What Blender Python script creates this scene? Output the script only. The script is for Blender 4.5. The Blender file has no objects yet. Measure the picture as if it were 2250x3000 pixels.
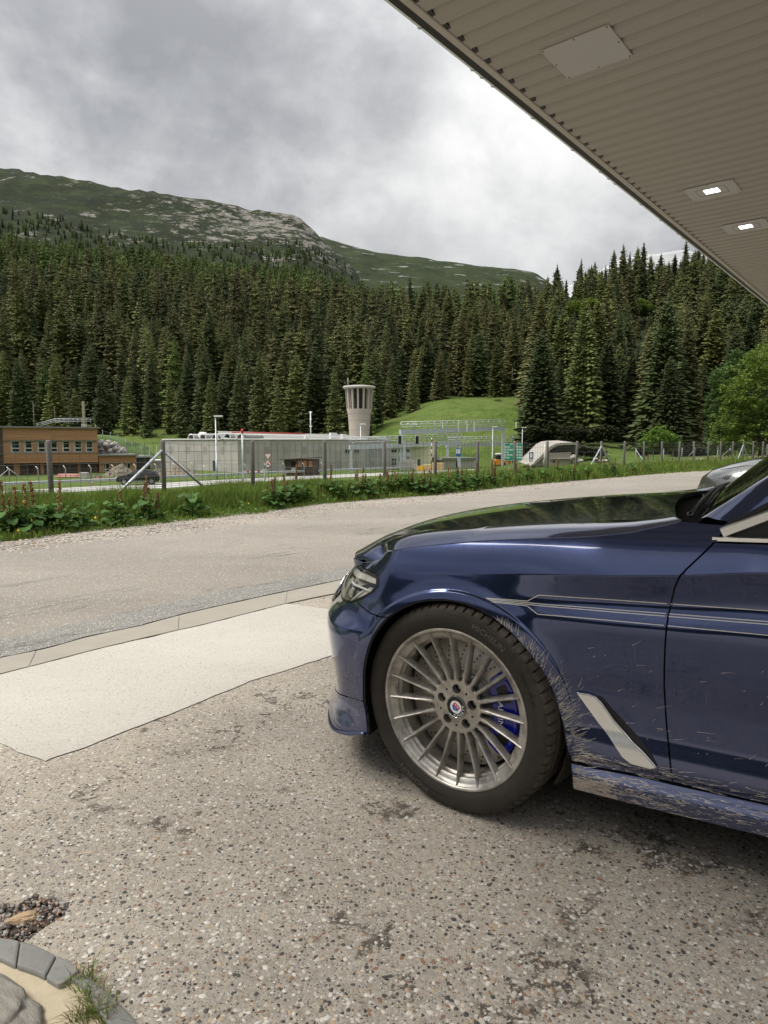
import bpy, bmesh, math, random
from math import sin, cos, pi, radians, sqrt, atan2, tan, exp
from mathutils import Vector, Matrix, noise
from mathutils.geometry import delaunay_2d_cdt
import numpy as np

SC = bpy.context.scene
COL = SC.collection
# ------------------------------------------------------------------ camera
H = 1.2
FPX = 1991.0
PITCH = math.atan(205 / FPX)
cam = bpy.data.cameras.new('camera')
cam.sensor_fit = 'VERTICAL'
cam.sensor_height = 36.0
cam.lens = 36.0 * FPX / 3000.0
cam.clip_start = 0.05
cam.clip_end = 12000
camo = bpy.data.objects.new('camera', cam)
COL.objects.link(camo)
camo.location = (0, 0, H)
camo.rotation_euler = (pi / 2 - PITCH, 0, 0)
SC.camera = camo
# ------------------------------------------------------------------ world
SUN_EL, SUN_AZ = radians(60), radians(-100)
W = bpy.data.worlds.new('World')
SC.world = W
W.use_nodes = True
nt = W.node_tree
nt.nodes.clear()


def N(t, typ, **kw):
    n = t.nodes.new(typ)
    for k, v in kw.items():
        if k.startswith('i_'):
            n.inputs[k[2:]].default_value = v
        else:
            setattr(n, k, v)
    return n


def L(t, a, b):
    t.links.new(a, b)


def math_node(t, op, a, b=None, c=None, clamp=False):
    n = t.nodes.new('ShaderNodeMath')
    n.operation = op
    n.use_clamp = clamp
    for i, v in enumerate((a, b, c)):
        if v is None:
            continue
        if isinstance(v, (int, float)):
            n.inputs[i].default_value = v
        else:
            t.links.new(v, n.inputs[i])
    return n.outputs[0]


def ramp(t, fac, stops, interp='LINEAR'):
    n = t.nodes.new('ShaderNodeValToRGB')
    n.color_ramp.interpolation = interp
    el = n.color_ramp.elements
    while len(el) > 1:
        el.remove(el[-1])
    for i, (p, c) in enumerate(stops):
        e = el[0] if i == 0 else el.new(p)
        e.position = p
        if isinstance(c, (int, float)):
            c = (c, c, c)
        e.color = (c[0], c[1], c[2], 1)
    t.links.new(fac, n.inputs[0])
    return n.outputs[0]


def mixc(t, fac, a, b, mode='MIX'):
    n = t.nodes.new('ShaderNodeMix')
    n.data_type = 'RGBA'
    n.blend_type = mode
    for i, v in ((0, fac), (6, a), (7, b)):
        if isinstance(v, (int, float)):
            n.inputs[i].default_value = v if i == 0 else (v, v, v, 1)
        elif isinstance(v, tuple):
            n.inputs[i].default_value = (v[0], v[1], v[2], 1)
        else:
            t.links.new(v, n.inputs[i])
    return n.outputs[2]


sky = N(nt, 'ShaderNodeTexSky', sky_type='NISHITA', sun_disc=False, sun_elevation=SUN_EL, sun_rotation=SUN_AZ, altitude=1600)
tc = N(nt, 'ShaderNodeTexCoord')
mp = N(nt, 'ShaderNodeMapping')
mp.inputs['Scale'].default_value = (1.0, 1.0, 1.35)
mp.inputs['Location'].default_value = (3.1, 1.7, 0.4)
L(nt, tc.outputs['Generated'], mp.inputs[0])
n1 = N(nt, 'ShaderNodeTexNoise', i_Scale=2.6, i_Detail=7.0, i_Roughness=0.55, i_Distortion=0.12)
L(nt, mp.outputs[0], n1.inputs['Vector'])
n2 = N(nt, 'ShaderNodeTexNoise', i_Scale=7.0, i_Detail=6.0, i_Roughness=0.58, i_Distortion=0.15)
L(nt, mp.outputs[0], n2.inputs['Vector'])
cl = math_node(nt, 'ADD', math_node(nt, 'MULTIPLY', n1.outputs[0], 0.62), math_node(nt, 'MULTIPLY', n2.outputs[0], 0.38))
base = ramp(nt, cl, [(0.38, (1.55, 1.57, 1.63)), (0.45, (2.02, 2.04, 2.10)), (0.51, (2.60, 2.61, 2.65)), (0.60, (3.9, 3.88, 3.84))])
# brighter cloud where the sun stands behind it
sd = Vector((sin(radians(9.5)) * cos(radians(20)), cos(radians(9.5)) * cos(radians(20)), sin(radians(20))))
dn = N(nt, 'ShaderNodeVectorMath', operation='DOT_PRODUCT')
nrm = N(nt, 'ShaderNodeVectorMath', operation='NORMALIZE')
L(nt, tc.outputs['Generated'], nrm.inputs[0])
L(nt, nrm.outputs[0], dn.inputs[0])
dn.inputs[1].default_value = sd
g = math_node(nt, 'POWER', math_node(nt, 'MAXIMUM', dn.outputs['Value'], 0.0), 70.0)
g2 = math_node(nt, 'POWER', math_node(nt, 'MAXIMUM', dn.outputs['Value'], 0.0), 6.0)
gl = math_node(nt, 'ADD', math_node(nt, 'MULTIPLY', g, math_node(nt, 'MULTIPLY', math_node(nt, 'POWER', cl, 2.0), 2.6)), math_node(nt, 'MULTIPLY', g2, 0.07))
bright = mixc(nt, math_node(nt, 'MINIMUM', gl, 1.0), base, (5.7, 5.65, 5.5))
# an overcast sky is brighter overhead than near the horizon
sx = N(nt, 'ShaderNodeSeparateXYZ')
L(nt, nrm.outputs[0], sx.inputs[0])
up = math_node(nt, 'MULTIPLY_ADD', math_node(nt, 'POWER', math_node(nt, 'MAXIMUM', sx.outputs[2], 0.0), 2.6), 3.2, 0.97)
upc = N(nt, 'ShaderNodeCombineXYZ')
for i in range(3):
    L(nt, up, upc.inputs[i])
cloud = mixc(nt, 1.0, bright, upc.outputs[0], 'MULTIPLY')
final = mixc(nt, 0.93, sky.outputs[0], cloud)
bg = N(nt, 'ShaderNodeBackground')
bg.inputs['Strength'].default_value = 0.1
L(nt, final, bg.inputs[0])
wo = N(nt, 'ShaderNodeOutputWorld')
L(nt, bg.outputs[0], wo.inputs[0])
# ------------------------------------------------------------------ sun
sl = bpy.data.lights.new('sun', 'SUN')
sl.energy = 2.6
sl.angle = radians(35)
sl.color = (1.0, 0.95, 0.86)
so = bpy.data.objects.new('sun', sl)
COL.objects.link(so)
so.rotation_euler = Vector((-sin(SUN_AZ) * cos(SUN_EL), -cos(SUN_AZ) * cos(SUN_EL), -sin(SUN_EL))).to_track_quat('-Z', 'Y').to_euler()
vs = SC.view_settings
vs.view_transform = 'Standard'
vs.look = 'None'
vs.gamma = 1.0
vs.exposure = 0.72
vs.use_curve_mapping = False
SC.cycles.max_bounces = 6
SC.cycles.diffuse_bounces = 3
SC.cycles.transparent_max_bounces = 8
SC.cycles.use_denoising = True
random.seed(4)

# ------------------------------------------------------------------ helpers
CPI, SPI = cos(PITCH), sin(PITCH)


def ray(px, py):
    u = (px - 1125) / FPX
    v = (1500 - py) / FPX
    return Vector((u, CPI + v * SPI, -SPI + v * CPI))


def at(px, py, Y):
    """world point at depth Y (metres north of the camera) seen at a photo pixel"""
    r = ray(px, py)
    return Vector((r.x, r.y, r.z)) * (Y / r.y) + Vector((0, 0, H))


def atx(px, Y):
    """x of photo column px on level ground at depth Y"""
    return (px - 1125) / 2001.5 * Y


def tag(o, label=None, cat=None, group=None, kind=None):
    if label: o['label'] = label
    if cat: o['category'] = cat
    if group: o['group'] = group
    if kind: o['kind'] = kind
    return o


def thing(name, label, cat, loc=(0, 0, 0), rotz=0.0, group=None):
    o = bpy.data.objects.new(name, None)
    o.empty_display_size = 0.1
    COL.objects.link(o)
    o.location = loc
    o.rotation_euler = (0, 0, rotz)
    return tag(o, label, cat, group)


def link_mesh(name, me, parent=None, m=None):
    if m is not None:
        if isinstance(m, (list, tuple)):
            for k in m: me.materials.append(k)
        else:
            me.materials.append(m)
    o = bpy.data.objects.new(name, me)
    COL.objects.link(o)
    if parent is not None: o.parent = parent
    return o


class MB:
    """collects geometry for one mesh"""

    def __init__(s):
        s.v = []; s.f = []; s.mi = []; s.sm = []

    def add(s, vs, fs, mi=0, sm=False):
        b = len(s.v)
        s.v += [tuple(v) for v in vs]
        s.f += [tuple(b + i for i in f) for f in fs]
        s.mi += [mi] * len(fs)
        s.sm += [sm] * len(fs)
        return s

    def box(s, c, d, rot=0.0, mi=0, M=None):
        x, y, z = d[0] / 2, d[1] / 2, d[2] / 2
        vs = [Vector((sx * x, sy * y, sz * z)) for sz in (-1, 1) for sy in (-1, 1) for sx in (-1, 1)]
        R = M if M is not None else Matrix.Rotation(rot, 3, 'Z')
        vs = [R @ v + Vector(c) for v in vs]
        return s.add(vs, [(0, 2, 3, 1), (4, 5, 7, 6), (0, 1, 5, 4), (2, 6, 7, 3), (0, 4, 6, 2), (1, 3, 7, 5)], mi)

    def tube(s, pts, r, n=6, mi=0, sm=True, cap=True):
        pts = [Vector(p) for p in pts]
        rs = r if isinstance(r, (list, tuple)) else [r] * len(pts)
        vs = []; fs = []
        up = Vector((0, 0, 1))
        for i, p in enumerate(pts):
            a = pts[max(i - 1, 0)]; b = pts[min(i + 1, len(pts) - 1)]
            d = (b - a).normalized()
            if abs(d.z) > 0.95: up = Vector((1, 0, 0))
            else: up = Vector((0, 0, 1))
            e1 = d.cross(up).normalized(); e2 = d.cross(e1).normalized()
            if i and (e1.dot(pe) < 0): pass
            pe = e1
            for k in range(n):
                t = 2 * pi * k / n
                vs.append(p + (e1 * cos(t) + e2 * sin(t)) * rs[i])
        for i in range(len(pts) - 1):
            for k in range(n):
                k2 = (k + 1) % n
                fs.append((i * n + k, i * n + k2, (i + 1) * n + k2, (i + 1) * n + k))
        s.add(vs, fs, mi, sm)
        if cap:
            b = len(s.v) - len(vs)
            s.f.append(tuple(b + k for k in range(n))[::-1]); s.mi.append(mi); s.sm.append(False)
            s.f.append(tuple(b + (len(pts) - 1) * n + k for k in range(n))); s.mi.append(mi); s.sm.append(False)
        return s

    def lathe(s, prof, n=48, M=None, mi=0, sm=True, a0=0.0, a1=2 * pi, close=False):
        """profile of (r, z) revolved round z, then transformed by M (4x4)"""
        full = abs(a1 - a0 - 2 * pi) < 1e-6
        m = n if full else n + 1
        vs = []
        for k in range(m):
            t = a0 + (a1 - a0) * k / n
            for r, z in prof:
                vs.append(Vector((r * cos(t), r * sin(t), z)))
        if M is not None: vs = [M @ v for v in vs]
        q = len(prof); fs = []
        for k in range(n):
            k2 = (k + 1) % m
            for j in range(q - 1 + (1 if close else 0)):
                j2 = (j + 1) % q
                fs.append((k * q + j, k2 * q + j, k2 * q + j2, k * q + j2))
        return s.add(vs, fs, mi, sm)

    def prism(s, poly, a, b, mi=0, sm=False):
        """poly: list of 3d points (planar), extruded by vector from offset a to b"""
        n = len(poly)
        a = Vector(a); b = Vector(b)
        vs = [Vector(p) + a for p in poly] + [Vector(p) + b for p in poly]
        fs = [tuple(range(n))[::-1], tuple(range(n, 2 * n))] + [(i, (i + 1) % n, n + (i + 1) % n, n + i) for i in range(n)]
        return s.add(vs, fs, mi, sm)

    def mesh(s, name):
        me = bpy.data.meshes.new(name)
        me.from_pydata([tuple(v) for v in s.v], [], s.f)
        me.polygons.foreach_set('material_index', s.mi)
        me.polygons.foreach_set('use_smooth', s.sm)
        me.update()
        return me

    def build(s, name, m=None, parent=None, fix=True):
        me = s.mesh(name)
        if fix and len(me.polygons) < 60000:
            bm = bmesh.new(); bm.from_mesh(me)
            bmesh.ops.recalc_face_normals(bm, faces=bm.faces)
            bm.to_mesh(me); bm.free()
        return link_mesh(name, me, parent, m)


def sbox(name, c, d, m, parent=None, rot=0.0, bev=0.0):
    """a box as its own object, optionally with bevelled edges"""
    o = MB().box(c, d, rot).build(name, m, parent)
    if bev: bevel(o, bev)
    return o


def bevel(o, w, seg=2):
    md = o.modifiers.new('bevel', 'BEVEL'); md.width = w; md.segments = seg; md.limit_method = 'ANGLE'; md.angle_limit = radians(35)
    return o


def copy_tree(o, parent=None):
    c = o.copy(); COL.objects.link(c)
    if parent is not None: c.parent = parent
    for ch in o.children: copy_tree(ch, c)
    return c


def sm01(x):
    x = max(0.0, min(1.0, x))
    return x * x * (3 - 2 * x)


def lerp(a, b, t): return a + (b - a) * t


def interp(x, xs, ys):
    if x <= xs[0]: return ys[0]
    for i in range(len(xs) - 1):
        if x <= xs[i + 1]:
            return lerp(ys[i], ys[i + 1], (x - xs[i]) / (xs[i + 1] - xs[i]))
    return ys[-1]


def text_geo(s, size=1.0, ext=0.0, res=3, spacing=1.0):
    """flat (or extruded) letters as (verts, faces), baseline at the origin, centred on x"""
    c = bpy.data.curves.new('letters', 'FONT')
    c.body = s; c.size = size; c.align_x = 'CENTER'; c.extrude = ext; c.resolution_u = res; c.space_character = spacing
    o = bpy.data.objects.new('letters', c)
    me = o.to_mesh()
    vs = [v.co.copy() for v in me.vertices]; fs = [tuple(p.vertices) for p in me.polygons]
    o.to_mesh_clear()
    bpy.data.objects.remove(o); bpy.data.curves.remove(c)
    return vs, fs


# ------------------------------------------------------------------ materials
def bsdf(name, col=(0.5, 0.5, 0.5), rough=0.6, metal=0.0, spec=0.5, coat=0.0, coat_rough=0.03):
    m = bpy.data.materials.new(name); m.use_nodes = True
    b = m.node_tree.nodes['Principled BSDF']
    b.inputs['Base Color'].default_value = (*col, 1)
    b.inputs['Roughness'].default_value = rough
    b.inputs['Metallic'].default_value = metal
    b.inputs['Specular IOR Level'].default_value = spec
    b.inputs['Coat Weight'].default_value = coat
    b.inputs['Coat Roughness'].default_value = coat_rough
    return m, m.node_tree, b


def mat(name, col, rough=0.6, metal=0.0, var=0.15, scale=8.0, bump=0.0, bscale=60.0, spec=0.5, rnd=0.0, coat=0.0, stretch=(1, 1, 1), detail=5.0, rvar=0.0):
    """principled colour with noise variation, fine relief and optional per-object variation"""
    m, t, b = bsdf(name, col, rough, metal, spec, coat)
    tcn = N(t, 'ShaderNodeTexCoord'); mpn = N(t, 'ShaderNodeMapping'); mpn.inputs['Scale'].default_value = stretch
    L(t, tcn.outputs['Object'], mpn.inputs[0])
    out = None
    if var or rnd:
        nz = N(t, 'ShaderNodeTexNoise', i_Scale=scale, i_Detail=detail, i_Roughness=0.6)
        L(t, mpn.outputs[0], nz.inputs['Vector'])
        f = math_node(t, 'MULTIPLY_ADD', nz.outputs[0], 2 * var, 1 - var)
        if rnd:
            oi = N(t, 'ShaderNodeObjectInfo')
            f = math_node(t, 'MULTIPLY', f, math_node(t, 'MULTIPLY_ADD', oi.outputs['Random'], 2 * rnd, 1 - rnd))
        cx = N(t, 'ShaderNodeCombineXYZ')
        for i in range(3): L(t, f, cx.inputs[i])
        out = mixc(t, 1.0, (*col,), cx.outputs[0], 'MULTIPLY')
        L(t, out, b.inputs['Base Color'])
        if rvar:
            L(t, math_node(t, 'MULTIPLY_ADD', nz.outputs[0], rvar, rough - rvar / 2), b.inputs['Roughness'])
    if bump:
        nb = N(t, 'ShaderNodeTexNoise', i_Scale=bscale, i_Detail=4.0)
        L(t, mpn.outputs[0], nb.inputs['Vector'])
        bp = N(t, 'ShaderNodeBump', i_Strength=bump, i_Distance=0.01)
        L(t, nb.outputs[0], bp.inputs['Height']); L(t, bp.outputs[0], b.inputs['Normal'])
    return m


def emis(name, col, s):
    m, t, b = bsdf(name, (0.8, 0.8, 0.8), 0.4)
    b.inputs['Emission Color'].default_value = (*col, 1)
    b.inputs['Emission Strength'].default_value = s
    return m


def glass_dark(name, col=(0.02, 0.025, 0.025), rough=0.04):
    return bsdf(name, col, rough, 0.0, 0.6)[0]


M = {}
M['galv'] = mat('galvanised_steel', (0.48, 0.51, 0.53), 0.5, 0.4, 0.18, 3.0, 0.0)
M['galv_dull'] = mat('painted_grey_steel', (0.50, 0.54, 0.58), 0.6, 0.1, 0.12, 2.0)
M['concrete'] = mat('weathered_concrete', (0.46, 0.44, 0.41), 0.9, 0.0, 0.16, 1.2, 0.3, 30, rnd=0.12, stretch=(1, 1, 0.35))
M['concrete_warm'] = mat('board_marked_concrete', (0.43, 0.39, 0.34), 0.9, 0.0, 0.25, 0.7, 0.4, 12, stretch=(1, 1, 0.3))
M['timber'] = mat('larch_cladding', (0.42, 0.225, 0.12), 0.75, 0.0, 0.4, 2.0, 0.3, 20, rnd=0.12, stretch=(0.4, 0.4, 6))
M['timber_dark'] = mat('dark_timber', (0.085, 0.062, 0.052), 0.8, 0.0, 0.35, 3.0, rnd=0.2)
M['window'] = glass_dark('window_glass', (0.018, 0.024, 0.022))
M['white'] = mat('white_paint', (0.72, 0.73, 0.74), 0.5, 0.0, 0.06, 3.0)
M['roof_grey'] = mat('grey_roofing', (0.22, 0.22, 0.21), 0.7, 0.0, 0.15, 2.0)
M['black'] = bsdf('black_plastic', (0.012, 0.012, 0.013), 0.45)[0]
M['red'] = mat('red_paint', (0.5, 0.04, 0.03), 0.5, 0.0, 0.1)
M['yellow_wall'] = mat('pale_yellow_render', (0.62, 0.60, 0.44), 0.85, 0.0, 0.08, 1.0)
M['orange'] = mat('orange_paint', (0.75, 0.28, 0.03), 0.5, 0.0, 0.08)
M['sign_green'] = mat('green_sign_face', (0.004, 0.29, 0.18), 0.5, 0.0, 0.04)
M['sign_blue'] = mat('blue_sign_face', (0.02, 0.12, 0.42), 0.5, 0.0, 0.04)
M['sign_white'] = bsdf('white_lettering', (0.8, 0.8, 0.8), 0.5)[0]
M['rock'] = mat('grey_rock', (0.30, 0.28, 0.26), 0.9, 0.0, 0.35, 2.5, 0.6, 9, rnd=0.2)
M['post'] = mat('weathered_post', (0.15, 0.14, 0.13), 0.85, 0.05, 0.3, 9.0, 0.4, 40, rnd=0.12)
M['wire'] = bsdf('fence_wire', (0.16, 0.16, 0.155), 0.5, 0.4)[0]
# ================================================================== GROUND
# terrain: height as a function of (u = X/Y, Y)
UC = [(c - 1125) / 2001.5 for c in (-1400, 0, 400, 870, 1000, 1160, 1300, 1450, 1600, 1750, 1900, 2100, 2400, 3600)]
YC = [60, 80, 100, 120, 150, 200, 300, 450, 700, 900, 1100, 1300, 1700, 2700]
ZT = [
    [-3.6, -3.6, -3.6, -2.5, 2, 14, 46, 95, 185, 255, 380, 500, 520, 400],
    [-3.6, -3.6, -3.6, -2.5, 2, 13, 45, 93, 182, 252, 372, 505, 540, 420],
    [-3.6, -3.6, -3.6, -3.0, 2, 13, 44, 90, 172, 228, 335, 470, 470, 360],
    [-3.6, -3.6, -3.6, -3.4, 1, 12, 40, 80, 146, 212, 300, 418, 400, 300],
    [-3.6, -3.6, -3.6, -3.4, 0, 12, 40, 78, 136, 186, 262, 352, 350, 260],
    [-3.6, -3.6, -3.6, -3.0, 4, 13, 40, 74, 126, 160, 190, 215, 215, 150],
    [-3.4, -3.5, -3.5, -2.6, 7.5, 16, 40, 72, 128, 150, 160, 165, 160, 120],
    [-3.2, -3.3, -3.4, -2.2, 7.5, 16, 42, 78, 100, 106, 110, 110, 90, 60],
    [-2.6, -2.6, -2.2, -0.6, 5.5, 16, 46, 86, 96, 96, 90, 90, 70, 40],
    [-1.6, -1.5, -1.2, 0.4, 4.5, 19, 55, 88, 92, 90, 90, 80, 60, 40],
    [-1.0, -0.8, -0.6, -0.4, 2.0, 18, 60, 93, 98, 96, 90, 80, 60, 40],
    [-0.5, -0.4, -0.2, 0.2, 3.5, 23, 68, 98, 104, 100, 90, 80, 60, 40],
    [-0.2, 0, 0.5, 1.5, 6, 30, 78, 105, 110, 100, 90, 80, 60, 40],
    [-0.2, 2, 6, 12, 24, 46, 90, 120, 120, 110, 100, 80, 60, 40],
]
ZT = np.array(ZT, float)
mid_ = ZT[:, 3] * .6 + ZT[:, 4] * .4
for i_, v_ in ((4, -3.5), (5, -3.4), (6, -3.4), (7, -3.4), (8, -1.2)): mid_[i_] = v_
for i_, v_ in ((5, -3.6), (6, -3.6), (7, -3.5)): ZT[i_, 3] = v_
ZT = np.insert(ZT, 4, mid_, axis=1); YC.insert(4, 132)
UCN = np.array(UC); YCN = np.array(YC, float)
PF = Vector((-5.44, 11.1)); DF = Vector((sin(radians(43)), cos(radians(43)))); NF = Vector((-DF.y, DF.x))


def cubic_w(xs, x):
    """index and smooth weight"""
    i = int(np.clip(np.searchsorted(xs, x) - 1, 0, len(xs) - 2))
    t = (x - xs[i]) / (xs[i + 1] - xs[i])
    return i, min(max(t, 0.0), 1.0)


def hz_far(u, Y):
    i, a = cubic_w(UCN, u); a = .45 * a + .55 * a * a * (3 - 2 * a)
    j, b = cubic_w(YCN, Y)
    z = (ZT[i, j] * (1 - a) + ZT[i + 1, j] * a) * (1 - b) + (ZT[i, j + 1] * (1 - a) + ZT[i + 1, j + 1] * a) * b
    return z


def hz(x, y):
    """terrain height at a world point in front of the camera"""
    w = (x - PF.x) * NF.x + (y - PF.y) * NF.y
    Y = max(y, 1.0); u = x / Y
    zn = interp(w, [-2.2, -1.2, 0, 3, 8, 20, 38], [-0.06, 0.0, -0.12, -0.25, -0.9, -2.6, -3.6])
    t = sm01((w - 6) / 34.0)
    zf = hz_far(u, Y)
    if Y > 140:
        k = min((Y - 140) / 200, 1)
        zf += k * (noise.fractal(Vector((x, y, 0)) / 90.0, 1.0, 2.0, 5) * 9 + (noise.fractal(Vector((x, y, 7)) / 30.0, 1.0, 2.0, 4) * 5 * min(max((Y - 750) / 300, 0), 1)))
    far_right = sm01((u - 0.25) / 0.35)
    zn2 = lerp(zn, max(zn, interp(w, [0, 10, 40], [-0.12, -0.35, -0.8])), far_right)
    return lerp(zn2, zf, t) + 0.05 * noise.noise(Vector((x, y, 3)) * 0.4) * sm01((w - 1) / 6)


def mat_land():
    m, t, b = bsdf('alpine_slope', (0.05, 0.07, 0.02), 0.95, 0.0, 0.2)
    g = N(t, 'ShaderNodeNewGeometry')
    def nz(s, d=6.0, r=0.6, st=(1, 1, 1), w=None):
        mpn = N(t, 'ShaderNodeMapping'); mpn.inputs['Scale'].default_value = st
        L(t, g.outputs['Position'], mpn.inputs[0])
        n = N(t, 'ShaderNodeTexNoise', i_Scale=s, i_Detail=d, i_Roughness=r); L(t, mpn.outputs[0], n.inputs['Vector']); return n.outputs[0]
    sp = N(t, 'ShaderNodeSeparateXYZ'); L(t, g.outputs['Position'], sp.inputs[0])
    Y = sp.outputs[1]; Z = sp.outputs[2]
    # meadow near, heath on the mountain, bare rock in patches
    mead = ramp(t, nz(0.35, 8.0, 0.7), [(0.3, (0.045, 0.075, 0.014)), (0.47, (0.078, 0.125, 0.020)), (0.56, (0.098, 0.155, 0.028)), (0.7, (0.145, 0.19, 0.045))])
    mead2 = mixc(t, ramp(t, nz(0.05, 4.0), [(0.42, 0), (0.62, 1)]), mead, (0.115, 0.155, 0.038))
    heath = ramp(t, nz(0.03, 9.0, 0.72), [(0.32, (0.006, 0.010, 0.004)), (0.48, (0.013, 0.020, 0.007)), (0.6, (0.023, 0.034, 0.010)), (0.72, (0.045, 0.058, 0.018))])
    rockc = ramp(t, nz(0.09, 9.0, 0.75, (1, 1, 2.5)), [(0.3, (0.07, 0.066, 0.058)), (0.5, (0.18, 0.17, 0.155)), (0.68, (0.30, 0.285, 0.26))])
    rmask = ramp(t, math_node(t, 'ADD', math_node(t, 'MULTIPLY', nz(0.016, 3.0, 0.5), 0.45), math_node(t, 'MULTIPLY', nz(0.05, 10.0, 0.78, (0.8, 0.5, 1.3)), 0.62)), [(0.622, 0), (0.650, 1)])
    # the bare shoulder right of the summit ridge
    sh = N(t, 'ShaderNodeVectorMath', operation='DISTANCE'); L(t, g.outputs['Position'], sh.inputs[0]); sh.inputs[1].default_value = (-205, 1230, 385)
    sh2 = ramp(t, math_node(t, 'ADD', math_node(t, 'DIVIDE', sh.outputs['Value'], 330.0), math_node(t, 'MULTIPLY', math_node(t, 'SUBTRACT', nz(0.06, 10.0, 0.8, (0.7, 0.5, 1.5)), 0.5), 6.5)), [(0.05, 1), (0.22, 0)])
    rm = math_node(t, 'MAXIMUM', rmask, sh2)
    hi = math_node(t, 'MULTIPLY', rm, ramp(t, math_node(t, 'DIVIDE', Y, 2000.0), [(0.44, 0), (0.5, 1)]))
    mnt = mixc(t, hi, heath, rockc)
    forest = ramp(t, nz(0.4, 6.0), [(0.35, (0.010, 0.013, 0.005)), (0.65, (0.03, 0.045, 0.012))])
    far = mixc(t, ramp(t, math_node(t, 'DIVIDE', Y, 2000.0), [(0.40, 0), (0.46, 1)]), forest, mnt)
    col = mixc(t, ramp(t, math_node(t, 'ADD', math_node(t, 'DIVIDE', Y, 300.0), math_node(t, 'MULTIPLY', math_node(t, 'SUBTRACT', nz(0.08, 3.0), 0.5), 0.12)), [(0.60, 0), (0.66, 1)]), mead2, far)
    L(t, col, b.inputs['Base Color'])
    bp = N(t, 'ShaderNodeBump', i_Strength=0.9, i_Distance=3.0); L(t, nz(0.12, 8.0, 0.7), bp.inputs['Height']); L(t, bp.outputs[0], b.inputs['Normal'])
    return m


def build_terrain():
    us = np.concatenate([np.linspace(-2.6, -0.75, 16), np.linspace(-0.72, 0.75, 150), np.linspace(0.8, 2.6, 18)])
    ys = [4.0]
    while ys[-1] < 2700: ys.append(ys[-1] * 1.028 + 0.1)
    vs = []; fs = []
    for Y in ys:
        for u in us:
            x = u * Y; vs.append((x, Y, hz(x, Y)))
    n = len(us)
    for j in range(len(ys) - 1):
        for i in range(n - 1):
            fs.append((j * n + i, j * n + i + 1, (j + 1) * n + i + 1, (j + 1) * n + i))
    b = MB().add(vs, fs, 0, True)
    o = b.build('ground', mat_land(), fix=False)
    tag(o, kind='structure')
    return o


build_terrain()

# far misty ridge beyond the shoulder
def far_ridge():
    px = [760, 850, 950, 1000, 1100, 1200, 1300, 1400, 1500, 1560, 1620, 1700]
    py = [700, 688, 694, 712, 738, 752, 764, 780, 788, 800, 845, 900]
    vs = []; fs = []; nr = 26; nc = 90
    for j in range(nr):
        v = j / (nr - 1)
        for i in range(nc):
            p = lerp(px[0], px[-1], i / (nc - 1)); yy = interp(p, px, py)
            Y = lerp(2150, 3000, 1 - v) if False else lerp(2250, 1750, v)
            top = at(p, yy, 2250)
            z = lerp(top.z, top.z - 330, v ** 1.1) + noise.fractal(Vector((p / 60, v * 6, 1)), 1.0, 2.0, 5) * 16 * (0.25 + v)
            vs.append((atx(p, Y), Y, z))
    b0 = len(vs)
    for i in range(nc):
        vs.append((vs[i][0] * 1.2, 2900, vs[i][2] - 500))
    for j in range(nr - 1):
        for i in range(nc - 1):
            fs.append((j * nc + i, j * nc + i + 1, (j + 1) * nc + i + 1, (j + 1) * nc + i))
    for i in range(nc - 1):
        fs.append((b0 + i, b0 + i + 1, i + 1, i))
    m, t, b = bsdf('far_ridge_heath', (0.05, 0.07, 0.03), 0.95, 0, 0.2)
    g = N(t, 'ShaderNodeNewGeometry')
    def nz(s, st=(1, 1, 1)):
        mpn = N(t, 'ShaderNodeMapping'); mpn.inputs['Scale'].default_value = st; L(t, g.outputs['Position'], mpn.inputs[0])
        n = N(t, 'ShaderNodeTexNoise', i_Scale=s, i_Detail=9.0, i_Roughness=0.72); L(t, mpn.outputs[0], n.inputs['Vector']); return n.outputs[0]
    h = ramp(t, nz(0.02), [(0.35, (0.014, 0.024, 0.010)), (0.6, (0.034, 0.045, 0.018))])
    c = mixc(t, ramp(t, nz(0.03, (0.3, 0.5, 2.2)), [(0.58, 0), (0.64, 1)]), h, (0.26, 0.255, 0.245))
    L(t, c, b.inputs['Base Color'])
    o = MB().add(vs, fs, 0, True).build('hills', m, fix=False); tag(o, kind='structure')
    # a pale rock face half hidden in cloud
    vs = []; fs = []; nr = 30; nc = 60
    for j in range(nr):
        for i in range(nc):
            a = i / (nc - 1); v = j / (nr - 1); p = lerp(1560, 2150, a)
            topy = interp(p, [1560, 1640, 1700, 1790, 1830, 1900, 1980, 2080, 2150], [880, 842, 815, 765, 752, 745, 730, 760, 800])
            top = at(p, topy, 4200)
            z = top.z - v * 520 + noise.fractal(Vector((p / 50, v * 5, 9)), 1.0, 2.0, 6) * 40 * (.2 + v)
            vs.append((atx(p, 4200 - 400 * v), 4200 - 400 * v, z))
    b0 = len(vs)
    for i in range(nc): vs.append((vs[i][0] * 1.15, 4900, vs[i][2] - 600))
    for j in range(nr - 1):
        for i in range(nc - 1): fs.append((j * nc + i, j * nc + i + 1, (j + 1) * nc + i + 1, (j + 1) * nc + i))
    for i in range(nc - 1): fs.append((b0 + i, b0 + i + 1, i + 1, i))
    m2 = mat('pale_rock_face', (0.40, 0.41, 0.42), 0.9, 0, 0.3, 0.006, 0.0)
    o = MB().add(vs, fs, 0, True).build('mountain', m2, fix=False); tag(o, kind='structure')


far_ridge()


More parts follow.
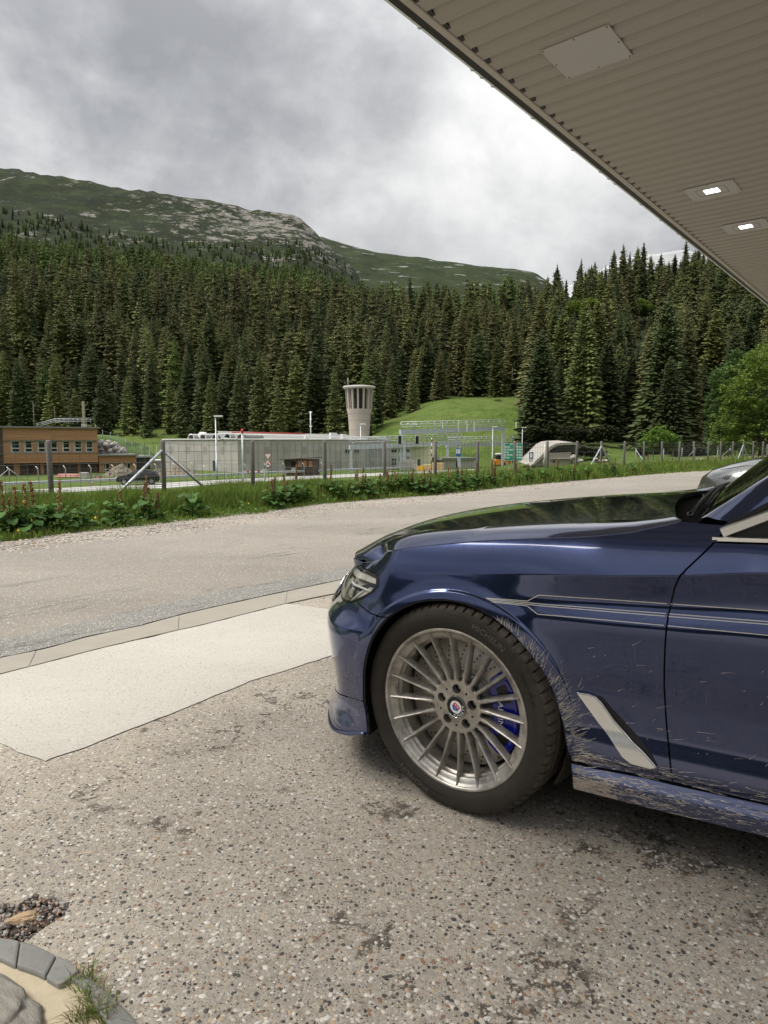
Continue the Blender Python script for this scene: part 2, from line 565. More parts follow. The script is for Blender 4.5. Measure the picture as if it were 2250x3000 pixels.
# the land behind the camera: flat, then a wooded slope
def back_land():
    vs = []; fs = []; nr = 26; na = 72
    for j in range(nr):
        r = 6 * (1.0 + j * 0.02) ** (j) if j else 0.5
        r = [0.5, 6, 12, 20, 30, 40, 50, 60, 70, 85, 100, 120, 140, 160, 190, 220, 260, 310, 370, 440, 520, 620, 740, 880, 1040, 1200][j]
        for i in range(na + 1):
            a = radians(88) + radians(184) * i / na   # from east round by the south to the west (compass)
            x = r * sin(a); y = r * cos(a)
            z = -0.06 if r < 45 else -0.06 + (max(r - 60, 0)) * 0.30 * (0.75 + 0.5 * noise.noise(Vector((x, y, 0)) / 140))
            vs.append((x, y + 4.2, z))
    n = na + 1
    for j in range(nr - 1):
        for i in range(n - 1): fs.append((j * n + i, (j + 1) * n + i, (j + 1) * n + i + 1, j * n + i + 1))
    m = mat('back_meadow', (0.055, 0.085, 0.02), 0.95, 0, 0.3, 0.2, 0)
    tag(MB().add(vs, fs, 0, True).build('hillside', m, fix=False), kind='structure')


back_land()


# ------------------------------------------------ paving
def pos_nodes(t):
    g = N(t, 'ShaderNodeNewGeometry')
    return g.outputs['Position']


def nzp(t, P, s, d=5.0, r=0.6, st=(1, 1, 1), off=(0, 0, 0)):
    mpn = N(t, 'ShaderNodeMapping'); mpn.inputs['Scale'].default_value = st; mpn.inputs['Location'].default_value = off
    L(t, P, mpn.inputs[0]); n = N(t, 'ShaderNodeTexNoise', i_Scale=s, i_Detail=d, i_Roughness=r); L(t, mpn.outputs[0], n.inputs['Vector'])
    return n.outputs[0]


def pebble_layer(t, P, scale, thr, seed=0.0):
    """stones set in the surface: (mask, colour value, height)"""
    dist = N(t, 'ShaderNodeTexNoise', i_Scale=scale * 0.9, i_Detail=2.0)
    L(t, P, dist.inputs['Vector'])
    vm = N(t, 'ShaderNodeVectorMath', operation='MULTIPLY_ADD'); L(t, dist.outputs['Color'], vm.inputs[0]); vm.inputs[1].default_value = (0.9 / scale,) * 3
    L(t, P, vm.inputs[2])
    ad = N(t, 'ShaderNodeVectorMath', operation='ADD'); L(t, vm.outputs[0], ad.inputs[0]); ad.inputs[1].default_value = (seed, seed * 1.7, 0)
    v = N(t, 'ShaderNodeTexVoronoi', voronoi_dimensions='2D', i_Scale=scale, i_Randomness=1.0); L(t, ad.outputs[0], v.inputs['Vector'])
    sep = N(t, 'ShaderNodeSeparateColor'); L(t, v.outputs['Color'], sep.inputs[0])
    size = math_node(t, 'MULTIPLY_ADD', sep.outputs[2], 0.26, thr)
    d = math_node(t, 'SUBTRACT', size, v.outputs['Distance'])
    mask = math_node(t, 'MULTIPLY', d, 14.0, clamp=True)
    return mask, sep.outputs[0], sep.outputs[1]


def mat_aggregate():
    m, t, b = bsdf('exposed_aggregate_asphalt', (0.2, 0.2, 0.2), 0.85, 0, 0.35)
    P = pos_nodes(t)
    mk1, r1, r1b = pebble_layer(t, P, 84.0, 0.19)
    mk2, r2, r2b = pebble_layer(t, P, 165.0, 0.17, 3.3)
    big = nzp(t, P, 0.8, 5.0, 0.6)
    matrix = ramp(t, nzp(t, P, 55.0, 6.0, 0.7), [(0.3, (0.27, 0.236, 0.194)), (0.5, (0.41, 0.366, 0.308)), (0.7, (0.50, 0.452, 0.388))])
    stops = [(0.0, (0.05, 0.047, 0.043)), (0.13, (0.12, 0.11, 0.10)), (0.24, (0.22, 0.20, 0.175)), (0.34, (0.36, 0.335, 0.30)), (0.55, (0.46, 0.43, 0.375)), (0.75, (0.58, 0.55, 0.50)), (0.86, (0.40, 0.30, 0.20)), (0.91, (0.30, 0.15, 0.10)), (0.94, (0.66, 0.64, 0.60))]
    c2 = ramp(t, r2, stops, 'CONSTANT'); c1 = ramp(t, r1, stops, 'CONSTANT')
    col = mixc(t, math_node(t, 'MULTIPLY', mk2, math_node(t, 'GREATER_THAN', r2b, 0.36)), matrix, c2)
    col = mixc(t, math_node(t, 'MULTIPLY', mk1, math_node(t, 'GREATER_THAN', r1b, 0.55)), col, c1)
    # dirt: broad patches and dark broken stains
    dirt = ramp(t, big, [(0.32, 0.70), (0.5, 0.95), (0.7, 1.12)])
    dc = N(t, 'ShaderNodeCombineXYZ')
    for i in range(3): L(t, dirt, dc.inputs[i])
    col = mixc(t, 1.0, col, dc.outputs[0], 'MULTIPLY')
    st = ramp(t, math_node(t, 'ADD', math_node(t, 'MULTIPLY', nzp(t, P, 2.1, 3.0, 0.5, off=(4, 2, 0)), 0.62), math_node(t, 'MULTIPLY', nzp(t, P, 24.0, 6.0, 0.75), 0.38)), [(0.635, 0), (0.665, 0.5)])
    # fine broken cracks
    ck = math_node(t, 'ABSOLUTE', math_node(t, 'SUBTRACT', nzp(t, P, 1.6, 7.0, 0.68, off=(1, 9, 0)), 0.5))
    st = math_node(t, 'MAXIMUM', st, math_node(t, 'MULTIPLY', ramp(t, ck, [(0.005, 0.85), (0.016, 0)]), ramp(t, nzp(t, P, 1.6, 5.0, 0.7, off=(2, 2, 5)), [(0.53, 0), (0.58, 1)])))
    # named stains: (x, y, radius)
    for (x, y, r) in STAINS:
        ds = N(t, 'ShaderNodeVectorMath', operation='DISTANCE'); L(t, P, ds.inputs[0]); ds.inputs[1].default_value = (x, y, 0)
        k = math_node(t, 'ADD', math_node(t, 'DIVIDE', ds.outputs['Value'], r), math_node(t, 'MULTIPLY', math_node(t, 'SUBTRACT', nzp(t, P, 22.0, 6.0, 0.8, off=(x, y, 0)), 0.5), 4.5))
        st = math_node(t, 'MAXIMUM', st, ramp(t, k, [(0.10, 0.8), (0.40, 0)]))
    col = mixc(t, st, col, (0.055, 0.042, 0.032))
    L(t, col, b.inputs['Base Color'])
    hgt = math_node(t, 'ADD', math_node(t, 'MULTIPLY', math_node(t, 'MAXIMUM', mk1, mk2), 0.6), nzp(t, P, 90.0, 4.0, 0.7))
    bp = N(t, 'ShaderNodeBump', i_Strength=0.75, i_Distance=0.004); L(t, hgt, bp.inputs['Height']); L(t, bp.outputs[0], b.inputs['Normal'])
    return m


def gpt(px, py, z=0.0):
    r = ray(px, py); k = (z - H) / r.z
    return Vector((r.x * k, r.y * k, z))


STAINS = [(*gpt(1730, 2490)[:2], 0.10), (*gpt(1090, 2750)[:2], 0.11), (*gpt(1000, 2700)[:2], 0.07), (*gpt(1180, 2900)[:2], 0.08), (*gpt(2020, 2530)[:2], 0.09), (*gpt(1180, 2370)[:2], 0.12), (*gpt(160, 2640)[:2], 0.07), (*gpt(420, 2140)[:2], 0.06), (*gpt(1900, 2450)[:2], 0.12), (*gpt(1560, 2960)[:2], 0.05), (*gpt(960, 2060)[:2], 0.10)]


def flat_poly(name, pts, z, m, kind='structure', step=None, parent=None):
    me = bpy.data.meshes.new(name)
    bm = bmesh.new()
    f = bm.faces.new([bm.verts.new((p[0], p[1], z)) for p in pts])
    bmesh.ops.triangulate(bm, faces=[f])
    bmesh.ops.recalc_face_normals(bm, faces=bm.faces)
    if bm.faces[:][0].normal.z < 0: bmesh.ops.reverse_faces(bm, faces=bm.faces)
    bm.to_mesh(me); bm.free()
    o = link_mesh(name, me, parent, m)
    if kind: tag(o, kind=kind)
    return o


def jag(pts, amp, step=0.08, seed=0):
    """polyline resampled with an uneven edge"""
    out = []
    for a, b in zip(pts[:-1], pts[1:]):
        a = Vector(a[:2]); b = Vector(b[:2]); n = max(1, int((b - a).length / step)); d = (b - a).normalized(); q = Vector((-d.y, d.x))
        for k in range(n):
            p = a.lerp(b, k / n)
            out.append(p + q * amp * noise.fractal(Vector((p.x * 5, p.y * 5, seed)), 1.0, 2.0, 4))
    out.append(Vector(pts[-1][:2]))
    return out


crack = [gpt(*p) for p in [(-500, 2080), (-200, 1990), (0, 1930), (121, 1906), (241, 1872), (422, 1833), (542, 1800), (784, 1746), (1000, 1701), (1200, 1656), (1600, 1580), (2300, 1480)]]
stripT = [gpt(*p) for p in [(-500, 2010), (-200, 1930), (0, 1878), (211, 1830), (422, 1782), (603, 1743), (784, 1707), (1000, 1667), (1200, 1628), (1600, 1556), (2300, 1462)]]
roade = [gpt(*p) for p in [(-500, 1700), (-200, 1640), (0, 1615), (217, 1590), (470, 1561), (600, 1552), (1150, 1482), (1439, 1444), (1650, 1425), (1795, 1407), (1975, 1390), (2120, 1380), (2400, 1366)]]
grasse = [gpt(*p) for p in [(-500, 1655), (-200, 1610), (0, 1586), (191, 1561), (362, 1544), (600, 1519), (772, 1498), (917, 1477), (1134, 1460), (1300, 1448), (1511, 1424), (1722, 1405), (1903, 1390), (2120, 1376), (2400, 1360)]]
# forecourt (aggregate), everything on the near side of the crack and behind the camera
cj = jag(crack, 0.012, 0.06, 2)
HOLE = [gpt(*p) for p in [(-60, 2640), (60, 2652), (110, 2610), (215, 2640), (195, 2680), (150, 2700), (80, 2760), (60, 2790), (-60, 2770)]]
near = [v for v in cj] + [Vector((60, 20)), Vector((60, -60)), Vector((-60, -60)), Vector((-60, -10)), Vector((-12, 0.5))]
AGG = mat_aggregate()


def forecourt():
    """near paving with a broken-out hole"""
    outer = [Vector((p.x, p.y)) for p in near]
    hole = jag([*HOLE, HOLE[0]], 0.03, 0.015, 5)[:-1]
    kerb = KERB_OUT
    vs = outer + hole + kerb
    no, nh, nk = len(outer), len(hole), len(kerb)
    es = [(i, (i + 1) % no) for i in range(no)] + [(no + i, no + (i + 1) % nh) for i in range(nh)] + [(no + nh + i, no + nh + (i + 1) % nk) for i in range(nk)]
    r = delaunay_2d_cdt(vs, es, [], 1, 1e-5)
    from mathutils.geometry import intersect_point_tri_2d

    def inside(p, poly):
        c = False; n = len(poly)
        for i in range(n):
            a, b = poly[i], poly[i - 1]
            if (a.y > p.y) != (b.y > p.y) and p.x < (b.x - a.x) * (p.y - a.y) / (b.y - a.y) + a.x: c = not c
        return c
    fs = []
    for f in r[2]:
        c = sum((r[0][i] for i in f), Vector((0, 0))) / len(f)
        if inside(c, outer) and not inside(c, hole) and not inside(c, kerb): fs.append(f)
    b = MB().add([(v.x, v.y, 0) for v in r[0]], fs)
    # crumbled side of the hole
    hv = [(p.x, p.y, 0) for p in hole]; c = sum(hole, Vector((0, 0))) / nh
    lo = [((p + (c - p) * 0.16).x, (p + (c - p) * 0.22).y, -0.016) for p in hole]
    b.add(hv + lo, [(i, (i + 1) % nh, nh + (i + 1) % nh, nh + i) for i in range(nh)])
    o = b.build('forecourt', AGG, fix=False)
    tag(o, kind='structure')
    # earth in the hole
    dm = mat('damp_earth', (0.050, 0.036, 0.027), 0.95, 0, 0.5, 60, 0.5, 350)
    vs = []; fs = []; n = 34
    x0, x1 = min(p.x for p in hole) - .03, max(p.x for p in hole) + .03; y0, y1 = min(p.y for p in hole) - .03, max(p.y for p in hole) + .03
    for j in range(n):
        for i in range(n):
            x = lerp(x0, x1, i / (n - 1)); y = lerp(y0, y1, j / (n - 1))
            vs.append((x, y, -0.012 + 0.010 * noise.fractal(Vector((x, y, 0)) * 18, 1, 2, 5)))
    fs = [(j * n + i, j * n + i + 1, (j + 1) * n + i + 1, (j + 1) * n + i) for j in range(n - 1) for i in range(n - 1)]
    tag(MB().add(vs, fs, 0, True).build('soil', dm, fix=False), kind='structure')


def cut(poly_a, poly_b):
    return [Vector(p[:2]) for p in poly_a] + [Vector(p[:2]) for p in reversed(poly_b)]


# granite kerb stones, bottom left: outer line of the curved kerb
KOUT = [gpt(*p) for p in [(-260, 2700), (-120, 2725), (0, 2757), (50, 2765), (95, 2776), (150, 2802), (205, 2830), (255, 2868), (300, 2905), (345, 2945), (390, 2990), (450, 3075), (520, 3200)]]
KIN = [gpt(*p) for p in [(-260, 2770), (-120, 2790), (0, 2822), (40, 2842), (80, 2855), (115, 2868), (175, 2905), (215, 2880), (262, 2925), (280, 2970), (320, 3025), (380, 3110), (450, 3230)]]
KERB_OUT = [Vector(p[:2]) for p in KOUT] + [Vector((-0.9, 0.95)), Vector((-1.9, 1.0)), Vector((-2.1, 1.6))]
forecourt()

def mat_road(name, c0, c1, speck, sp_scale, cracks=0.75):
    m, t, b = bsdf(name, c0, 0.85, 0, 0.3)
    P = pos_nodes(t)
    a = ramp(t, nzp(t, P, 0.35, 6.0, 0.65, (0.5, 1.3, 1)), [(0.35, c0), (0.65, c1)])
    fine = ramp(t, nzp(t, P, 130.0, 5.0, 0.8), [(0.3, 0.72), (0.5, 1.0), (0.7, 1.22)])
    fc = N(t, 'ShaderNodeCombineXYZ')
    for i in range(3): L(t, fine, fc.inputs[i])
    a = mixc(t, 1.0, a, fc.outputs[0], 'MULTIPLY')
    mk, r1, r2 = pebble_layer(t, P, sp_scale, 0.12)
    col = mixc(t, math_node(t, 'MULTIPLY', mk, math_node(t, 'GREATER_THAN', r2, 1 - speck)), a, ramp(t, r1, [(0, (0.55, 0.53, 0.5)), (0.6, (0.42, 0.4, 0.37)), (0.8, (0.08, 0.075, 0.07))], 'CONSTANT'))
    # long thin cracks
    ck = nzp(t, P, 0.9, 4.0, 0.6, (0.25, 1.0, 1), (7, 3, 0))
    rot = N(t, 'ShaderNodeMapping'); rot.inputs['Rotation'].default_value = (0, 0, radians(-50)); L(t, P, rot.inputs[0])
    sc = N(t, 'ShaderNodeMapping'); sc.inputs['Scale'].default_value = (0.18, 1.5, 1); L(t, rot.outputs[0], sc.inputs[0])
    n = N(t, 'ShaderNodeTexNoise', i_Scale=0.8, i_Detail=6.0, i_Roughness=0.55); L(t, sc.outputs[0], n.inputs['Vector'])
    line = math_node(t, 'ABSOLUTE', math_node(t, 'SUBTRACT', n.outputs[0], 0.5))
    br = nzp(t, P, 0.7, 3.0)
    cm = math_node(t, 'MULTIPLY', ramp(t, line, [(0.0015, 1), (0.005, 0)]), ramp(t, br, [(0.5, 0), (0.56, cracks)]))
    col = mixc(t, cm, col, (0.06, 0.055, 0.05))
    L(t, col, b.inputs['Base Color'])
    bp = N(t, 'ShaderNodeBump', i_Strength=0.5, i_Distance=0.003); L(t, nzp(t, P, 160.0, 3.0, 0.8), bp.inputs['Height']); L(t, bp.outputs[0], b.inputs['Normal'])
    return m


# pale concrete slab let into the forecourt
M['pale'] = mat('pale_new_concrete', (0.50, 0.465, 0.41), 0.9, 0, 0.22, 3.0, 0.5, 120, detail=15)
slab = jag([gpt(*p) for p in [(-260, 2050), (0, 1978), (301, 1900), (603, 1830), (838, 1770), (1100, 1802), (1300, 1830), (1300, 1850), (1100, 1886), (964, 1924), (729, 1999), (422, 2123), (301, 2171), (130, 2234), (0, 2180), (-260, 2090), (-260, 2050)]], 0.014, 0.025, 8)[:-1]
flat_poly('concrete_slab', slab, 0.004, mat_road('pale_worn_concrete', (0.41, 0.39, 0.35), (0.50, 0.475, 0.43), 0.22, 110.0, 0.0))
# gutter course between slab and crack
M['gutter'] = mat('gutter_concrete', (0.31, 0.286, 0.245), 0.9, 0, 0.16, 5.0, 0.4, 90, detail=8)
gl = [gpt(*p) for p in [(-500, 2145), (-260, 2050), (0, 1978), (301, 1900), (603, 1830), (838, 1770), (1000, 1737), (1200, 1690), (1600, 1608)]]
cr2 = [p + (q - p).normalized() * 0.012 for p, q in zip(crack[:9], [gpt(-500, 2145), gpt(-260, 2050), gpt(0, 1978), gpt(60, 1960), gpt(301, 1900), gpt(422, 1872), gpt(603, 1830), gpt(838, 1770), gpt(1000, 1737)])] + [gpt(1200, 1660), gpt(1600, 1584)]
gl2 = jag(gl, 0.006, 0.06, 3)
segs = 7
full_o = jag(cr2, 0.006, 0.06, 9)


def resample(pl, n):
    ls = [0.0]
    for a, b in zip(pl[:-1], pl[1:]): ls.append(ls[-1] + (Vector(b[:2]) - Vector(a[:2])).length)
    out = []
    for k in range(n):
        t = ls[-1] * k / (n - 1)
        i = max(0, min(len(ls) - 2, int(np.searchsorted(ls, t)) - 1)); s = (t - ls[i]) / max(ls[i + 1] - ls[i], 1e-9)
        out.append(Vector(pl[i][:2]).lerp(Vector(pl[i + 1][:2]), s))
    return out


ga = resample(full_o, 141); gb = resample(gl2, 141)
gutter = thing('gutter', None, None); gutter['kind'] = 'structure'
for k in range(segs):
    a = ga[k * 20:(k + 1) * 20 + 1]; b_ = gb[k * 20:(k + 1) * 20 + 1]
    d = (a[1] - a[0]).normalized() * 0.004
    a[0] = a[0] + d; b_[0] = b_[0] + d
    vs = [(p.x, p.y, 0.008) for p in a] + [(p.x, p.y, 0.008) for p in b_]
    n = len(a)
    fs = [(i, i + 1, n + i + 1, n + i) for i in range(n - 1)]
    vs += [(p.x, p.y, -0.03) for p in a]; fs += [(i + 1, i, 2 * n + i, 2 * n + i + 1) for i in range(n - 1)]
    MB().add(vs, fs).build('gutter_slab', M['gutter'], gutter, fix=False)


# speckled joint strip and road
M['road'] = mat_road('worn_asphalt', (0.205, 0.186, 0.160), (0.275, 0.252, 0.218), 0.35, 70.0)
M['strip'] = mat_road('speckled_asphalt', (0.17, 0.165, 0.155), (0.23, 0.22, 0.20), 0.75, 75.0)
cr0 = [p + Vector((-0.012, 0.02, 0)) for p in crack]
flat_poly('road_edge_strip', cut(jag(cr0, 0.012, 0.06, 2), jag(stripT, 0.03, 0.1, 6)), 0.004, M['strip'])
flat_poly('road', cut(jag([p + Vector((0.03, -0.05, 0)) for p in stripT], 0.02, 0.1, 6), jag(roade, 0.07, 0.15, 12)), 0.0005, M['road'])
# dark crack bottom
flat_poly('joint', cut([p + Vector((0.05, -0.08, 0)) for p in crack], [p + Vector((-0.05, 0.08, 0)) for p in crack]), -0.02, mat('joint_dirt', (0.035, 0.03, 0.026), 0.95, 0, 0.3, 30))
# gravel shoulder
M['gravel'] = mat_road('gravel_shoulder', (0.20, 0.172, 0.142), (0.30, 0.265, 0.225), 0.8, 30.0)
flat_poly('gravel_shoulder', cut(jag([p + Vector((0.2, -0.3, 0)) for p in roade], 0.02, 0.3, 1), [p + Vector((-0.5, 0.6, 0)) for p in grasse]), -0.005, M['gravel'])


def stones(name, n, area, size, m, seed, zf=lambda x, y: 0.0, flat=0.5):
    """loose stones as one stuff mesh"""
    rnd = random.Random(seed)
    base = []
    for k in range(6):
        bm = bmesh.new(); bmesh.ops.create_icosphere(bm, subdivisions=1, radius=1.0)
        vv = [v.co * (0.72 + 0.5 * rnd.random()) for v in bm.verts]
        ff = [tuple(v.index for v in f.verts) for f in bm.faces]; bm.free(); base.append((vv, ff))
    b = MB()
    for _ in range(n):
        x, y = area(rnd); s = size * (0.5 + rnd.random() ** 2 * 1.3)
        vv, ff = base[rnd.randrange(6)]; R = Matrix.Rotation(rnd.random() * 6.28, 3, 'Z')
        sx = 0.7 + 0.6 * rnd.random(); mi = rnd.randrange(len(m)) if isinstance(m, list) else 0
        b.add([R @ Vector((v.x * s * sx, v.y * s, v.z * s * flat)) + Vector((x, y, zf(x, y))) for v in vv], ff, mi, False)
    o = b.build(name, m, fix=False); tag(o, kind='stuff'); return o


PEB = [mat('pebble_' + k, c, 0.6, 0, 0.12, 60) for k, c in (('white', (0.60, 0.57, 0.52)), ('cream', (0.5, 0.46, 0.40)), ('grey', (0.30, 0.28, 0.26)), ('dark', (0.065, 0.06, 0.056)), ('brown', (0.24, 0.14, 0.09)), ('tan', (0.42, 0.33, 0.23)))]
PEBL = [PEB[0], PEB[0], PEB[1], PEB[1], PEB[2], PEB[3], PEB[3], PEB[4], PEB[5], PEB[2]]


def inpoly(p, poly):
    c = False; n = len(poly)
    for i in range(n):
        a, b = poly[i], poly[i - 1]
        if (a[1] > p[1]) != (b[1] > p[1]) and p[0] < (b[0] - a[0]) * (p[1] - a[1]) / (b[1] - a[1]) + a[0]: c = not c
    return c


HP = [Vector(p[:2]) for p in HOLE]


def agg_area(rnd):
    while True:
        y = 1.15 + 2.6 * rnd.random() ** 1.6; x = (rnd.random() * 2 - 1) * 0.62 * y
        p = Vector((x, y))
        if inpoly(p, KERB_OUT) or inpoly(p, HP): continue
        if y > 2.2 and inpoly(p, slab): continue
        return x, y


stones('aggregate_pebbles', 17000, agg_area, 0.0042, PEBL, 3, lambda x, y: -0.0006, 0.32)


def sh_area(rnd):
    k = rnd.random() ** 1.5 * (len(roade) - 3) + 1.2; i = int(k); a = roade[i].lerp(roade[i + 1], k - i); g0 = grasse[i].lerp(grasse[i + 1], k - i)
    p = a.lerp(g0, rnd.random() * 1.5 - 0.35); return p.x, p.y


stones('gravel', 3000, sh_area, 0.013, [PEB[1], PEB[2], PEB[2], PEB[5], PEB[2]], 5, lambda x, y: 0.0, 0.5)

def crumb_area(rnd):
    while True:
        p = Vector((rnd.uniform(min(q.x for q in HP) - .05, max(q.x for q in HP) + .05), rnd.uniform(min(q.y for q in HP) - .04, max(q.y for q in HP) + .04)))
        if (inpoly(p, HP) or rnd.random() < .25) and not inpoly(p, KERB_OUT): return p.x, p.y


stones('soil_crumbs', 900, crumb_area, 0.0042, [mat('soil_crumb', (0.07, 0.052, 0.04), .9, 0, .3, 50), PEB[3], PEB[4], PEB[2]], 31, lambda x, y: -0.004, 0.7)
# kerb of granite setts
kerb = thing('granite_kerb', 'curved kerb of grey granite stones at the bottom left corner', 'kerb')
KM = mat('grey_granite', (0.225, 0.225, 0.215), 0.9, 0, 0.30, 45, 0.25, 500, rnd=0.12, detail=12)
kk = [0, 2, 4.5, 6, 8.0, 10, 12]


def kpt(pl, t):
    i = int(min(t, len(pl) - 1.0001)); return pl[i].lerp(pl[i + 1], t - i)


for t0, t1 in zip([0, 1.6, 3.25, 5.35, 6.75, 9.2], [1.55, 3.2, 5.3, 6.6, 9.15, 12]):
    n = 7
    o_ = [kpt(KOUT, lerp(t0, t1, i / (n - 1))) for i in range(n)]; i_ = [kpt(KIN, lerp(t0, t1, i / (n - 1))) for i in range(n)]
    zt = 0.012
    vs = [Vector((p.x, p.y, zt)) for p in o_] + [Vector((p.x, p.y, zt + 0.004)) for p in i_] + [Vector((p.x, p.y, -0.08)) for p in o_] + [Vector((p.x, p.y, -0.08)) for p in i_]
    fs = []
    for i in range(n - 1):
        fs += [(i, i + 1, n + i + 1, n + i), (2 * n + i + 1, 2 * n + i, i, i + 1)[::-1], (n + i, n + i + 1, 3 * n + i + 1, 3 * n + i)]
    fs += [(0, n, 3 * n, 2 * n), (n - 1, 2 * n - 1, 4 * n - 1, 3 * n - 1)]
    o = MB().add(vs, fs).build('kerb_stone', KM, kerb); bevel(o, 0.006, 2)
M['mortar'] = mat('sandy_mortar', (0.50, 0.43, 0.31), 0.95, 0, 0.2, 30, 0.3, 500, detail=12)
flat_poly('mortar_bed', [(p.x, p.y) for p in KOUT] + [(-0.9, 0.95), (-1.9, 1.0), (-2.1, 1.6)], 0.003, M['mortar'])


def rock_obj(name, label, c, d, seed, m, cat='rock', rot=0.0, parent=None, sub=4, rough=0.22, group=None):
    bm = bmesh.new(); bmesh.ops.create_icosphere(bm, subdivisions=sub, radius=1.0)
    for v in bm.verts:
        p = v.co.copy()
        # blocky: push towards a rounded box
        q = Vector([math.copysign(abs(a) ** 0.55, a) for a in p]); q = q * (1.0 / max(q.length, 1e-6)) * (0.75 + 0.25 * max(abs(p.x), abs(p.y), abs(p.z)))
        k = 1 + rough * noise.fractal(p * 1.3 + Vector((seed, seed * 2, 0)), 1.0, 2.0, 5) + rough * 0.5 * noise.noise(p * 3 + Vector((seed, 0, 0)))
        v.co = Vector((q.x * k * d[0], q.y * k * d[1], q.z * k * d[2]))
    me = bpy.data.meshes.new(name); bm.to_mesh(me); bm.free()
    for p in me.polygons: p.use_smooth = sub > 3
    o = link_mesh(name, me, parent, m); o.location = c; o.rotation_euler = (0, 0, rot)
    if label: tag(o, label, cat, group)
    return o


M['slabrock'] = mat('streaked_gneiss', (0.30, 0.28, 0.25), 0.9, 0, 0.65, 16, 0.5, 160, stretch=(.6, 3.0, 3), detail=14)
c = gpt(40, 2960)
rock_obj('rock_slab', 'big flat grey rock slab lying on sandy mortar in the bottom left corner', (c.x - 0.06, c.y - 0.015, 0.012), (0.155, 0.085, 0.030), 3.3, M['slabrock'], rot=radians(-28), rough=0.16)
c = gpt(68, 2700, -0.01)
rock_obj('stone', 'small tan and orange stone lying in the earth hole in the paving', (c.x, c.y, -0.002), (0.038, 0.018, 0.013), 8.1, mat('tan_quartz_stone', (0.42, 0.30, 0.18), 0.7, 0, 0.35, 30, 0.5, 60), rot=radians(22), sub=3)
c = gpt(82, 2620, -0.01)
# ================================================================== VEGETATION
def leaf_mat(name, col, var=0.35, scale=3.0, rnd=0.28, hue=0.012, trans=0.0, rough=0.75, spec=0.25):
    m, t, b = bsdf(name, col, rough, 0.0, spec)
    tcn = N(t, 'ShaderNodeTexCoord')
    nz = N(t, 'ShaderNodeTexNoise', i_Scale=scale, i_Detail=3.0); L(t, tcn.outputs['Object'], nz.inputs['Vector'])
    oi = N(t, 'ShaderNodeObjectInfo')
    f = math_node(t, 'MULTIPLY', math_node(t, 'MULTIPLY_ADD', nz.outputs[0], 2 * var, 1 - var), math_node(t, 'MULTIPLY_ADD', oi.outputs['Random'], 2 * rnd, 1 - rnd))
    hs = N(t, 'ShaderNodeHueSaturation'); hs.inputs['Color'].default_value = (*col, 1)
    w = N(t, 'ShaderNodeTexWhiteNoise', noise_dimensions='1D'); L(t, oi.outputs['Random'], w.inputs['W'])
    L(t, math_node(t, 'MULTIPLY_ADD', w.outputs[0], 2 * hue, 0.5 - hue), hs.inputs['Hue'])
    L(t, f, hs.inputs['Value']); L(t, hs.outputs[0], b.inputs['Base Color'])
    if trans:
        tr = N(t, 'ShaderNodeBsdfTranslucent'); L(t, hs.outputs[0], tr.inputs[0])
        mx = N(t, 'ShaderNodeMixShader'); mx.inputs[0].default_value = trans
        L(t, b.outputs[0], mx.inputs[1]); L(t, tr.outputs[0], mx.inputs[2])
        L(t, mx.outputs[0], t.nodes['Material Output'].inputs[0])
    return m


FOL = {
    'dark green': leaf_mat('dark_spruce_needles', (0.052, 0.070, 0.022), 0.5, 2.0),
    'brownish': leaf_mat('brownish_spruce_needles', (0.105, 0.106, 0.038), 0.5, 2.0),
    'olive': leaf_mat('olive_spruce_needles', (0.110, 0.128, 0.035), 0.5, 2.0),
    'fresh green': leaf_mat('fresh_larch_needles', (0.100, 0.145, 0.036), 0.45, 2.0, trans=0.2),
}
M['bark'] = mat('spruce_bark', (0.10, 0.085, 0.07), 0.9, 0, 0.3, 10)
M['dead'] = mat('bleached_dead_wood', (0.26, 0.24, 0.21), 0.9, 0, 0.2, 10)


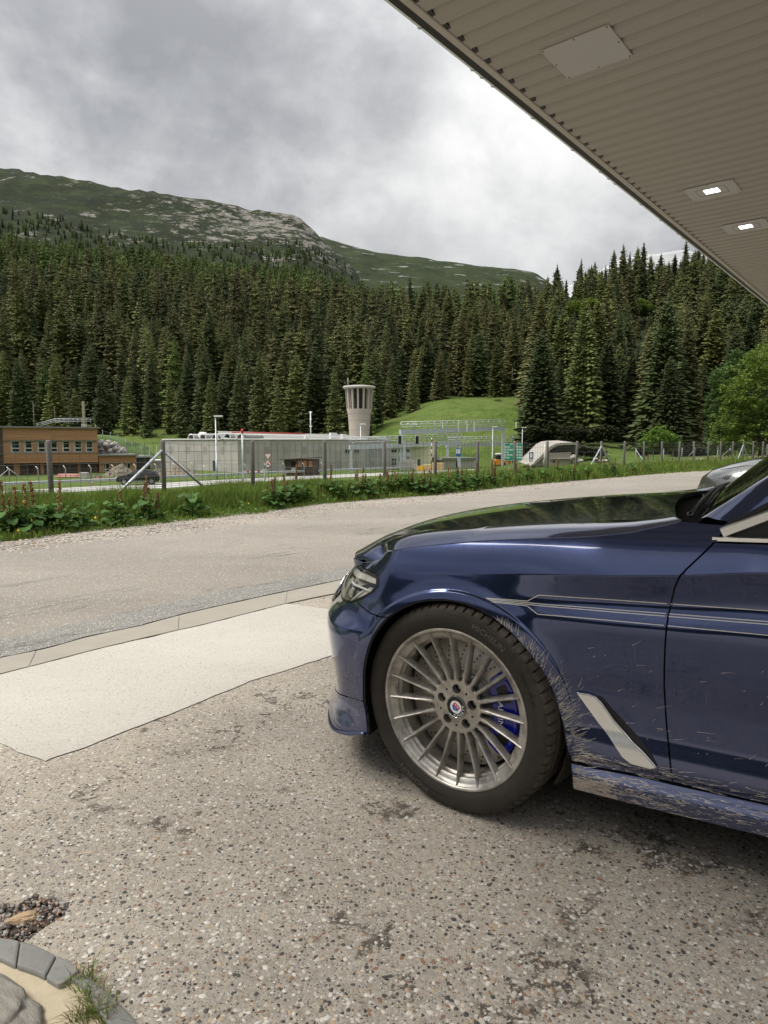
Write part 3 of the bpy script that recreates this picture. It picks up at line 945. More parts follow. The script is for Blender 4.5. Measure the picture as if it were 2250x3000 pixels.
def conifer_crown(seed, r=0.17, whorls=30, per=9, base=0.07, droop=0.25, ragged=0.25, power=0.85, leaf=1.0):
    """crown of a conifer one unit tall: drooping branches carrying needle sprays"""
    rnd = random.Random(seed); vs = []; fs = []
    lean = [rnd.uniform(-.01, .01), rnd.uniform(-.01, .01)]
    gap = [rnd.uniform(1 - ragged, 1 + ragged * 0.5) for _ in range(12)]
    for w in range(whorls):
        z0 = base + (1 - base) * (w / whorls) ** 0.95
        t = (z0 - base) / (1 - base)
        R = r * (1 - t) ** power * (0.9 + 0.2 * rnd.random()) + 0.006
        n = max(4, int(per * (1 - 0.45 * t)))
        a0 = rnd.random() * 6.28
        for k in range(n):
            a = a0 + 6.2832 * (k + rnd.uniform(-.3, .3)) / n
            Lb = R * rnd.uniform(1 - ragged * 1.2, 1.12) * gap[int(a * 2) % 12]
            dx, dy = cos(a), sin(a); z = z0 + rnd.uniform(-.022, .022)
            dr = droop * Lb * rnd.uniform(.6, 1.3) * (1 - 0.8 * t)
            seg = 3 if Lb > 0.04 else 2
            wid = Lb * 0.30 * leaf + 0.004
            px = [0, 0, 0]
            for s in range(seg):
                f0 = (s + 0.15) / (seg + 0.15); f1 = (s + 1.25) / (seg + 0.25)
                zc = z - dr * f0 ** 1.3 + (dr * 0.35 if s == seg - 1 else 0)
                ze = z - dr * min(f1, 1.05) ** 1.3 + (dr * 0.35 if s == seg - 1 else 0)
                c = (dx * Lb * f0 + lean[0] * t, dy * Lb * f0 + lean[1] * t)
                e = (dx * Lb * f1, dy * Lb * f1)
                ww = wid * (1.15 - 0.55 * f0)
                for sd_ in (-1, 1):
                    b = len(vs)
                    sp = rnd.uniform(.7, 1.25)
                    vs.append((c[0], c[1], zc + 0.004))
                    vs.append((e[0], e[1], ze))
                    vs.append(((c[0] + e[0]) / 2 - dy * sd_ * ww * sp, (c[1] + e[1]) / 2 + dx * sd_ * ww * sp, (zc + ze) / 2 - ww * rnd.uniform(.25, .85)))
                    fs.append((b, b + 1, b + 2))
                # hanging spray
                b = len(vs)
                vs.append((c[0], c[1], zc)); vs.append((e[0], e[1], ze)); vs.append(((c[0] + e[0]) / 2, (c[1] + e[1]) / 2, (zc + ze) / 2 - wid * rnd.uniform(.5, 1.2)))
                fs.append((b, b + 1, b + 2))
    # dense inner crown
    for w in range(9):
        z = base + (1 - base) * w / 9; rr = r * .55 * (1 - w / 9) ** power; z2 = z + .16
        for k in range(7):
            a = k * .9 + w; b = len(vs)
            vs += [(rr * cos(a), rr * sin(a), z - .02), (rr * cos(a + 1.1), rr * sin(a + 1.1), z - .02 + .03 * rnd.random()), (0, 0, min(z2, .98))]; fs.append((b, b + 1, b + 2))
    for k in range(5):   # leader shoot
        a = k * 1.26; b = len(vs)
        vs += [(0, 0, 1.03), (0.006 * cos(a), 0.006 * sin(a), 0.97), (0.006 * cos(a + 1), 0.006 * sin(a + 1), 0.96)]; fs.append((b, b + 1, b + 2))
    me = bpy.data.meshes.new('conifer_crown'); me.from_pydata(vs, [], fs); me.update()
    me.materials.append(FOL['dark green'])
    return me


CROWNS = [conifer_crown(1, 0.20, 54, 17, 0.04, 0.25, 0.3, 0.66, 0.55), conifer_crown(2, 0.215, 50, 17, 0.05, 0.35, 0.4, 0.6, 0.55), conifer_crown(3, 0.165, 52, 15, 0.06, 0.3, 0.45, 0.66, 0.6), conifer_crown(4, 0.24, 50, 18, 0.02, 0.12, 0.3, 0.62, 0.5), conifer_crown(5, 0.15, 48, 14, 0.12, 0.4, 0.5, 0.5, 0.65)]
LARCH = [conifer_crown(11, 0.20, 40, 13, 0.06, 0.1, 0.45, 0.6, 0.6)]
FINE = [conifer_crown(41, 0.21, 86, 24, 0.03, 0.25, 0.35, 0.62, 0.36), conifer_crown(42, 0.18, 84, 22, 0.04, 0.32, 0.4, 0.62, 0.4)]
MED = [conifer_crown(31, 0.20, 30, 12, 0.04, 0.25, 0.3, 0.64, .9), conifer_crown(32, 0.165, 30, 11, 0.06, 0.3, 0.4, 0.62, .9), conifer_crown(33, 0.22, 28, 12, 0.04, 0.3, 0.35, 0.6, .9)]
SMALL = [conifer_crown(21, 0.22, 14, 8, 0.02, 0.25, 0.3, 0.55, 1.6), conifer_crown(22, 0.18, 15, 8, 0.02, 0.3, 0.4, 0.5, 1.6), conifer_crown(23, 0.25, 13, 8, 0.02, 0.1, 0.4, 0.45, 1.6)]
tm = MB().tube([(0, 0, -0.03), (0, 0, 0.5), (0, 0, 1.0)], [0.014, 0.009, 0.001], 6).mesh('trunk'); tm.materials.append(M['bark'])
TRUNK = tm

cxs = [-1400, 700, 900, 1130, 1165, 1560, 1575, 1800, 1815, 1885, 1900, 2100, 2400, 3600]
Y0S = [150, 150, 145, 150, 184, 184, 128, 130, 158, 158, 112, 100, 90, 90]
cx1 = [-1400, 0, 400, 700, 1000, 1300, 1480, 1560, 3600]
Y1S = [950, 900, 860, 880, 1000, 820, 560, 430, 430]


def meadow_clear(px, Y):
    """true where the open meadow keeps trees away"""
    return False


def place_trees():
    rnd = random.Random(77); pts = []
    cell = {}
    Y = 95.0
    tries = 44000
    for _ in range(tries):
        # uniform in area: Y^2 uniform
        Y = sqrt(rnd.uniform(95 ** 2, 1000 ** 2)); u = rnd.uniform(-0.85, 1.30)
        px = 1125 + u * 2001.5
        y0 = interp(px, cxs, Y0S); y1 = interp(px, cx1, Y1S)
        if Y < y0 or Y > y1: continue
        if noise.noise(Vector((u * Y, Y, 9)) / 30) < -.25 and rnd.random() < .8: continue
        if Y > y1 * 0.8 and rnd.random() < ((Y / y1) - 0.8) * 4.2: continue
        x = u * Y
        md = lerp(4.6, 6.0, min(Y / 600, 1)) * rnd.uniform(.75, 1.2)
        ci, cj_ = int(x // 7), int(Y // 7); ok = True
        for a in (-1, 0, 1):
            for b in (-1, 0, 1):
                for q in cell.get((ci + a, cj_ + b), ()):
                    if (q[0] - x) ** 2 + (q[1] - Y) ** 2 < md * md: ok = False; break
        if not ok: continue
        cell.setdefault((ci, cj_), []).append((x, Y))
        pts.append((x, Y, px))
    # denser front rows
    for _ in range(5200):
        Y = rnd.uniform(95, 260); u = rnd.uniform(-0.62, 0.62); px = 1125 + u * 2001.5
        y0 = interp(px, cxs, Y0S)
        if Y < y0 or Y > y0 + 75: continue
        x = u * Y; md = rnd.uniform(3.6, 5.5)
        ci, cj_ = int(x // 7), int(Y // 7); ok = True
        for a in (-1, 0, 1):
            for b in (-1, 0, 1):
                for q in cell.get((ci + a, cj_ + b), ()):
                    if (q[0] - x) ** 2 + (q[1] - Y) ** 2 < md * md: ok = False; break
        if not ok: continue
        cell.setdefault((ci, cj_), []).append((x, Y)); pts.append((x, Y, px))
    out = []
    for x, Y, px in pts:
        y0 = interp(px, cxs, Y0S)
        h = rnd.uniform(14, 26) * (1 + .5 * noise.noise(Vector((x, Y, 4)) / 22)) * rnd.uniform(.8, 1.12)
        if Y - y0 < 18: h = rnd.uniform(9, 21)          # younger trees along the edge
        if Y > 500: h *= lerp(1.0, 0.72, min((Y - 500) / 400, 1))
        if px > 1560 and Y > 330: h = rnd.uniform(10, 26)
        if px > 1560 and Y < 200: h = rnd.uniform(15, 27)
        if px > 2030 and Y < 125: continue
        for px_, Yl in ((1682, 300), (1728, 290), (1875, 270), (1320, 420)):
            if abs(px - px_) < 40 and Yl - 115 < Y < Yl + 4: h = rnd.uniform(5, 8.5)
        nz = noise.noise(Vector((x, Y, 0)) / 45)
        top = Y / interp(px, cx1, Y1S)
        r = rnd.random()
        if top > 0.55 and px < 1500 and r < 0.50 + (top - .55) * 1.0: kind = 'fresh green'
        elif Y - y0 < 25 and px < 1160: kind = 'olive' if r < .5 else ('fresh green' if r < .62 else 'dark green')
        elif px > 1560: kind = 'olive' if r < .4 else ('dark green' if r < .75 else 'brownish')
        else: kind = 'brownish' if r < 0.46 + nz * .5 else ('dark green' if r < 0.74 else 'olive')
        out.append([x, Y, px, h, kind, rnd.randrange(100), rnd.random() * 6.28])
    return out


TREES = place_trees()
# a few known trees: (px of the top, py of the top, depth, height, kind)
KNOWN = [(1688, 757, 385, 'dark green'), (1727, 766, 395, 'dark green'), (1781, 732, 380, 'dark green'), (1826, 737, 385, 'dark green'), (1915, 742, 380, 'dark green'), (1955, 744, 388, 'dark green'), (1985, 698, 385, 'dark green'), (2022, 716, 380, 'dark green'), (2036, 722, 388, 'olive'), (2052, 738, 384, 'dark green'), (1622, 792, 420, 'dark green'), (1895, 785, 372, 'olive'), (1940, 770, 376, 'olive'),
         (1960, 968, 128, 'olive'), (1845, 1028, 140, 'dark green'), (1910, 985, 142, 'olive'), (1735, 1040, 138, 'brownish'), (1675, 1050, 142, 'olive'), (1780, 1045, 140, 'brownish'), (1600, 1085, 140, 'olive'), (1630, 1070, 150, 'dark green'), (2010, 985, 132, 'brownish'), (2080, 905, 128, 'olive'), (2180, 920, 130, 'dark green'), (1570, 1150, 134, 'brownish'), (2140, 960, 124, 'dark green'), (2240, 930, 120, 'olive'),
         (1290, 1020, 178, 'brownish'), (1250, 985, 185, 'dark green'), (1210, 1070, 168, 'olive'), (1350, 900, 192, 'brownish'), (1440, 890, 195, 'brownish'), (1400, 960, 190, 'dark green'), (1500, 905, 192, 'dark green'), (1540, 980, 188, 'olive')]
def ztop(px, py, Y): return at(px, py, Y).z
for px, py, Y, k in KNOWN:
    x = atx(px, Y); h = ztop(px, py, Y) - hz(x, Y)
    if h > 6: TREES.append([x, Y, px, min(h, 33), k, hash((px, 3)) % 100, px * 0.37, True])

BIG = []
for T in TREES:
    x, Y, px, h, k = T[:5]
    inview = -20 < px < 2270 and not (px > 1700 and (h + hz(x, Y) - H) / Y > 0.30)
    T_app = h / Y
    # an estimate of how much of it shows: front rows first
    y0 = interp(px, cxs, Y0S)
    sc = T_app * (1.0 if Y < y0 + 40 else 0.75) * (5 if len(T) > 7 else 1)
    BIG.append((sc if inview else 0, T))
BIG.sort(key=lambda q: -q[0])
IND = [T for s, T in BIG[:300]]
REST = [T for s, T in BIG[300:]]

ORD = ['first', 'second', 'third', 'fourth', 'fifth', 'sixth', 'seventh', 'eighth', 'ninth', 'tenth', 'eleventh', 'twelfth', 'thirteenth', 'fourteenth', 'fifteenth', 'sixteenth', 'seventeenth', 'eighteenth', 'nineteenth', 'twentieth']
def ordinal(i):
    if i < 20: return ORD[i]
    tens = ['twenty', 'thirty', 'forty', 'fifty', 'sixty'][(i + 1) // 10 - 2]; r = (i + 1) % 10
    return tens + ('th' if r == 0 else '-' + ORD[r - 1]) if r else {'twenty': 'twentieth', 'thirty': 'thirtieth', 'forty': 'fortieth', 'fifty': 'fiftieth', 'sixty': 'sixtieth'}[tens]


ZONES = [(-99, 290, 'behind the timber building'), (290, 500, 'above the boulder slope'), (500, 700, 'behind the left half of the concrete hall'), (700, 1000, 'behind the right half of the concrete hall'), (1000, 1160, 'behind the round tower'), (1160, 1370, 'above the left part of the green meadow'), (1370, 1560, 'above the right part of the green meadow'), (1560, 1700, 'behind the tunnel portal'), (1700, 1880, 'between the portal and the round green bush'), (1880, 2060, 'behind the round green bush'), (2060, 2400, 'behind the broad-leaved trees')]
def zone(px):
    for a, b, z in ZONES:
        if a <= px < b: return z
    return ZONES[-1][2]


groups = {}
for T in IND:
    y0 = interp(T[2], cxs, Y0S)
    row = 'front row' if T[1] < y0 + 12 else ('second row' if T[1] < y0 + 26 else ('third row' if T[1] < y0 + 45 else ('fourth row' if T[1] < y0 + 90 else 'ridge line')))
    groups.setdefault((zone(T[2]), row, T[4]), []).append(T)
def tree_obj(T, label):
    x, Y, px, h, k = T[:5]; z = hz(x, Y)
    o = thing('conifer', label, 'tree', (x, Y, z - 0.3), T[6], 'conifers of the forest above the road')
    o.scale = (h, h, h) if k != 'x' else (h, h, h)
    cr = (LARCH if k == 'fresh green' else CROWNS)[T[5] % (1 if k == 'fresh green' else 5)]
    if Y < 165 and px > 1550: cr = FINE[T[5] % 2]
    c = bpy.data.objects.new('crown', cr); COL.objects.link(c); c.parent = o
    c.material_slots[0].link = 'OBJECT'; c.material_slots[0].material = FOL[k]
    w = 0.85 + (T[5] % 10) * 0.035
    c.scale = (w * min(1.0, 26 / h) if h > 26 else w, w * min(1.0, 26 / h) if h > 26 else w, 1)
    t = bpy.data.objects.new('trunk', TRUNK); COL.objects.link(t); t.parent = o


for (zn, row, k), ts in groups.items():
    ts.sort(key=lambda T: T[0] / T[1])
    for i, T in enumerate(ts):
        if len(ts) == 1: lab = 'only %s conifer, %s %s' % (k, row, zn)
        else: lab = '%s conifer, %s from left, %s %s' % (k, ordinal(i), row, zn)
        tree_obj(T, lab)

# ---------------- the rest of the forest: one mass, instanced on points
kinds = bpy.data.collections.new('forest_kinds')
KIND_IX = {}
for i, (nm, me, fk) in enumerate([('a', SMALL[0], 'brownish'), ('b', SMALL[1], 'brownish'), ('c', SMALL[0], 'dark green'), ('d', SMALL[1], 'dark green'), ('e', SMALL[0], 'olive'), ('f', SMALL[2], 'fresh green'), ('g', MED[0], 'brownish'), ('h', MED[1], 'dark green'), ('i', MED[2], 'olive')]):
    o = bpy.data.objects.new('forest_kind_%s' % nm, me); kinds.objects.link(o)
    o.material_slots[0].link = 'OBJECT'; o.material_slots[0].material = FOL[fk]


def scatter(name, pts, coll, kind='stuff'):
    """pts: (x, y, z, scale, rot, index) -> one object whose points carry the plants"""
    me = bpy.data.meshes.new(name); me.from_pydata([p[:3] for p in pts], [], [])
    for nm, ty, ix in (('size', 'FLOAT', 3), ('turn', 'FLOAT', 4), ('pick', 'INT', 5)):
        a = me.attributes.new(nm, ty, 'POINT'); a.data.foreach_set('value', [p[ix] for p in pts])
    o = link_mesh(name, me)
    ng = bpy.data.node_groups.new(name, 'GeometryNodeTree')
    ng.interface.new_socket('Geometry', in_out='INPUT', socket_type='NodeSocketGeometry'); ng.interface.new_socket('Geometry', in_out='OUTPUT', socket_type='NodeSocketGeometry')
    gi = ng.nodes.new('NodeGroupInput'); go = ng.nodes.new('NodeGroupOutput')
    ci = ng.nodes.new('GeometryNodeCollectionInfo'); ci.inputs['Collection'].default_value = coll; ci.inputs['Separate Children'].default_value = True; ci.inputs['Reset Children'].default_value = True
    ip = ng.nodes.new('GeometryNodeInstanceOnPoints'); ip.inputs['Pick Instance'].default_value = True
    def att(nm, ty):
        n = ng.nodes.new('GeometryNodeInputNamedAttribute'); n.data_type = ty; n.inputs['Name'].default_value = nm; return n.outputs['Attribute']
    L(ng, gi.outputs[0], ip.inputs['Points']); L(ng, ci.outputs[0], ip.inputs['Instance'])
    L(ng, att('pick', 'INT'), ip.inputs['Instance Index'])
    cb = ng.nodes.new('ShaderNodeCombineXYZ'); L(ng, att('turn', 'FLOAT'), cb.inputs[2]); L(ng, cb.outputs[0], ip.inputs['Rotation'])
    L(ng, att('size', 'FLOAT'), ip.inputs['Scale']); L(ng, ip.outputs[0], go.inputs[0])
    md = o.modifiers.new('plants', 'NODES'); md.node_group = ng
    tag(o, kind=kind)
    return o


rp = []
IXK = {'brownish': (0, 1), 'dark green': (2, 3), 'olive': (4, 4), 'fresh green': (5, 5)}
IXN = {'brownish': 6, 'dark green': 7, 'olive': 8, 'fresh green': 5}
for T in REST:
    x, Y, px, h, k = T[:5]
    ix = IXN[k] if Y < 330 else IXK[k][T[5] % 2]
    rp.append((x, Y, hz(x, Y) - 0.5, h, T[6], ix))
rnd = random.Random(5)
# undergrowth trees along the skyline hill right and sparse ones above the tree line
for _ in range(1500):
    px = rnd.uniform(-60, 1500); Yt = interp(px, cx1, Y1S) * rnd.uniform(0.93, 1.2); x = atx(px, Yt)
    rp.append((x, Yt, hz(x, Yt) - 0.3, rnd.uniform(5, 12), rnd.random() * 6, 5 if rnd.random() < .6 else 2))
scatter('forest', rp, kinds)
# wooded slope behind the camera (seen only as reflections)
bp_ = []
for _ in range(1500):
    a = radians(rnd.uniform(92, 268)); r = rnd.uniform(75, 330); x = r * sin(a); y = r * cos(a) + 4.2
    bp_.append((x, y, (max(r - 60, 0)) * 0.27, rnd.uniform(15, 24), rnd.random() * 6, rnd.choice((0, 2, 4))))
scatter('forest', bp_, kinds)

# ---------------- dead trunks
for i, (px, py0, py1, Y) in enumerate([(283, 800, 838, 700), (305, 820, 885, 640), (288, 835, 880, 650), (504, 850, 935, 520), (706, 870, 935, 480), (826, 812, 870, 560), (112, 785, 830, 720), (518, 940, 985, 430), (2076, 920, 965, 190), (1500, 1075, 1120, 176), (100, 1175, 1250, 140), (161, 1190, 1245, 142), (208, 1205, 1240, 143)]):
    a = at(px, py1, Y); b_ = at(px, py0, Y); h = (b_.z - a.z)
    mb = MB().tube([(0, 0, 0), (0.01 * h, 0, h * .5), (0.0, 0, h)], [h * 0.022, h * 0.015, h * 0.004], 6)
    for k in range(7):
        q = rnd.random() * 6.28; z = h * rnd.uniform(.4, .95); ln = h * .07
        mb.tube([(0, 0, z), (ln * cos(q), ln * sin(q), z + ln * .2)], [h * .004, h * .001], 4)
    where = ['in the brown forest left of centre, tallest of a pair', 'in the brown forest left of centre, lowest of a cluster', 'in the brown forest left of centre, middle of a cluster', 'in the forest above the tower, left of it', 'in the forest straight above the round tower', 'high in the forest right of the tower', 'high in the forest at the far left', 'low in the forest above the concrete hall', 'among conifers under the canopy edge', 'above the green meadow beside a conifer', 'behind the timber building, leftmost', 'behind the timber building beside the platform railing', 'behind the timber building, thin one'][i]
    o = mb.build('dead_tree', M['dead']); o.location = a; tag(o, 'bare grey dead trunk ' + where, 'tree', 'bare dead trunks in the forest')


# ---------------- broad-leaved trees and bushes
def leaf_cloud(name, blobs, n, size, m, parent, seed, flat=0.6, inner=0.5):
    """leaf-sized faces spread through a crown made of overlapping lobes"""
    rnd = random.Random(seed); vs = []; fs = []
    tot = sum(b[3] * b[4] for b in blobs)
    for (cx, cy, cz, rx, rz) in blobs:
        cnt = int(n * rx * rz / tot)
        ncl = max(8, cnt // 26)
        for _ in range(ncl):
            # clump centre near the lobe surface
            while True:
                d = Vector((rnd.uniform(-1, 1), rnd.uniform(-1, 1), rnd.uniform(-1, 1)))
                if 0.05 < d.length < 1: break
            d = d.normalized() * rnd.uniform(inner, 1.0) ** 0.6
            k = 1 + 0.28 * noise.noise(d * 2.2 + Vector((cx, cy, seed)))
            c = Vector((cx + d.x * rx * k, cy + d.y * rx * k, cz + d.z * rz * k)); cr = size * rnd.uniform(2.0, 4.2)
            for _ in range(cnt // ncl):
                p = c + Vector((rnd.gauss(0, .45), rnd.gauss(0, .45), rnd.gauss(0, .32))) * cr
                a = rnd.random() * 6.28; t1 = Vector((cos(a), sin(a), rnd.uniform(-.6, .5))).normalized(); t2 = t1.cross(Vector((rnd.uniform(-.6, .6), rnd.uniform(-.6, .6), 1))).normalized()
                s = size * rnd.uniform(.6, 1.3); b = len(vs)
                vs += [p - t1 * s, p + t2 * s * .55, p + t1 * s, p - t2 * s * .55]
                fs.append((b, b + 1, b + 2, b + 3))
    me = bpy.data.meshes.new(name); me.from_pydata([tuple(v) for v in vs], [], fs); me.update()
    return link_mesh(name, me, parent, m)


LG = leaf_mat('light_broad_leaves', (0.14, 0.21, 0.04), 0.3, 0.6, 0.05, trans=0.3)
MG = leaf_mat('mid_broad_leaves', (0.09, 0.15, 0.045), 0.3, 0.6, 0.05, trans=0.25)
BG_ = leaf_mat('bush_leaves', (0.12, 0.21, 0.035), 0.3, 1.0, 0.05, trans=0.3)
DG = leaf_mat('mountain_pine_needles', (0.032, 0.040, 0.014), 0.4, 1.0, 0.1)


def broad_tree(px, pyb, Y, blobs_px, m, label, seed, n, size, name='broadleaf_tree', trunk=True, cat='tree'):
    """blobs_px: (px, py, half width px, half height px) lobes measured on the photo plane at depth Y"""
    k = Y / 2001.5; x0 = atx(px, Y); z0 = hz(x0, Y)
    o = thing(name, label, cat, (x0, Y, z0 - 0.1))
    bl = []
    rnd = random.Random(seed)
    for bx, by, rw, rh in blobs_px:
        c = at(bx, by, Y); bl.append((c.x - x0, rnd.uniform(-.5, .8) * rw * k * .5, c.z - z0, rw * k, rh * k))
    leaf_cloud('crown', bl, n, size, m, o, seed)
    if trunk:
        mb = MB(); top = max(b[2] for b in bl)
        mb.tube([(0, 0, -.2), (0.1, 0, top * .35), (-.1, 0.1, top * .8)], [top * .03, top * .022, top * .008], 8)
        for b in bl:
            mb.tube([(0, 0, top * .2), (b[0] * .5, b[1] * .5, (b[2] + top * .25) * .55), (b[0], b[1], b[2])], [top * .014, top * .009, top * .003], 5)
        mb.build('trunk', M['bark'], o)
    return o


broad_tree(2230, 1330, 60, [(2235, 1130, 110, 105), (2180, 1210, 70, 70), (2290, 1080, 90, 90), (2130, 1260, 50, 50), (2300, 1230, 90, 90), (2225, 1060, 50, 50), (2160, 1150, 60, 55), (2350, 1150, 80, 120), (2235, 1270, 105, 65), (2160, 1300, 55, 40)], LG, 'large light green leafy tree at the right edge beyond the fence', 3, 26000, 0.13)
broad_tree(2130, 1320, 88, [(2130, 1120, 50, 55), (2160, 1065, 35, 45), (2105, 1180, 38, 55), (2120, 1250, 45, 45), (2090, 1230, 22, 30), (2110, 1295, 42, 38)], MG, 'blue-green leafy tree left of the large light green one', 4, 16000, 0.15)
broad_tree(1938, 1330, 72, [(1938, 1285, 52, 26), (1905, 1298, 28, 22), (1970, 1295, 30, 24), (1940, 1262, 30, 18)], BG_, 'round bright green bush standing in front of the conifers', 5, 9000, 0.10, 'bush', False, 'bush')
for i, (px, py, rw, rh, Y, lab) in enumerate([(1682, 905, 26, 28, 300, 'light green leafy tree high among the dark conifers, left one of three'), (1728, 900, 24, 26, 290, 'light green leafy tree high among the dark conifers, middle one of three'), (1875, 900, 32, 26, 270, 'light green leafy tree high among the dark conifers, right one of three'), (1320, 905, 12, 10, 420, 'small light green leafy tree among brown conifers right of the tower')]):
    broad_tree(px, py + rh + 10, Y, [(px, py, rw, rh), (px - rw * .5, py + rh * .4, rw * .7, rh * .7), (px + rw * .6, py + rh * .3, rw * .6, rh * .6)], LG, lab, 20 + i, 5200, 0.36)
for i, (px, py, rw, rh, Y, lab) in enumerate([(2030, 1322, 60, 14, 100, 'low dark undergrowth below the conifers right of the round bush'), (1885, 1318, 14, 16, 104, 'small dark shrub left of the round bright bush'), (1600, 1262, 55, 24, 124, 'low dark mountain pine thicket right of the green meadow, left one'), (1690, 1270, 60, 22, 122, 'low dark mountain pine thicket above the tunnel portal'), (1775, 1268, 36, 18, 120, 'low dark mountain pine thicket at the edge of the grass gap'), (1720, 1322, 50, 14, 100, 'dark green hedge on the bank behind the portal'), (1545, 1325, 14, 26, 112, 'upright dark shrub beside the blue and white sign'), (1458, 1180, 12, 10, 170, 'small dark green shrub at the upper edge of the meadow'), (1550, 1180, 12, 12, 168, 'small bright green shrub under the conifers beside the meadow')]):  # undergrowth and shrub beside the round bush are added for shade under conifers
    broad_tree(px, py, Y, [(px - rw * .5, py, rw * .6, rh), (px + rw * .5, py + 2, rw * .6, rh * .9), (px, py - 4, rw * .5, rh)], DG, lab, 40 + i, 3800 if rw > 30 else 1200, 0.2, 'shrub', False, 'shrub')


# ---------------- grass, docks, flowers along the verge
GRASS = leaf_mat('verge_grass', (0.14, 0.225, 0.04), 0.45, 6.0, 0, trans=0.3, rough=0.6)
GRASS2 = leaf_mat('yellowing_grass', (0.22, 0.23, 0.07), 0.35, 6.0, 0, trans=0.3, rough=0.6)
SEED = leaf_mat('pale_seed_heads', (0.42, 0.38, 0.22), 0.35, 6.0, 0, trans=0.2)


def blades(name, n, area, hgt, wid, mats, seed, lean=0.35):
    rnd = random.Random(seed); vs = []; fs = []; mi = []
    for _ in range(n):
        x, y = area(rnd); z = hz(x, y) - 0.02; d = sqrt(x * x + y * y)
        h = hgt(rnd, x, y); w = wid * (1 + d / 14.0) * rnd.uniform(.7, 1.3); a = rnd.random() * 6.28; l = lean * h * rnd.random() ** .7; b = len(vs)
        cx, cy = cos(a), sin(a); q = rnd.random() * 6.28; wx, wy = cos(q) * w, sin(q) * w
        vs += [(x - wx, y - wy, z), (x + wx, y + wy, z), (x + cx * l * .35 + wx * .8, y + cy * l * .35 + wy * .8, z + h * .6), (x + cx * l * .35 - wx * .8, y + cy * l * .35 - wy * .8, z + h * .6), (x + cx * l, y + cy * l, z + h * (1 - .25 * l / h))]
        fs += [(b, b + 1, b + 2, b + 3), (b + 3, b + 2, b + 4)]
        k = mats[1](rnd, x, y); mi += [k, k]
    me = bpy.data.meshes.new(name); me.from_pydata(vs, [], fs); me.polygons.foreach_set('material_index', mi); me.update()
    o = link_mesh(name, me, None, mats[0]); tag(o, kind='stuff'); return o


def edge_pt(k, pl=grasse):
    i = int(min(k, len(pl) - 1.001)); return Vector(pl[i].lerp(pl[i + 1], k - i)[:2])


def verge_area(rnd):
    k = 1.2 + (len(grasse) - 2.4) * rnd.random() ** 1.25
    p = edge_pt(k); w = rnd.random() ** 0.8 * lerp(2.2, 3.2, k / 14)
    w = w - 0.10 + 0.12 * noise.noise(Vector((p.x * 1.5, p.y * 1.5, 0)))
    return p.x + NF.x * w, p.y + NF.y * w


def vh(rnd, x, y):
    w = (x - PF.x) * NF.x + (y - PF.y) * NF.y + 1.6
    tall = sm01((w + 0.1) / 0.5)
    n = noise.noise(Vector((x, y, 0)) * 0.8)
    return lerp(0.13, 0.44, tall) * (1 + .5 * n) * rnd.uniform(.55, 1.25)


def vm(rnd, x, y):
    r = rnd.random(); return 0 if r < .86 else 1


blades('grass', 95000, verge_area, vh, 0.0048, ([GRASS, GRASS2], vm), 1)


def mead_area(rnd):
    while True:
        Y = 10 + 58 * rnd.random() ** 1.3; u = rnd.uniform(-.62, .62); x = u * Y
        w = (x - PF.x) * NF.x + (Y - PF.y) * NF.y
        if w > 0.4 and w < 45 and Y < 62 + max(u, 0) * 40: return x, Y


blades('meadow_grass', 60000, mead_area, lambda r, x, y: r.uniform(.15, .36) * (.7 if x < 0 else 1.2), 0.008, ([GRASS, GRASS2, SEED], lambda r, x, y: (0 if r.random() < .45 - .3 * min(max(x / max(y, 1) + .25, 0), 1) else (1 if r.random() < .6 else 2))), 2)

# seed heads and small flowers
def dots(name, n, area, m, s, seed, h0, h1):
    rnd = random.Random(seed); b = MB()
    for _ in range(n):
        x, y = area(rnd); z = hz(x, y) + rnd.uniform(h0, h1); q = s * rnd.uniform(.6, 1.4) * (1 + y / 30)
        b.add([(x - q, y, z), (x, y - q, z), (x + q, y, z), (x, y + q, z), (x, y, z + q * 1.6), (x, y, z - q)], [(0, 1, 4), (1, 2, 4), (2, 3, 4), (3, 0, 4), (1, 0, 5), (2, 1, 5), (3, 2, 5), (0, 3, 5)])
    o = b.build(name, m, fix=False); tag(o, kind='stuff')


dots('seed_heads', 7000, mead_area, SEED, 0.010, 9, 0.15, 0.38)
dots('white_flowers', 500, mead_area, M['white'], 0.012, 10, 0.2, 0.4)
dots('yellow_flowers', 60, verge_area, mat('yellow_petals', (0.75, 0.52, 0.02), 0.6), 0.012, 11, 0.15, 0.4)

HERB = leaf_mat('verge_herb_leaves', (0.075, 0.15, 0.03), 0.4, 8.0, 0, trans=0.2)
def herbs(n):
    rnd = random.Random(8); vs = []; fs = []
    for _ in range(n):
        x, y = verge_area(rnd); z = hz(x, y) + rnd.uniform(.02, .22) * (0.5 + noise.noise(Vector((x * 2, y * 2, 5)))); a = rnd.random() * 6.28; s = rnd.uniform(.012, .035) * (1 + y / 40)
        t1 = Vector((cos(a), sin(a), rnd.uniform(-.4, .5))).normalized() * s; t2 = t1.cross(Vector((rnd.uniform(-.5, .5), rnd.uniform(-.5, .5), 1))).normalized() * s * .5; p = Vector((x, y, z)); b = len(vs)
        vs += [p - t1, p + t2, p + t1, p - t2]; fs.append((b, b + 1, b + 2, b + 3))
    me = bpy.data.meshes.new('herb_leaves'); me.from_pydata([tuple(v) for v in vs], [], fs); me.update()
    tag(link_mesh('ground_herbs', me, None, HERB), kind='stuff')
herbs(26000)
DOCKL = leaf_mat('dock_leaf', (0.055, 0.12, 0.024), 0.3, 12.0, 0.3, trans=0.2, rough=0.7, spec=0.25)
DOCKS = mat('rusty_dock_seed', (0.15, 0.085, 0.032), 0.85, 0, 0.4, 30, rnd=0.3)


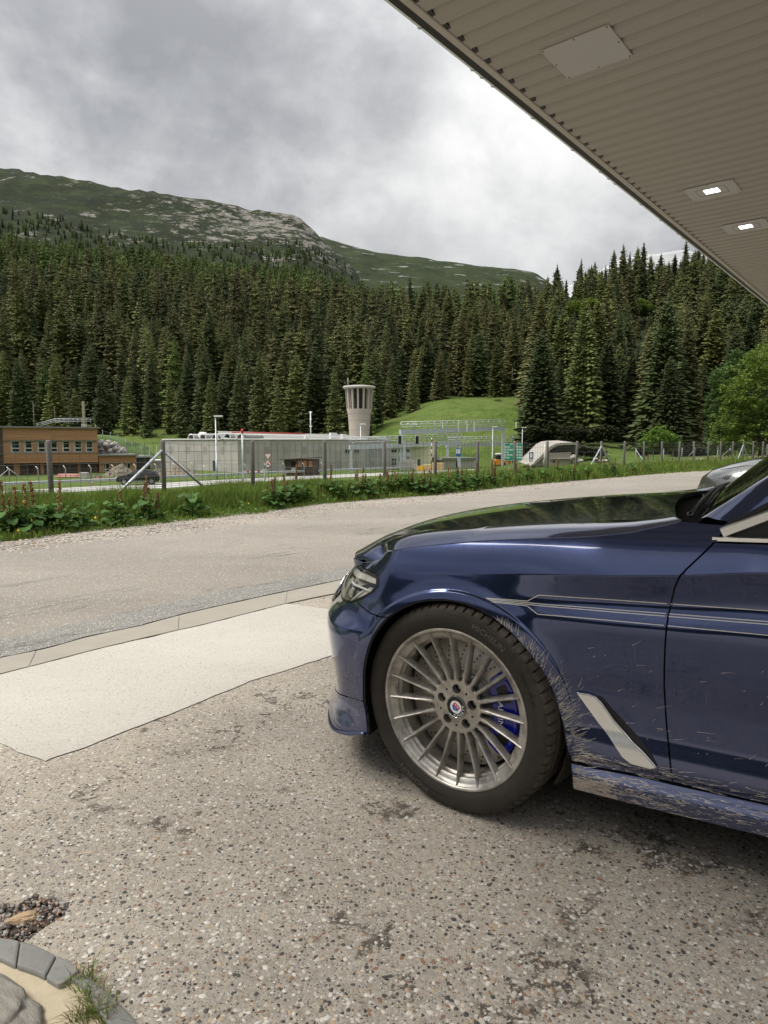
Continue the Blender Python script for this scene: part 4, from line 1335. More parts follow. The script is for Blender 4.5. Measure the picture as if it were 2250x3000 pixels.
def dock_leaf_mesh(seed):
    rnd = random.Random(seed); vs = []; fs = []; nu = 6; nv = 4; Lf = 1.0
    for i in range(nu + 1):
        t = i / nu; w = 0.42 * (sin(pi * min(t * .93 + .06, 1)) ** 0.6) * (1 if i < nu else .05)
        for j in range(nv + 1):
            s = j / nv * 2 - 1
            z = -0.55 * t * t + 0.22 * abs(s) * w + 0.06 * sin(t * 13 + s * 5 + seed) * abs(s)
            vs.append((t * Lf * .95, s * w, z + .28 * t))
    for i in range(nu):
        for j in range(nv):
            a = i * (nv + 1) + j; fs.append((a, a + 1, a + nv + 2, a + nv + 1))
    me = bpy.data.meshes.new('leaf'); me.from_pydata(vs, [], fs); me.update()
    for p in me.polygons: p.use_smooth = True
    me.materials.append(DOCKL); return me


DLM = [dock_leaf_mesh(s) for s in range(4)]
def spike_mesh(seed):
    rnd = random.Random(seed); b = MB().tube([(0, 0, 0), (0, 0, 1.0)], [0.008, 0.004], 4)
    for _ in range(90):
        z = rnd.uniform(.45, 1.0); a = rnd.random() * 6.28; r = 0.026 * (1.25 - z) * rnd.uniform(.4, 1.2) + .006; s = rnd.uniform(.008, .018)
        c = Vector((cos(a) * r, sin(a) * r, z)); b.add([c + Vector((-s, 0, 0)), c + Vector((0, -s, 0)), c + Vector((s, 0, 0)), c + Vector((0, s, 0)), c + Vector((0, 0, s * 1.5)), c - Vector((0, 0, s))], [(0, 1, 4), (1, 2, 4), (2, 3, 4), (3, 0, 4), (1, 0, 5), (2, 1, 5), (3, 2, 5), (0, 3, 5)])
    me = b.mesh('flower_spike'); me.materials.append(DOCKS); return me
SPM = [spike_mesh(s) for s in range(3)]
STEMM = MB().tube([(0, 0, 0), (0, 0, 1)], [0.012, 0.007], 4).mesh('stem'); STEMM.materials.append(DOCKL)

dock_px = [(18, 1545), (40, 1520), (70, 1500), (115, 1512), (165, 1520), (235, 1490), (330, 1465), (430, 1480), (560, 1468), (800, 1480), (830, 1462), (850, 1490), (880, 1478), (960, 1470), (985, 1455), (1040, 1462), (1060, 1448), (1085, 1458), (1120, 1450), (1150, 1440), (1180, 1446), (1215, 1440), (1250, 1430), (1275, 1438), (1310, 1432), (1345, 1426), (1375, 1432), (1405, 1422), (1440, 1420), (1475, 1418), (1510, 1412), (1545, 1408), (1590, 1404), (1640, 1398), (1680, 1396), (1720, 1394), (1765, 1388), (1800, 1386), (1850, 1382), (1900, 1378)]
rnd = random.Random(12)
names_zone = lambda px: 'near the left edge of the photo' if px < 260 else ('below the braced posts at the left' if px < 600 else ('right of the third post' if px < 1000 else ('below the tower' if px < 1160 else ('below the gantries' if px < 1480 else 'along the fence towards the right'))))
cnt = {}
for px, py in dock_px: cnt[names_zone(px)] = cnt.get(names_zone(px), 0) + 1
seen = {}
for i, (px, py) in enumerate(dock_px):
    k = interp(px, [-500, -200, 0, 191, 362, 600, 772, 917, 1134, 1300, 1511, 1722, 1903, 2120, 2400], list(range(15)))
    p = edge_pt(k); p = p + NF * rnd.uniform(0.28, 0.85)
    # keep the column: slide along the verge to the wanted pixel column
    Y = p.y; x = atx(px, Y); z = hz(x, Y)
    zn = names_zone(px); seen[zn] = seen.get(zn, 0) + 1
    o = thing('dock_plant', 'broad-leaved dock plant, %s of %d from the left %s' % (ordinal(seen[zn] - 1), cnt[zn], zn), 'plant', (x, Y, z), rnd.random() * 6.28, 'dock plants on the grass verge')
    s0 = rnd.uniform(.85, 1.15)
    nl = rnd.randrange(16, 23)
    for j in range(nl):
        a = j * 2.4 + rnd.uniform(-.3, .3); h = 0.06 + 0.34 * (j / nl) ; s = rnd.uniform(.13, .23) * s0 * (1.12 - .35 * j / nl)
        lf = bpy.data.objects.new('leaf', DLM[rnd.randrange(4)]); COL.objects.link(lf); lf.parent = o
        lf.location = (cos(a) * .06, sin(a) * .06, h); lf.rotation_euler = (rnd.uniform(-.3, .3), -rnd.uniform(-.15, .75), a); lf.scale = (s, s, s)
    st = bpy.data.objects.new('stem', STEMM); COL.objects.link(st); st.parent = o; st.scale = (1, 1, .45)
    if i % 3 != 2:
        for j in range(rnd.randrange(1, 4)):
            sp = bpy.data.objects.new('flower_spike', SPM[rnd.randrange(3)]); COL.objects.link(sp); sp.parent = o
            q = rnd.uniform(.5, .78); sp.location = (rnd.uniform(-.12, .12), rnd.uniform(-.12, .12), .0); sp.scale = (1, 1, q); sp.rotation_euler = (rnd.uniform(-.12, .12), rnd.uniform(-.12, .12), 0)

# tuft of grass by the kerb
def tuft_area(rnd):
    a = gpt(*[(250, 2880), (300, 2990), (270, 2930), (240, 2985)][rnd.randrange(4)]); return a.x + rnd.gauss(0, .012), a.y + rnd.gauss(0, .012)
_hz = hz
hz = lambda x, y: 0.0 if y < 2 else _hz(x, y)
DRY = leaf_mat('dry_grass', (0.20, 0.15, 0.07), 0.4, 6.0, 0, trans=0.2)
tf = blades('grass_tuft', 620, tuft_area, lambda r, x, y: r.uniform(.02, .07), 0.0011, ([GRASS, DRY], lambda r, x, y: int(r.random() < .55)), 4, 1.2)
hz = _hz
# ================================================================== STRUCTURES
ZR = -3.58


def gp(px, py, z=ZR): return gpt(px, py, z)


# ---- main road below, with painted lines
rn = [(-260, 1470), (0, 1455), (316, 1437), (475, 1432), (750, 1412), (899, 1405), (1054, 1397), (1170, 1391), (1295, 1384), (1439, 1378), (1560, 1373)]
rf = [(-260, 1447), (0, 1440), (339, 1423), (475, 1416), (750, 1402), (899, 1395.5), (1054, 1388.5), (1170, 1384), (1295, 1378.5), (1439, 1373), (1560, 1369)]
RN = [gp(*p) for p in rn]; RF = [gp(*p) for p in rf]
vs = [(*p[:2], ZR + 0.05) for p in RN] + [(*p[:2], ZR + 0.05) for p in RF]
n = len(RN)
M['road2'] = mat('grey_road_asphalt', (0.26, 0.25, 0.235), 0.9, 0, 0.12, 0.3, 0.0)
def ribbon(name, a, b, z, m, parent=None):
    n = len(a); vs = [(*p[:2], z) for p in a] + [(*p[:2], z) for p in b]
    return MB().add(vs, [(i, i + 1, n + i + 1, n + i) for i in range(n - 1)]).build(name, m, parent, fix=False)
# a bank of earth carries the road
tag(MB().add([(*p[:2], ZR + .04) for p in RN] + [(*p[:2], ZR + .04) for p in RF] + [(p.x + 1, p.y - 3, ZR - 1.2) for p in RN] + [(p.x - 1, p.y + 4, ZR - 1.2) for p in RF],
    [(2 * n + i, 2 * n + i + 1, i + 1, i) for i in range(n - 1)] + [(n + i, n + i + 1, 3 * n + i + 1, 3 * n + i) for i in range(n - 1)]).build('embankment', mat('bank_grass', (0.07, 0.12, 0.02), 0.95, 0, 0.3, 1.0), fix=False), kind='structure')
tag(ribbon('main_road', RN, RF, ZR + 0.05, M['road2']), kind='structure')
for t0, t1 in ((0.10, 0.17), (0.47, 0.53), (0.84, 0.90)):
    a = [p.lerp(q, t0) for p, q in zip(RN, RF)]; b = [p.lerp(q, t1) for p, q in zip(RN, RF)]
    tag(ribbon('road_line', a, b, ZR + 0.056, M['white']), kind='structure')


def rail_line(pts, name, label, post_step, top, m, h=0.31):
    """steel guardrail: posts and a W-shaped beam"""
    o = thing(name, label, 'guardrail', pts[0])
    P0 = Vector(pts[0]); pl = [Vector(p) - P0 for p in pts]
    prof = [(0, 0), (0.05, h * .12), (0.05, h * .3), (0, h * .42), (0, h * .58), (0.05, h * .7), (0.05, h * .88), (0, h)]
    vs = []; fs = []; q = len(prof)
    for p, p2 in zip(pl, pl[1:] + [pl[-1] + (pl[-1] - pl[-2])]):
        d = (p2 - p).normalized(); nn = Vector((d.y, -d.x, 0))
        for a, b in prof: vs.append(p + nn * a + Vector((0, 0, top - h + b)))
    for i in range(len(pl) - 1):
        for j in range(q - 1): fs.append((i * q + j, (i + 1) * q + j, (i + 1) * q + j + 1, i * q + j + 1))
    MB().add(vs, fs).build('beam', m, o, fix=False)
    pm = MB().box((0, 0, top / 2 - .3), (0.1, 0.06, top + .6)).mesh('post'); pm.materials.append(m)
    acc = 0.0
    for a, b in zip(pl[:-1], pl[1:]):
        L_ = (b - a).length; k = 0
        while acc < L_:
            c = bpy.data.objects.new('post', pm); COL.objects.link(c); c.parent = o; c.location = a + (b - a) * (acc / L_) + Vector((0, 0.05, 0)); acc += post_step
        acc -= L_
    return o


GR = [gp(*p) for p in [(-260, 1446), (0, 1437), (339, 1422), (475, 1414), (750, 1400), (899, 1393.5), (1054, 1387), (1170, 1382.5), (1290, 1377)]]
rail_line([(p.x, p.y, ZR - .05) for p in GR], 'guardrail', 'long grey steel guardrail running along the far side of the main road', 4.0, 0.85, M['galv'])


def quad_wall(name, p0, p1, z0, z1, m, parent, th=0.3):
    """a wall slab between ground points p0 and p1, its face on the line p0-p1, thickness going back"""
    p0 = Vector(p0[:2]); p1 = Vector(p1[:2]); d = (p1 - p0).normalized(); q = Vector((-d.y, d.x)) * th
    poly = [(p0.x, p0.y, 0), (p1.x, p1.y, 0), ((p1 + q).x, (p1 + q).y, 0), ((p0 + q).x, (p0 + q).y, 0)]
    return MB().prism(poly, (0, 0, z0), (0, 0, z1)).build(name, m, parent)


class Face:
    """local frame of a facade: u metres along, z up, out = towards the viewer"""
    def __init__(s, p0, p1, org):
        s.p0 = Vector(p0[:2]); s.d = (Vector(p1[:2]) - s.p0); s.len = s.d.length; s.d.normalize(); s.n = Vector((s.d.y, -s.d.x)); s.o = Vector(org[:2])
        if s.n.y > 0: s.n = -s.n

    def P(s, u, z, out=0.0):
        q = s.p0 + s.d * u + s.n * out - s.o
        return Vector((q.x, q.y, z))

    def box(s, mb, u0, u1, z0, z1, o0, o1, mi=0):
        v = [s.P(u, z, o) for z in (z0, z1) for o in (o0, o1) for u in (u0, u1)]
        return mb.add(v, [(0, 2, 3, 1), (4, 5, 7, 6), (0, 1, 5, 4), (2, 6, 7, 3), (0, 4, 6, 2), (1, 3, 7, 5)], mi)

    def part(s, name, u0, u1, z0, z1, o0, o1, m, parent):
        return s.box(MB(), u0, u1, z0, z1, o0, o1).build(name, m, parent)

    def upx(s, px):
        """u of photo column px on this facade"""
        k = (px - 1125) / 2001.5
        # (p0 + d u).x = k (p0 + d u).y
        return (k * s.p0.y - s.p0.x) / (s.d.x - k * s.d.y)

    def zpy(s, px, py):
        q = s.p0 + s.d * s.upx(px); return at(px, py, q.y).z


def ground_at(px, Y, z=ZR): return Vector((atx(px, Y), Y, z))


# ---- timber-clad office building, far left
ob = thing('timber_building', 'two-storey office building clad in orange-brown timber with a low wing', 'building', ground_at(150, 101))
OB = ground_at(150, 101)
a = ground_at(9, 98); b = ground_at(286, 104)
F1 = Face(a, b, OB)
def fz(py, F, px): return F.zpy(px, py) - ZR + 0.0
zr = lambda py, px=150: F1.zpy(px, py) - ZR
U = F1.upx; e0 = 0; e1 = F1.len
zt, zb1, zw0, zb2 = zr(1254), zr(1289), zr(1327), zr(1356)
quad = lambda name, u0, u1, z0, z1, o0, o1, m: F1.part(name, u0, u1, z0, z1, o0, o1, m, ob)
quad('wall', e0 + .1, e1 - .1, -0.5, zt - .05, -9.0, -0.55, M['timber_dark'])
nb = 7
for (z0, z1) in ((zb1, zt), (zb2, zw0)):
    nbd = 5
    for k in range(nbd):
        h0 = lerp(z0, z1, k / nbd) + .01; h1 = lerp(z0, z1, (k + 1) / nbd)
        for s in range(2):
            quad('cladding_board', lerp(e0, e1, s / 2) + .01, lerp(e0, e1, (s + 1) / 2), h0, h1, -0.4, 0.0 + 0.006 * ((k * 2 + s) % 3), M['timber'])
quad('roof', e0 - .3, e1 + .3, zt, zt + .22, -9.3, 0.35, M['roof_grey'])
for z in (zb1 - .12, zw0 + .0): quad('sill', e0, e1, z, z + .1, -0.4, 0.08, M['roof_grey'])
wx = [(29.8, 57), (69, 94), (108, 132), (146.5, 168), (181, 205), (215.6, 239), (250, 272)]
def window(F, u0, u1, z0, z1, parent, frame=M['white'], split=0.35, depth=-0.35, vert=0.15):
    w = F.part('window', u0, u1, z0, z1, depth - .06, depth, M['window'], parent)
    fm = MB(); t = 0.09
    F.box(fm, u0, u0 + t, z0, z1, depth, depth + .06); F.box(fm, u1 - t, u1, z0, z1, depth, depth + .06)
    F.box(fm, u0, u1, z0, z0 + t, depth, depth + .065); F.box(fm, u0, u1, z1 - t, z1, depth, depth + .065)
    if split: zz = lerp(z0, z1, split); F.box(fm, u0, u1, zz - .05, zz + .07, depth, depth + .07)
    if vert: uu = lerp(u0, u1, vert); F.box(fm, uu - .04, uu + .06, z0, z1, depth, depth + .068)
    fm.build('frame', frame, w)
    return w
prev = e0
for (x0, x1) in wx:
    u0, u1 = U(x0), U(x1)
    quad('pillar', prev, u0, zw0 + .1, zb1 - .12, -0.5, -0.08, M['timber'])
    window(F1, u0, u1, zw0 + .12, zb1 - .13, ob)
    prev = u1
quad('pillar', prev, e1, zw0 + .1, zb1 - .12, -0.5, -0.08, M['timber'])
zg0, zg1 = zr(1388), zb2 - .02
prev = e0
for i, (x0, x1) in enumerate([(16, 36), (54, 80), (93, 115), (125, 141), (165, 190), (199, 225), (234, 252), (266, 284)]):
    u0, u1 = U(x0), U(x1)
    quad('pillar', prev, u0, -0.4, zg1, -1.0, -0.55 + .1 * (i % 2), M['timber'] if i in (1, 3, 4, 6) else M['timber_dark'])
    window(F1, u0, u1, zg0, zg1, ob, split=0.4, depth=-0.75, vert=.5)
    prev = u1
quad('plinth', e0, e1, -0.4, zg0, -1.0, -0.3, M['timber_dark'])
# end wall
ew = Face(ground_at(-30, 96), ground_at(9, 98), OB)
for k in range(8): ew.part('cladding_board', 0, ew.len, zt * k / 8 + .01, zt * (k + 1) / 8, -.3, 0 + .01 * (k % 2), M['timber_dark'], ob)
# low wing
F2 = Face(ground_at(288, 104.2), ground_at(398, 107), OB)
z2 = lambda py: F2.zpy(340, py) - ZR
F2.part('wall', 0, F2.len, -.5, z2(1334), -6, -.5, M['timber_dark'], ob)
for k in range(4):
    F2.part('cladding_board', 0, F2.len, lerp(z2(1356), z2(1335), k / 4) + .01, lerp(z2(1356), z2(1335), (k + 1) / 4), -.4, .004 * (k % 2), M['timber'], ob)
F2.part('roof', -.1, F2.len + .3, z2(1335), z2(1331), -6.2, .35, M['roof_grey'], ob)
prev = 0
for (x0, x1) in [(302, 320), (334, 352), (366, 382)]:
    u0, u1 = F2.upx(x0), F2.upx(x1); F2.part('pillar', prev, u0, -.4, z2(1357), -.9, -.3, M['timber'], ob); window(F2, u0, u1, z2(1384), z2(1357), ob, depth=-.5, vert=.3); prev = u1
F2.part('pillar', prev, F2.len, -.4, z2(1357), -.9, -.3, M['timber'], ob)
# dark flat-roofed link beside the wing
lk = thing('link_building', 'small dark flat-roofed building between the timber wing and the rubble', 'building', ground_at(420, 110))
F3 = Face(ground_at(399, 110), ground_at(440, 112), ground_at(420, 110)); z3 = lambda py: F3.zpy(420, py) - ZR
F3.part('wall', 0, F3.len, -.5, z3(1340), -5, -.2, mat('dark_plum_wall', (0.05, 0.04, 0.045), .6), lk); F3.part('roof', -.2, F3.len + .2, z3(1340), z3(1334), -5.2, .3, M['galv'], lk)
F3.part('window', .3, F3.len - .3, z3(1380), z3(1345), -.2, -.15, M['window'], lk)
sh = thing('pale_building', 'small pale rendered building with thin flat roof beside the concrete hall', 'building', ground_at(470, 116))
F3 = Face(ground_at(441, 114), ground_at(512, 118), ground_at(470, 116))
F3.part('wall', 0, F3.len, -.5, z3(1352), -4, 0, M['concrete'], sh); F3.part('roof', -.1, F3.len, z3(1352), z3(1348.5), -4, .4, M['white'], sh)
F3.part('doorway', F3.len * .62, F3.len * .95, z3(1368), z3(1353), 0, .03, M['black'], sh)

# ---- concrete hall
HO = ground_at(697, 106)
hall = thing('concrete_hall', 'long low industrial hall of grey concrete panels with white roof rail', 'building', HO)
HT = 5.15
FL = Face(ground_at(478, 114), HO, HO); FR = Face(HO, ground_at(1145, 119), HO)
bk = [FL.P(0, 0, -.25), FL.P(FL.len, 0, -.25), FR.P(FR.len, 0, -.25), Vector((16, 40, 0)), Vector((-12, 44, 0))]
MB().prism(bk, (0, 0, -1), (0, 0, HT - .15)).build('core', M['concrete'], hall)
pan = {}
def panel(F, u0, u1, z0, z1, out, m, nm='wall_panel'):
    key = (round(u1 - u0, 3), round(z1 - z0, 3))
    if (key, nm) not in pan:
        mb = MB().box((0, 0, 0), (u1 - u0, .2, z1 - z0)); pan[(key, nm)] = mb.mesh(nm)
    o = bpy.data.objects.new(nm, pan[(key, nm)]); COL.objects.link(o); o.parent = hall
    if not o.data.materials: o.data.materials.append(m)
    c = F.P((u0 + u1) / 2, (z0 + z1) / 2, out - .1); o.location = c; o.rotation_euler = (0, 0, atan2(F.d.y, F.d.x)); return o
M['panelc'] = mat('hall_panel_concrete', (0.45, 0.43, 0.405), 0.9, 0, 0.14, 0.9, 0.3, 25, rnd=0.10, stretch=(1, 1, 0.3))
M['panelp'] = mat('hall_patch_concrete', (0.35, 0.335, 0.32), 0.9, 0, 0.1, 2)
for F, n in ((FL, 13), (FR, 26)):
    w = F.len / n
    for i in range(n):
        for z0, z1 in ((-.6, 1.35), (1.38, 3.2), (3.23, HT)):
            panel(F, i * w + .012, (i + 1) * w - .012, z0, z1, 0.0, M['panelc'])
        if i % 3 == 1 and not (F is FR and i > 15): panel(F, i * w + .15, i * w + .95, HT - 2.3, HT - 1.1, 0.012, M['panelp'], 'vent_cover')
        if i % 3 == 1 and F is FR and 11 < i < 24: panel(F, i * w + .15, i * w + .95, .3, 1.6, 0.012, M['panelp'], 'vent_cover')
# roof edge pipes, slab, hoops, tanks
for F, nm in ((FL, 0), (FR, 1)):
    MB().tube([F.P(-.1 if nm == 0 else 0, HT + .06, .08), F.P(F.len, HT + .06, .08)], .09, 6).build('roof_rail', M['white'], hall)
    MB().tube([F.P(F.len * .28 if nm == 0 else 0, HT + .85, -1.5), F.P(F.len, HT + (.95 if nm == 0 else .35), -1.5)], .08, 6).build('roof_rail', M['white'], hall)
hm = MB()
for k in range(8):
    t = k / 7 * pi; pass
arc = [(cos(pi * k / 8) * .55, 0, sin(pi * k / 8) * .75) for k in range(9)]
hoop = MB().tube(arc, .08, 5).mesh('roof_hoop'); hoop.materials.append(M['white'])
vault = MB().add([(x * .95, y, z * .95) for y in (0, 5) for x, _, z in arc], [(i, i + 1, 9 + i + 1, 9 + i) for i in range(8)], 0, True).mesh('skylight'); vault.materials.append(M['roof_grey'])
for px in (539, 574, 609, 646, 684):
    u = FL.upx(px)
    for me in (hoop, vault):
        o = bpy.data.objects.new(me.name, me); COL.objects.link(o); o.parent = hall; o.location = FL.P(u, HT + .1, -1.6); o.rotation_euler = (0, 0, atan2(FL.d.y, FL.d.x)); o.scale = (1.25, 1, 1.1)
MB().lathe([(0, .9), (.5, .85), (.75, .6), (.75, 0)], 14).build('roof_vent', M['white'], hall).location = FL.P(FL.upx(556), HT + .4, -3)
rr = [FR.P(-2, HT + .1, -2.2), FR.P(FR.len * .9, HT + .1, -2.2), FR.P(FR.len * .9, HT + 1.0, -12), FR.P(0, HT + 1.5, -12)]
MB().add(rr, [(0, 1, 2, 3)]).build('roof_slab', M['roof_grey'], hall)
MB().tube([FR.P(FR.len * .06, HT + 1.25, -9), FR.P(FR.len * .55, HT + 1.1, -9)], .10, 5).build('roof_beam', M['red'], hall)
for u, w_, h_ in ((.02, .9, .5), (.05, .4, .8), (.62, 1.2, .7), (.70, .7, .5), (.45, .5, .35)):
    FR.part('roof_unit', FR.len * u, FR.len * u + w_, HT + .2, HT + .5 + h_, -3.2, -2.4, M['concrete'] if u < .1 else M['white'], hall)
# windows, doors, pipes on the right face
z4 = lambda py: FR.zpy(1050, py) - ZR
for x0, x1 in ((1009, 1027), (1036, 1053)):
    window(FR, FR.upx(x0), FR.upx(x1), z4(1328), z4(1315), hall, M['galv'], 0, .02, .5)
FR.part('door', FR.upx(1024.5), FR.upx(1028), 0, z4(1352), 0, .04, mat('dark_teal_door', (0.02, 0.05, 0.06)), hall)
FL.part('door', FL.upx(622), FL.upx(629), .1, 1.85, 0, .05, mat('dark_grey_door', (0.04, 0.06, 0.065)), hall)
for px in (1066, 1076, 1083, 1096, 1103, 1118): FR.part('drain_pipe', FR.upx(px), FR.upx(px) + .12, 0, HT - .3 - (px % 3) * .3, .02, .14, M['galv_dull'], hall)
for k in range(9): FR.part('ladder_rung', FR.upx(1078), FR.upx(1113), 2.4 + k * .28, 2.46 + k * .28, .04, .08, M['galv'], hall)

# ---- round tower
TY = 132; TX = atx(1053, TY); TZ = -3.4
tower = thing('round_tower', 'round concrete ventilation tower with open columns under a flat disc roof', 'tower', (TX, TY, TZ))
tz = lambda py: at(1053, py, TY).z - TZ
k_ = TY / 2001.5
prof = [(30 * k_ * 1.0, 0), (28.5 * k_, tz(1290)), (31 * k_, tz(1245)), (33.5 * k_, tz(1213)), (37 * k_, tz(1200)), (37 * k_, tz(1199))]
MB().lathe([(r, z) for r, z in prof] + [(33 * k_, tz(1199)), (30 * k_, tz(1215)), (0, tz(1215))], 48).build('shaft', M['concrete_warm'], tower)
for py in (1213, 1232, 1260):
    MB().lathe([(interp(py, [1213, 1245, 1290], [33.5, 31, 28.5]) * k_ + .012, tz(py) - .02), (interp(py, [1213, 1245, 1290], [33.5, 31, 28.5]) * k_ + .012, tz(py) + .02)], 48).build('joint_line', mat('dark_joint_line', (0.2, 0.18, 0.16)), tower)  # thin darker rings mark the joints of the shaft
fin = None
for k in range(14):
    a = 2 * pi * (k + .35) / 14; c, s = cos(a), sin(a); q = Vector((-s, c, 0)) * .16
    ri0, ro0, ri1, ro1 = 32 * k_, 37 * k_, 34.5 * k_, 41 * k_; z0, z1 = tz(1200), tz(1138)
    poly = [Vector((c * ri0, s * ri0, z0)), Vector((c * ro0, s * ro0, z0)), Vector((c * ro1, s * ro1, z1)), Vector((c * ri1, s * ri1, z1))]
    MB().prism(poly, -q, q).build('column', M['concrete_warm'], tower)
MB().lathe([(0, tz(1129)), (30 * k_, tz(1130)), (46 * k_, tz(1132)), (48 * k_, tz(1135)), (48 * k_, tz(1137)), (42 * k_, tz(1139)), (0, tz(1139))], 48).build('disc_roof', M['concrete'], tower)
MB().tube([(-33 * k_, 0, tz(1130)), (-33 * k_, 0, tz(1108))], .06, 5).build('lightning_rod', M['galv'], tower)
MB().lathe([(20 * k_, tz(1199)), (20 * k_, tz(1140))], 12).build('inner_shade', mat('dark_inner_shade', (0.03, 0.03, 0.028)), tower)  # near-black cylinder stands in for the shade between the open columns


# ---- white and pale-yellow building right of the hall
WO = ground_at(1145, 121)
wb = thing('yellow_building', 'low white and pale yellow building cut into the green slope beside the hall', 'building', WO)
F = Face(WO, ground_at(1206, 122), WO); zz = lambda py: F.zpy(1170, py) - ZR
F.part('wall', 0, F.len, -.5, zz(1308), -4, 0, M['white'], wb)
for x0, x1, y0, y1 in ((1146, 1162, 1326, 1317), (1168, 1181, 1325, 1316), (1190, 1200, 1325, 1316), (1192, 1199, 1344, 1338), (1169, 1180, 1352, 1340)): window(F, F.upx(x0), F.upx(x1), zz(y0), zz(y1), wb, M['concrete'], 0, .02, .5)
window(F, F.upx(1147), F.upx(1162), zz(1365), zz(1341), wb, M['white'], .5, .02, .5)
G = Face(ground_at(1206, 122), ground_at(1281, 122), WO)
gz = lambda py: G.zpy(1240, py) - ZR
poly = [G.P(0, -.5), G.P(G.upx(1255), -.5), G.P(G.upx(1262), gz(1349)), G.P(G.upx(1272), gz(1334)), G.P(G.upx(1281), gz(1332)), G.P(G.upx(1281), gz(1310)), G.P(0, gz(1310))]
MB().prism(poly, (0, 0, 0), (0, 3, 0)).build('side_wall', M['yellow_wall'], wb)
F.part('roof', -.1, G.upx(1290) + F.len, zz(1308), zz(1305), -4, .9, M['white'], wb)


# ---- gantries
def gantry(name, label, xl, yl, Yl, xr, yr, Yr, beam, railh, zl=ZR, zr_=ZR, col=M['galv_dull'], npost=14, posts=(True, True), th=0.45):
    """portal over the road: two columns, a box beam, and a walkway railing above it"""
    A = at(xl, yl, Yl); B = at(xr, yr, Yr)
    o = thing(name, label, 'gantry', (A.x, A.y, zl))
    org = Vector((A.x, A.y, zl)); A = A - org; B = B - org; d = (B - A).normalized()
    q = Vector((-d.y, d.x, 0)).normalized()
    vs = [p + q * s + Vector((0, 0, z)) for p in (A, B) for s in (-th / 2, th / 2) for z in (0, -beam)]
    MB().add(vs, [(0, 1, 5, 4), (2, 6, 7, 3), (0, 4, 6, 2), (1, 3, 7, 5), (0, 2, 3, 1), (4, 5, 7, 6)]).build('beam', col, o)
    for P, on, zb in ((A + d * .25, posts[0], 0), (B - d * .25, posts[1], zr_ - zl)):
        if on: MB().box((P.x, P.y, (P.z - beam + zb) / 2 - .002), (th * .95, th * .95, P.z - beam - zb)).build('column', col, o)
    for k in range(1, 4):
        z = railh * k / 3
        for s in (-th * .6,): MB().tube([A + q * s + Vector((0, 0, z)), B + q * s + Vector((0, 0, z))], .055, 4).build('rail', M['galv'], o)
    pm = MB().tube([(0, 0, 0), (0, 0, railh)], .06, 4).mesh('rail_post'); pm.materials.append(M['galv'])
    for k in range(npost):
        for s in (-th * .6,):
            c = bpy.data.objects.new('rail_post', pm); COL.objects.link(c); c.parent = o; c.location = A.lerp(B, k / (npost - 1)) + q * s
    return o, org, d, q


g1, o1, d1, q1 = gantry('gantry', 'long grey steel gantry carrying two black traffic lights, nearest to the hall', 1024, 1303.5, 107, 1350, 1290, 118, .75, 1.15, npost=22)
MB().box(tuple(at(1184, 1292, 112) - o1 - Vector((0, 0, 2.5))), (.42, .42, 5.0)).build('column', M['galv_dull'], g1)
g2, o2, d2, q2 = gantry('gantry', 'tall grey steel gantry with white signal arms above the green sign', 1172, 1259, 112, 1477, 1249, 126, .75, 1.25, npost=18)
for i, px in enumerate((1272, 1296, 1342, 1367, 1388)):
    p = at(px, 1252, 119) - o2; MB().box(tuple(p + Vector((0, -.5, .2))), (.12, .1, 1.9)).build('signal_arm', M['white'], g2)
for i, px in enumerate((1195, 1210, 1219)):
    p = at(px, 1247, 113.5) - o2; MB().box(tuple(p + Vector((0, -.3, .25))), (.35, .3, .35)).build('sensor_box', M['white'], g2)
g3, o3, d3, q3 = gantry('gantry', 'low grey steel gantry behind the blue sign and the green sign', 1308, 1301, 124, 1542, 1293, 136, .6, 1.2, npost=16)


def traffic_light(px, Y, label):
    p = at(px, 1289, Y); o = thing('traffic_light', label, 'traffic light', (p.x, p.y - .6, p.z))
    MB().box((0, .05, 0), (.66, .05, 1.5)).build('backboard', M['white'], o)
    bevel(MB().box((0, -.05, 0), (.5, .18, 1.34)).build('housing', M['black'], o), .05)
    for k in (-1, 0, 1):
        h = MB().lathe([(.13, .0), (.17, .12), (.16, .12), (.12, 0)], 14, Matrix.Translation((0, -.14, k * .4)) @ Matrix.Rotation(pi / 2, 4, 'X')); h.build('hood', M['black'], o)
        MB().lathe([(0, .02), (.12, 0)], 12, Matrix.Translation((0, -.145, k * .4)) @ Matrix.Rotation(pi / 2, 4, 'X')).build('lens', M['window'], o)
traffic_light(1171, 111, 'black traffic light with white border, left one on the gantry')
traffic_light(1221.5, 113, 'black traffic light with white border, right one on the gantry')


def lamp_post(px, pyt, pyb, Y, label, arm=1, m=M['galv'], group='street lamps along the main road'):
    a = at(px, pyb, Y); b_ = at(px, pyt, Y); h = b_.z - a.z
    o = thing('street_lamp', label, 'street lamp', a, 0, group)
    MB().tube([(0, 0, -.3), (0, 0, h * .35), (0, 0, h * .35 + .01), (0, 0, h)], [h * .017, h * .017, h * .011, h * .009], 8).build('pole', m, o)
    hd = MB(); hd.box((arm * h * .045, 0, h + .02), (h * .13, h * .05, h * .022)); bevel(hd.build('lamp_head', M['white'], o), .03)
    return o
lamp_post(636, 1220, 1412, 88, 'tall street lamp with white head in front of the concrete hall', group=None)
lamp_post(1057, 1243, 1380, 118, 'street lamp standing in front of the round tower', group=None)
lamp_post(1528.5, 1253, 1365, 125, 'street lamp behind the green direction sign', group=None)
lamp_post(1442, 1251, 1367, 122, 'street lamp left of the green sign below the tall gantry', group=None)


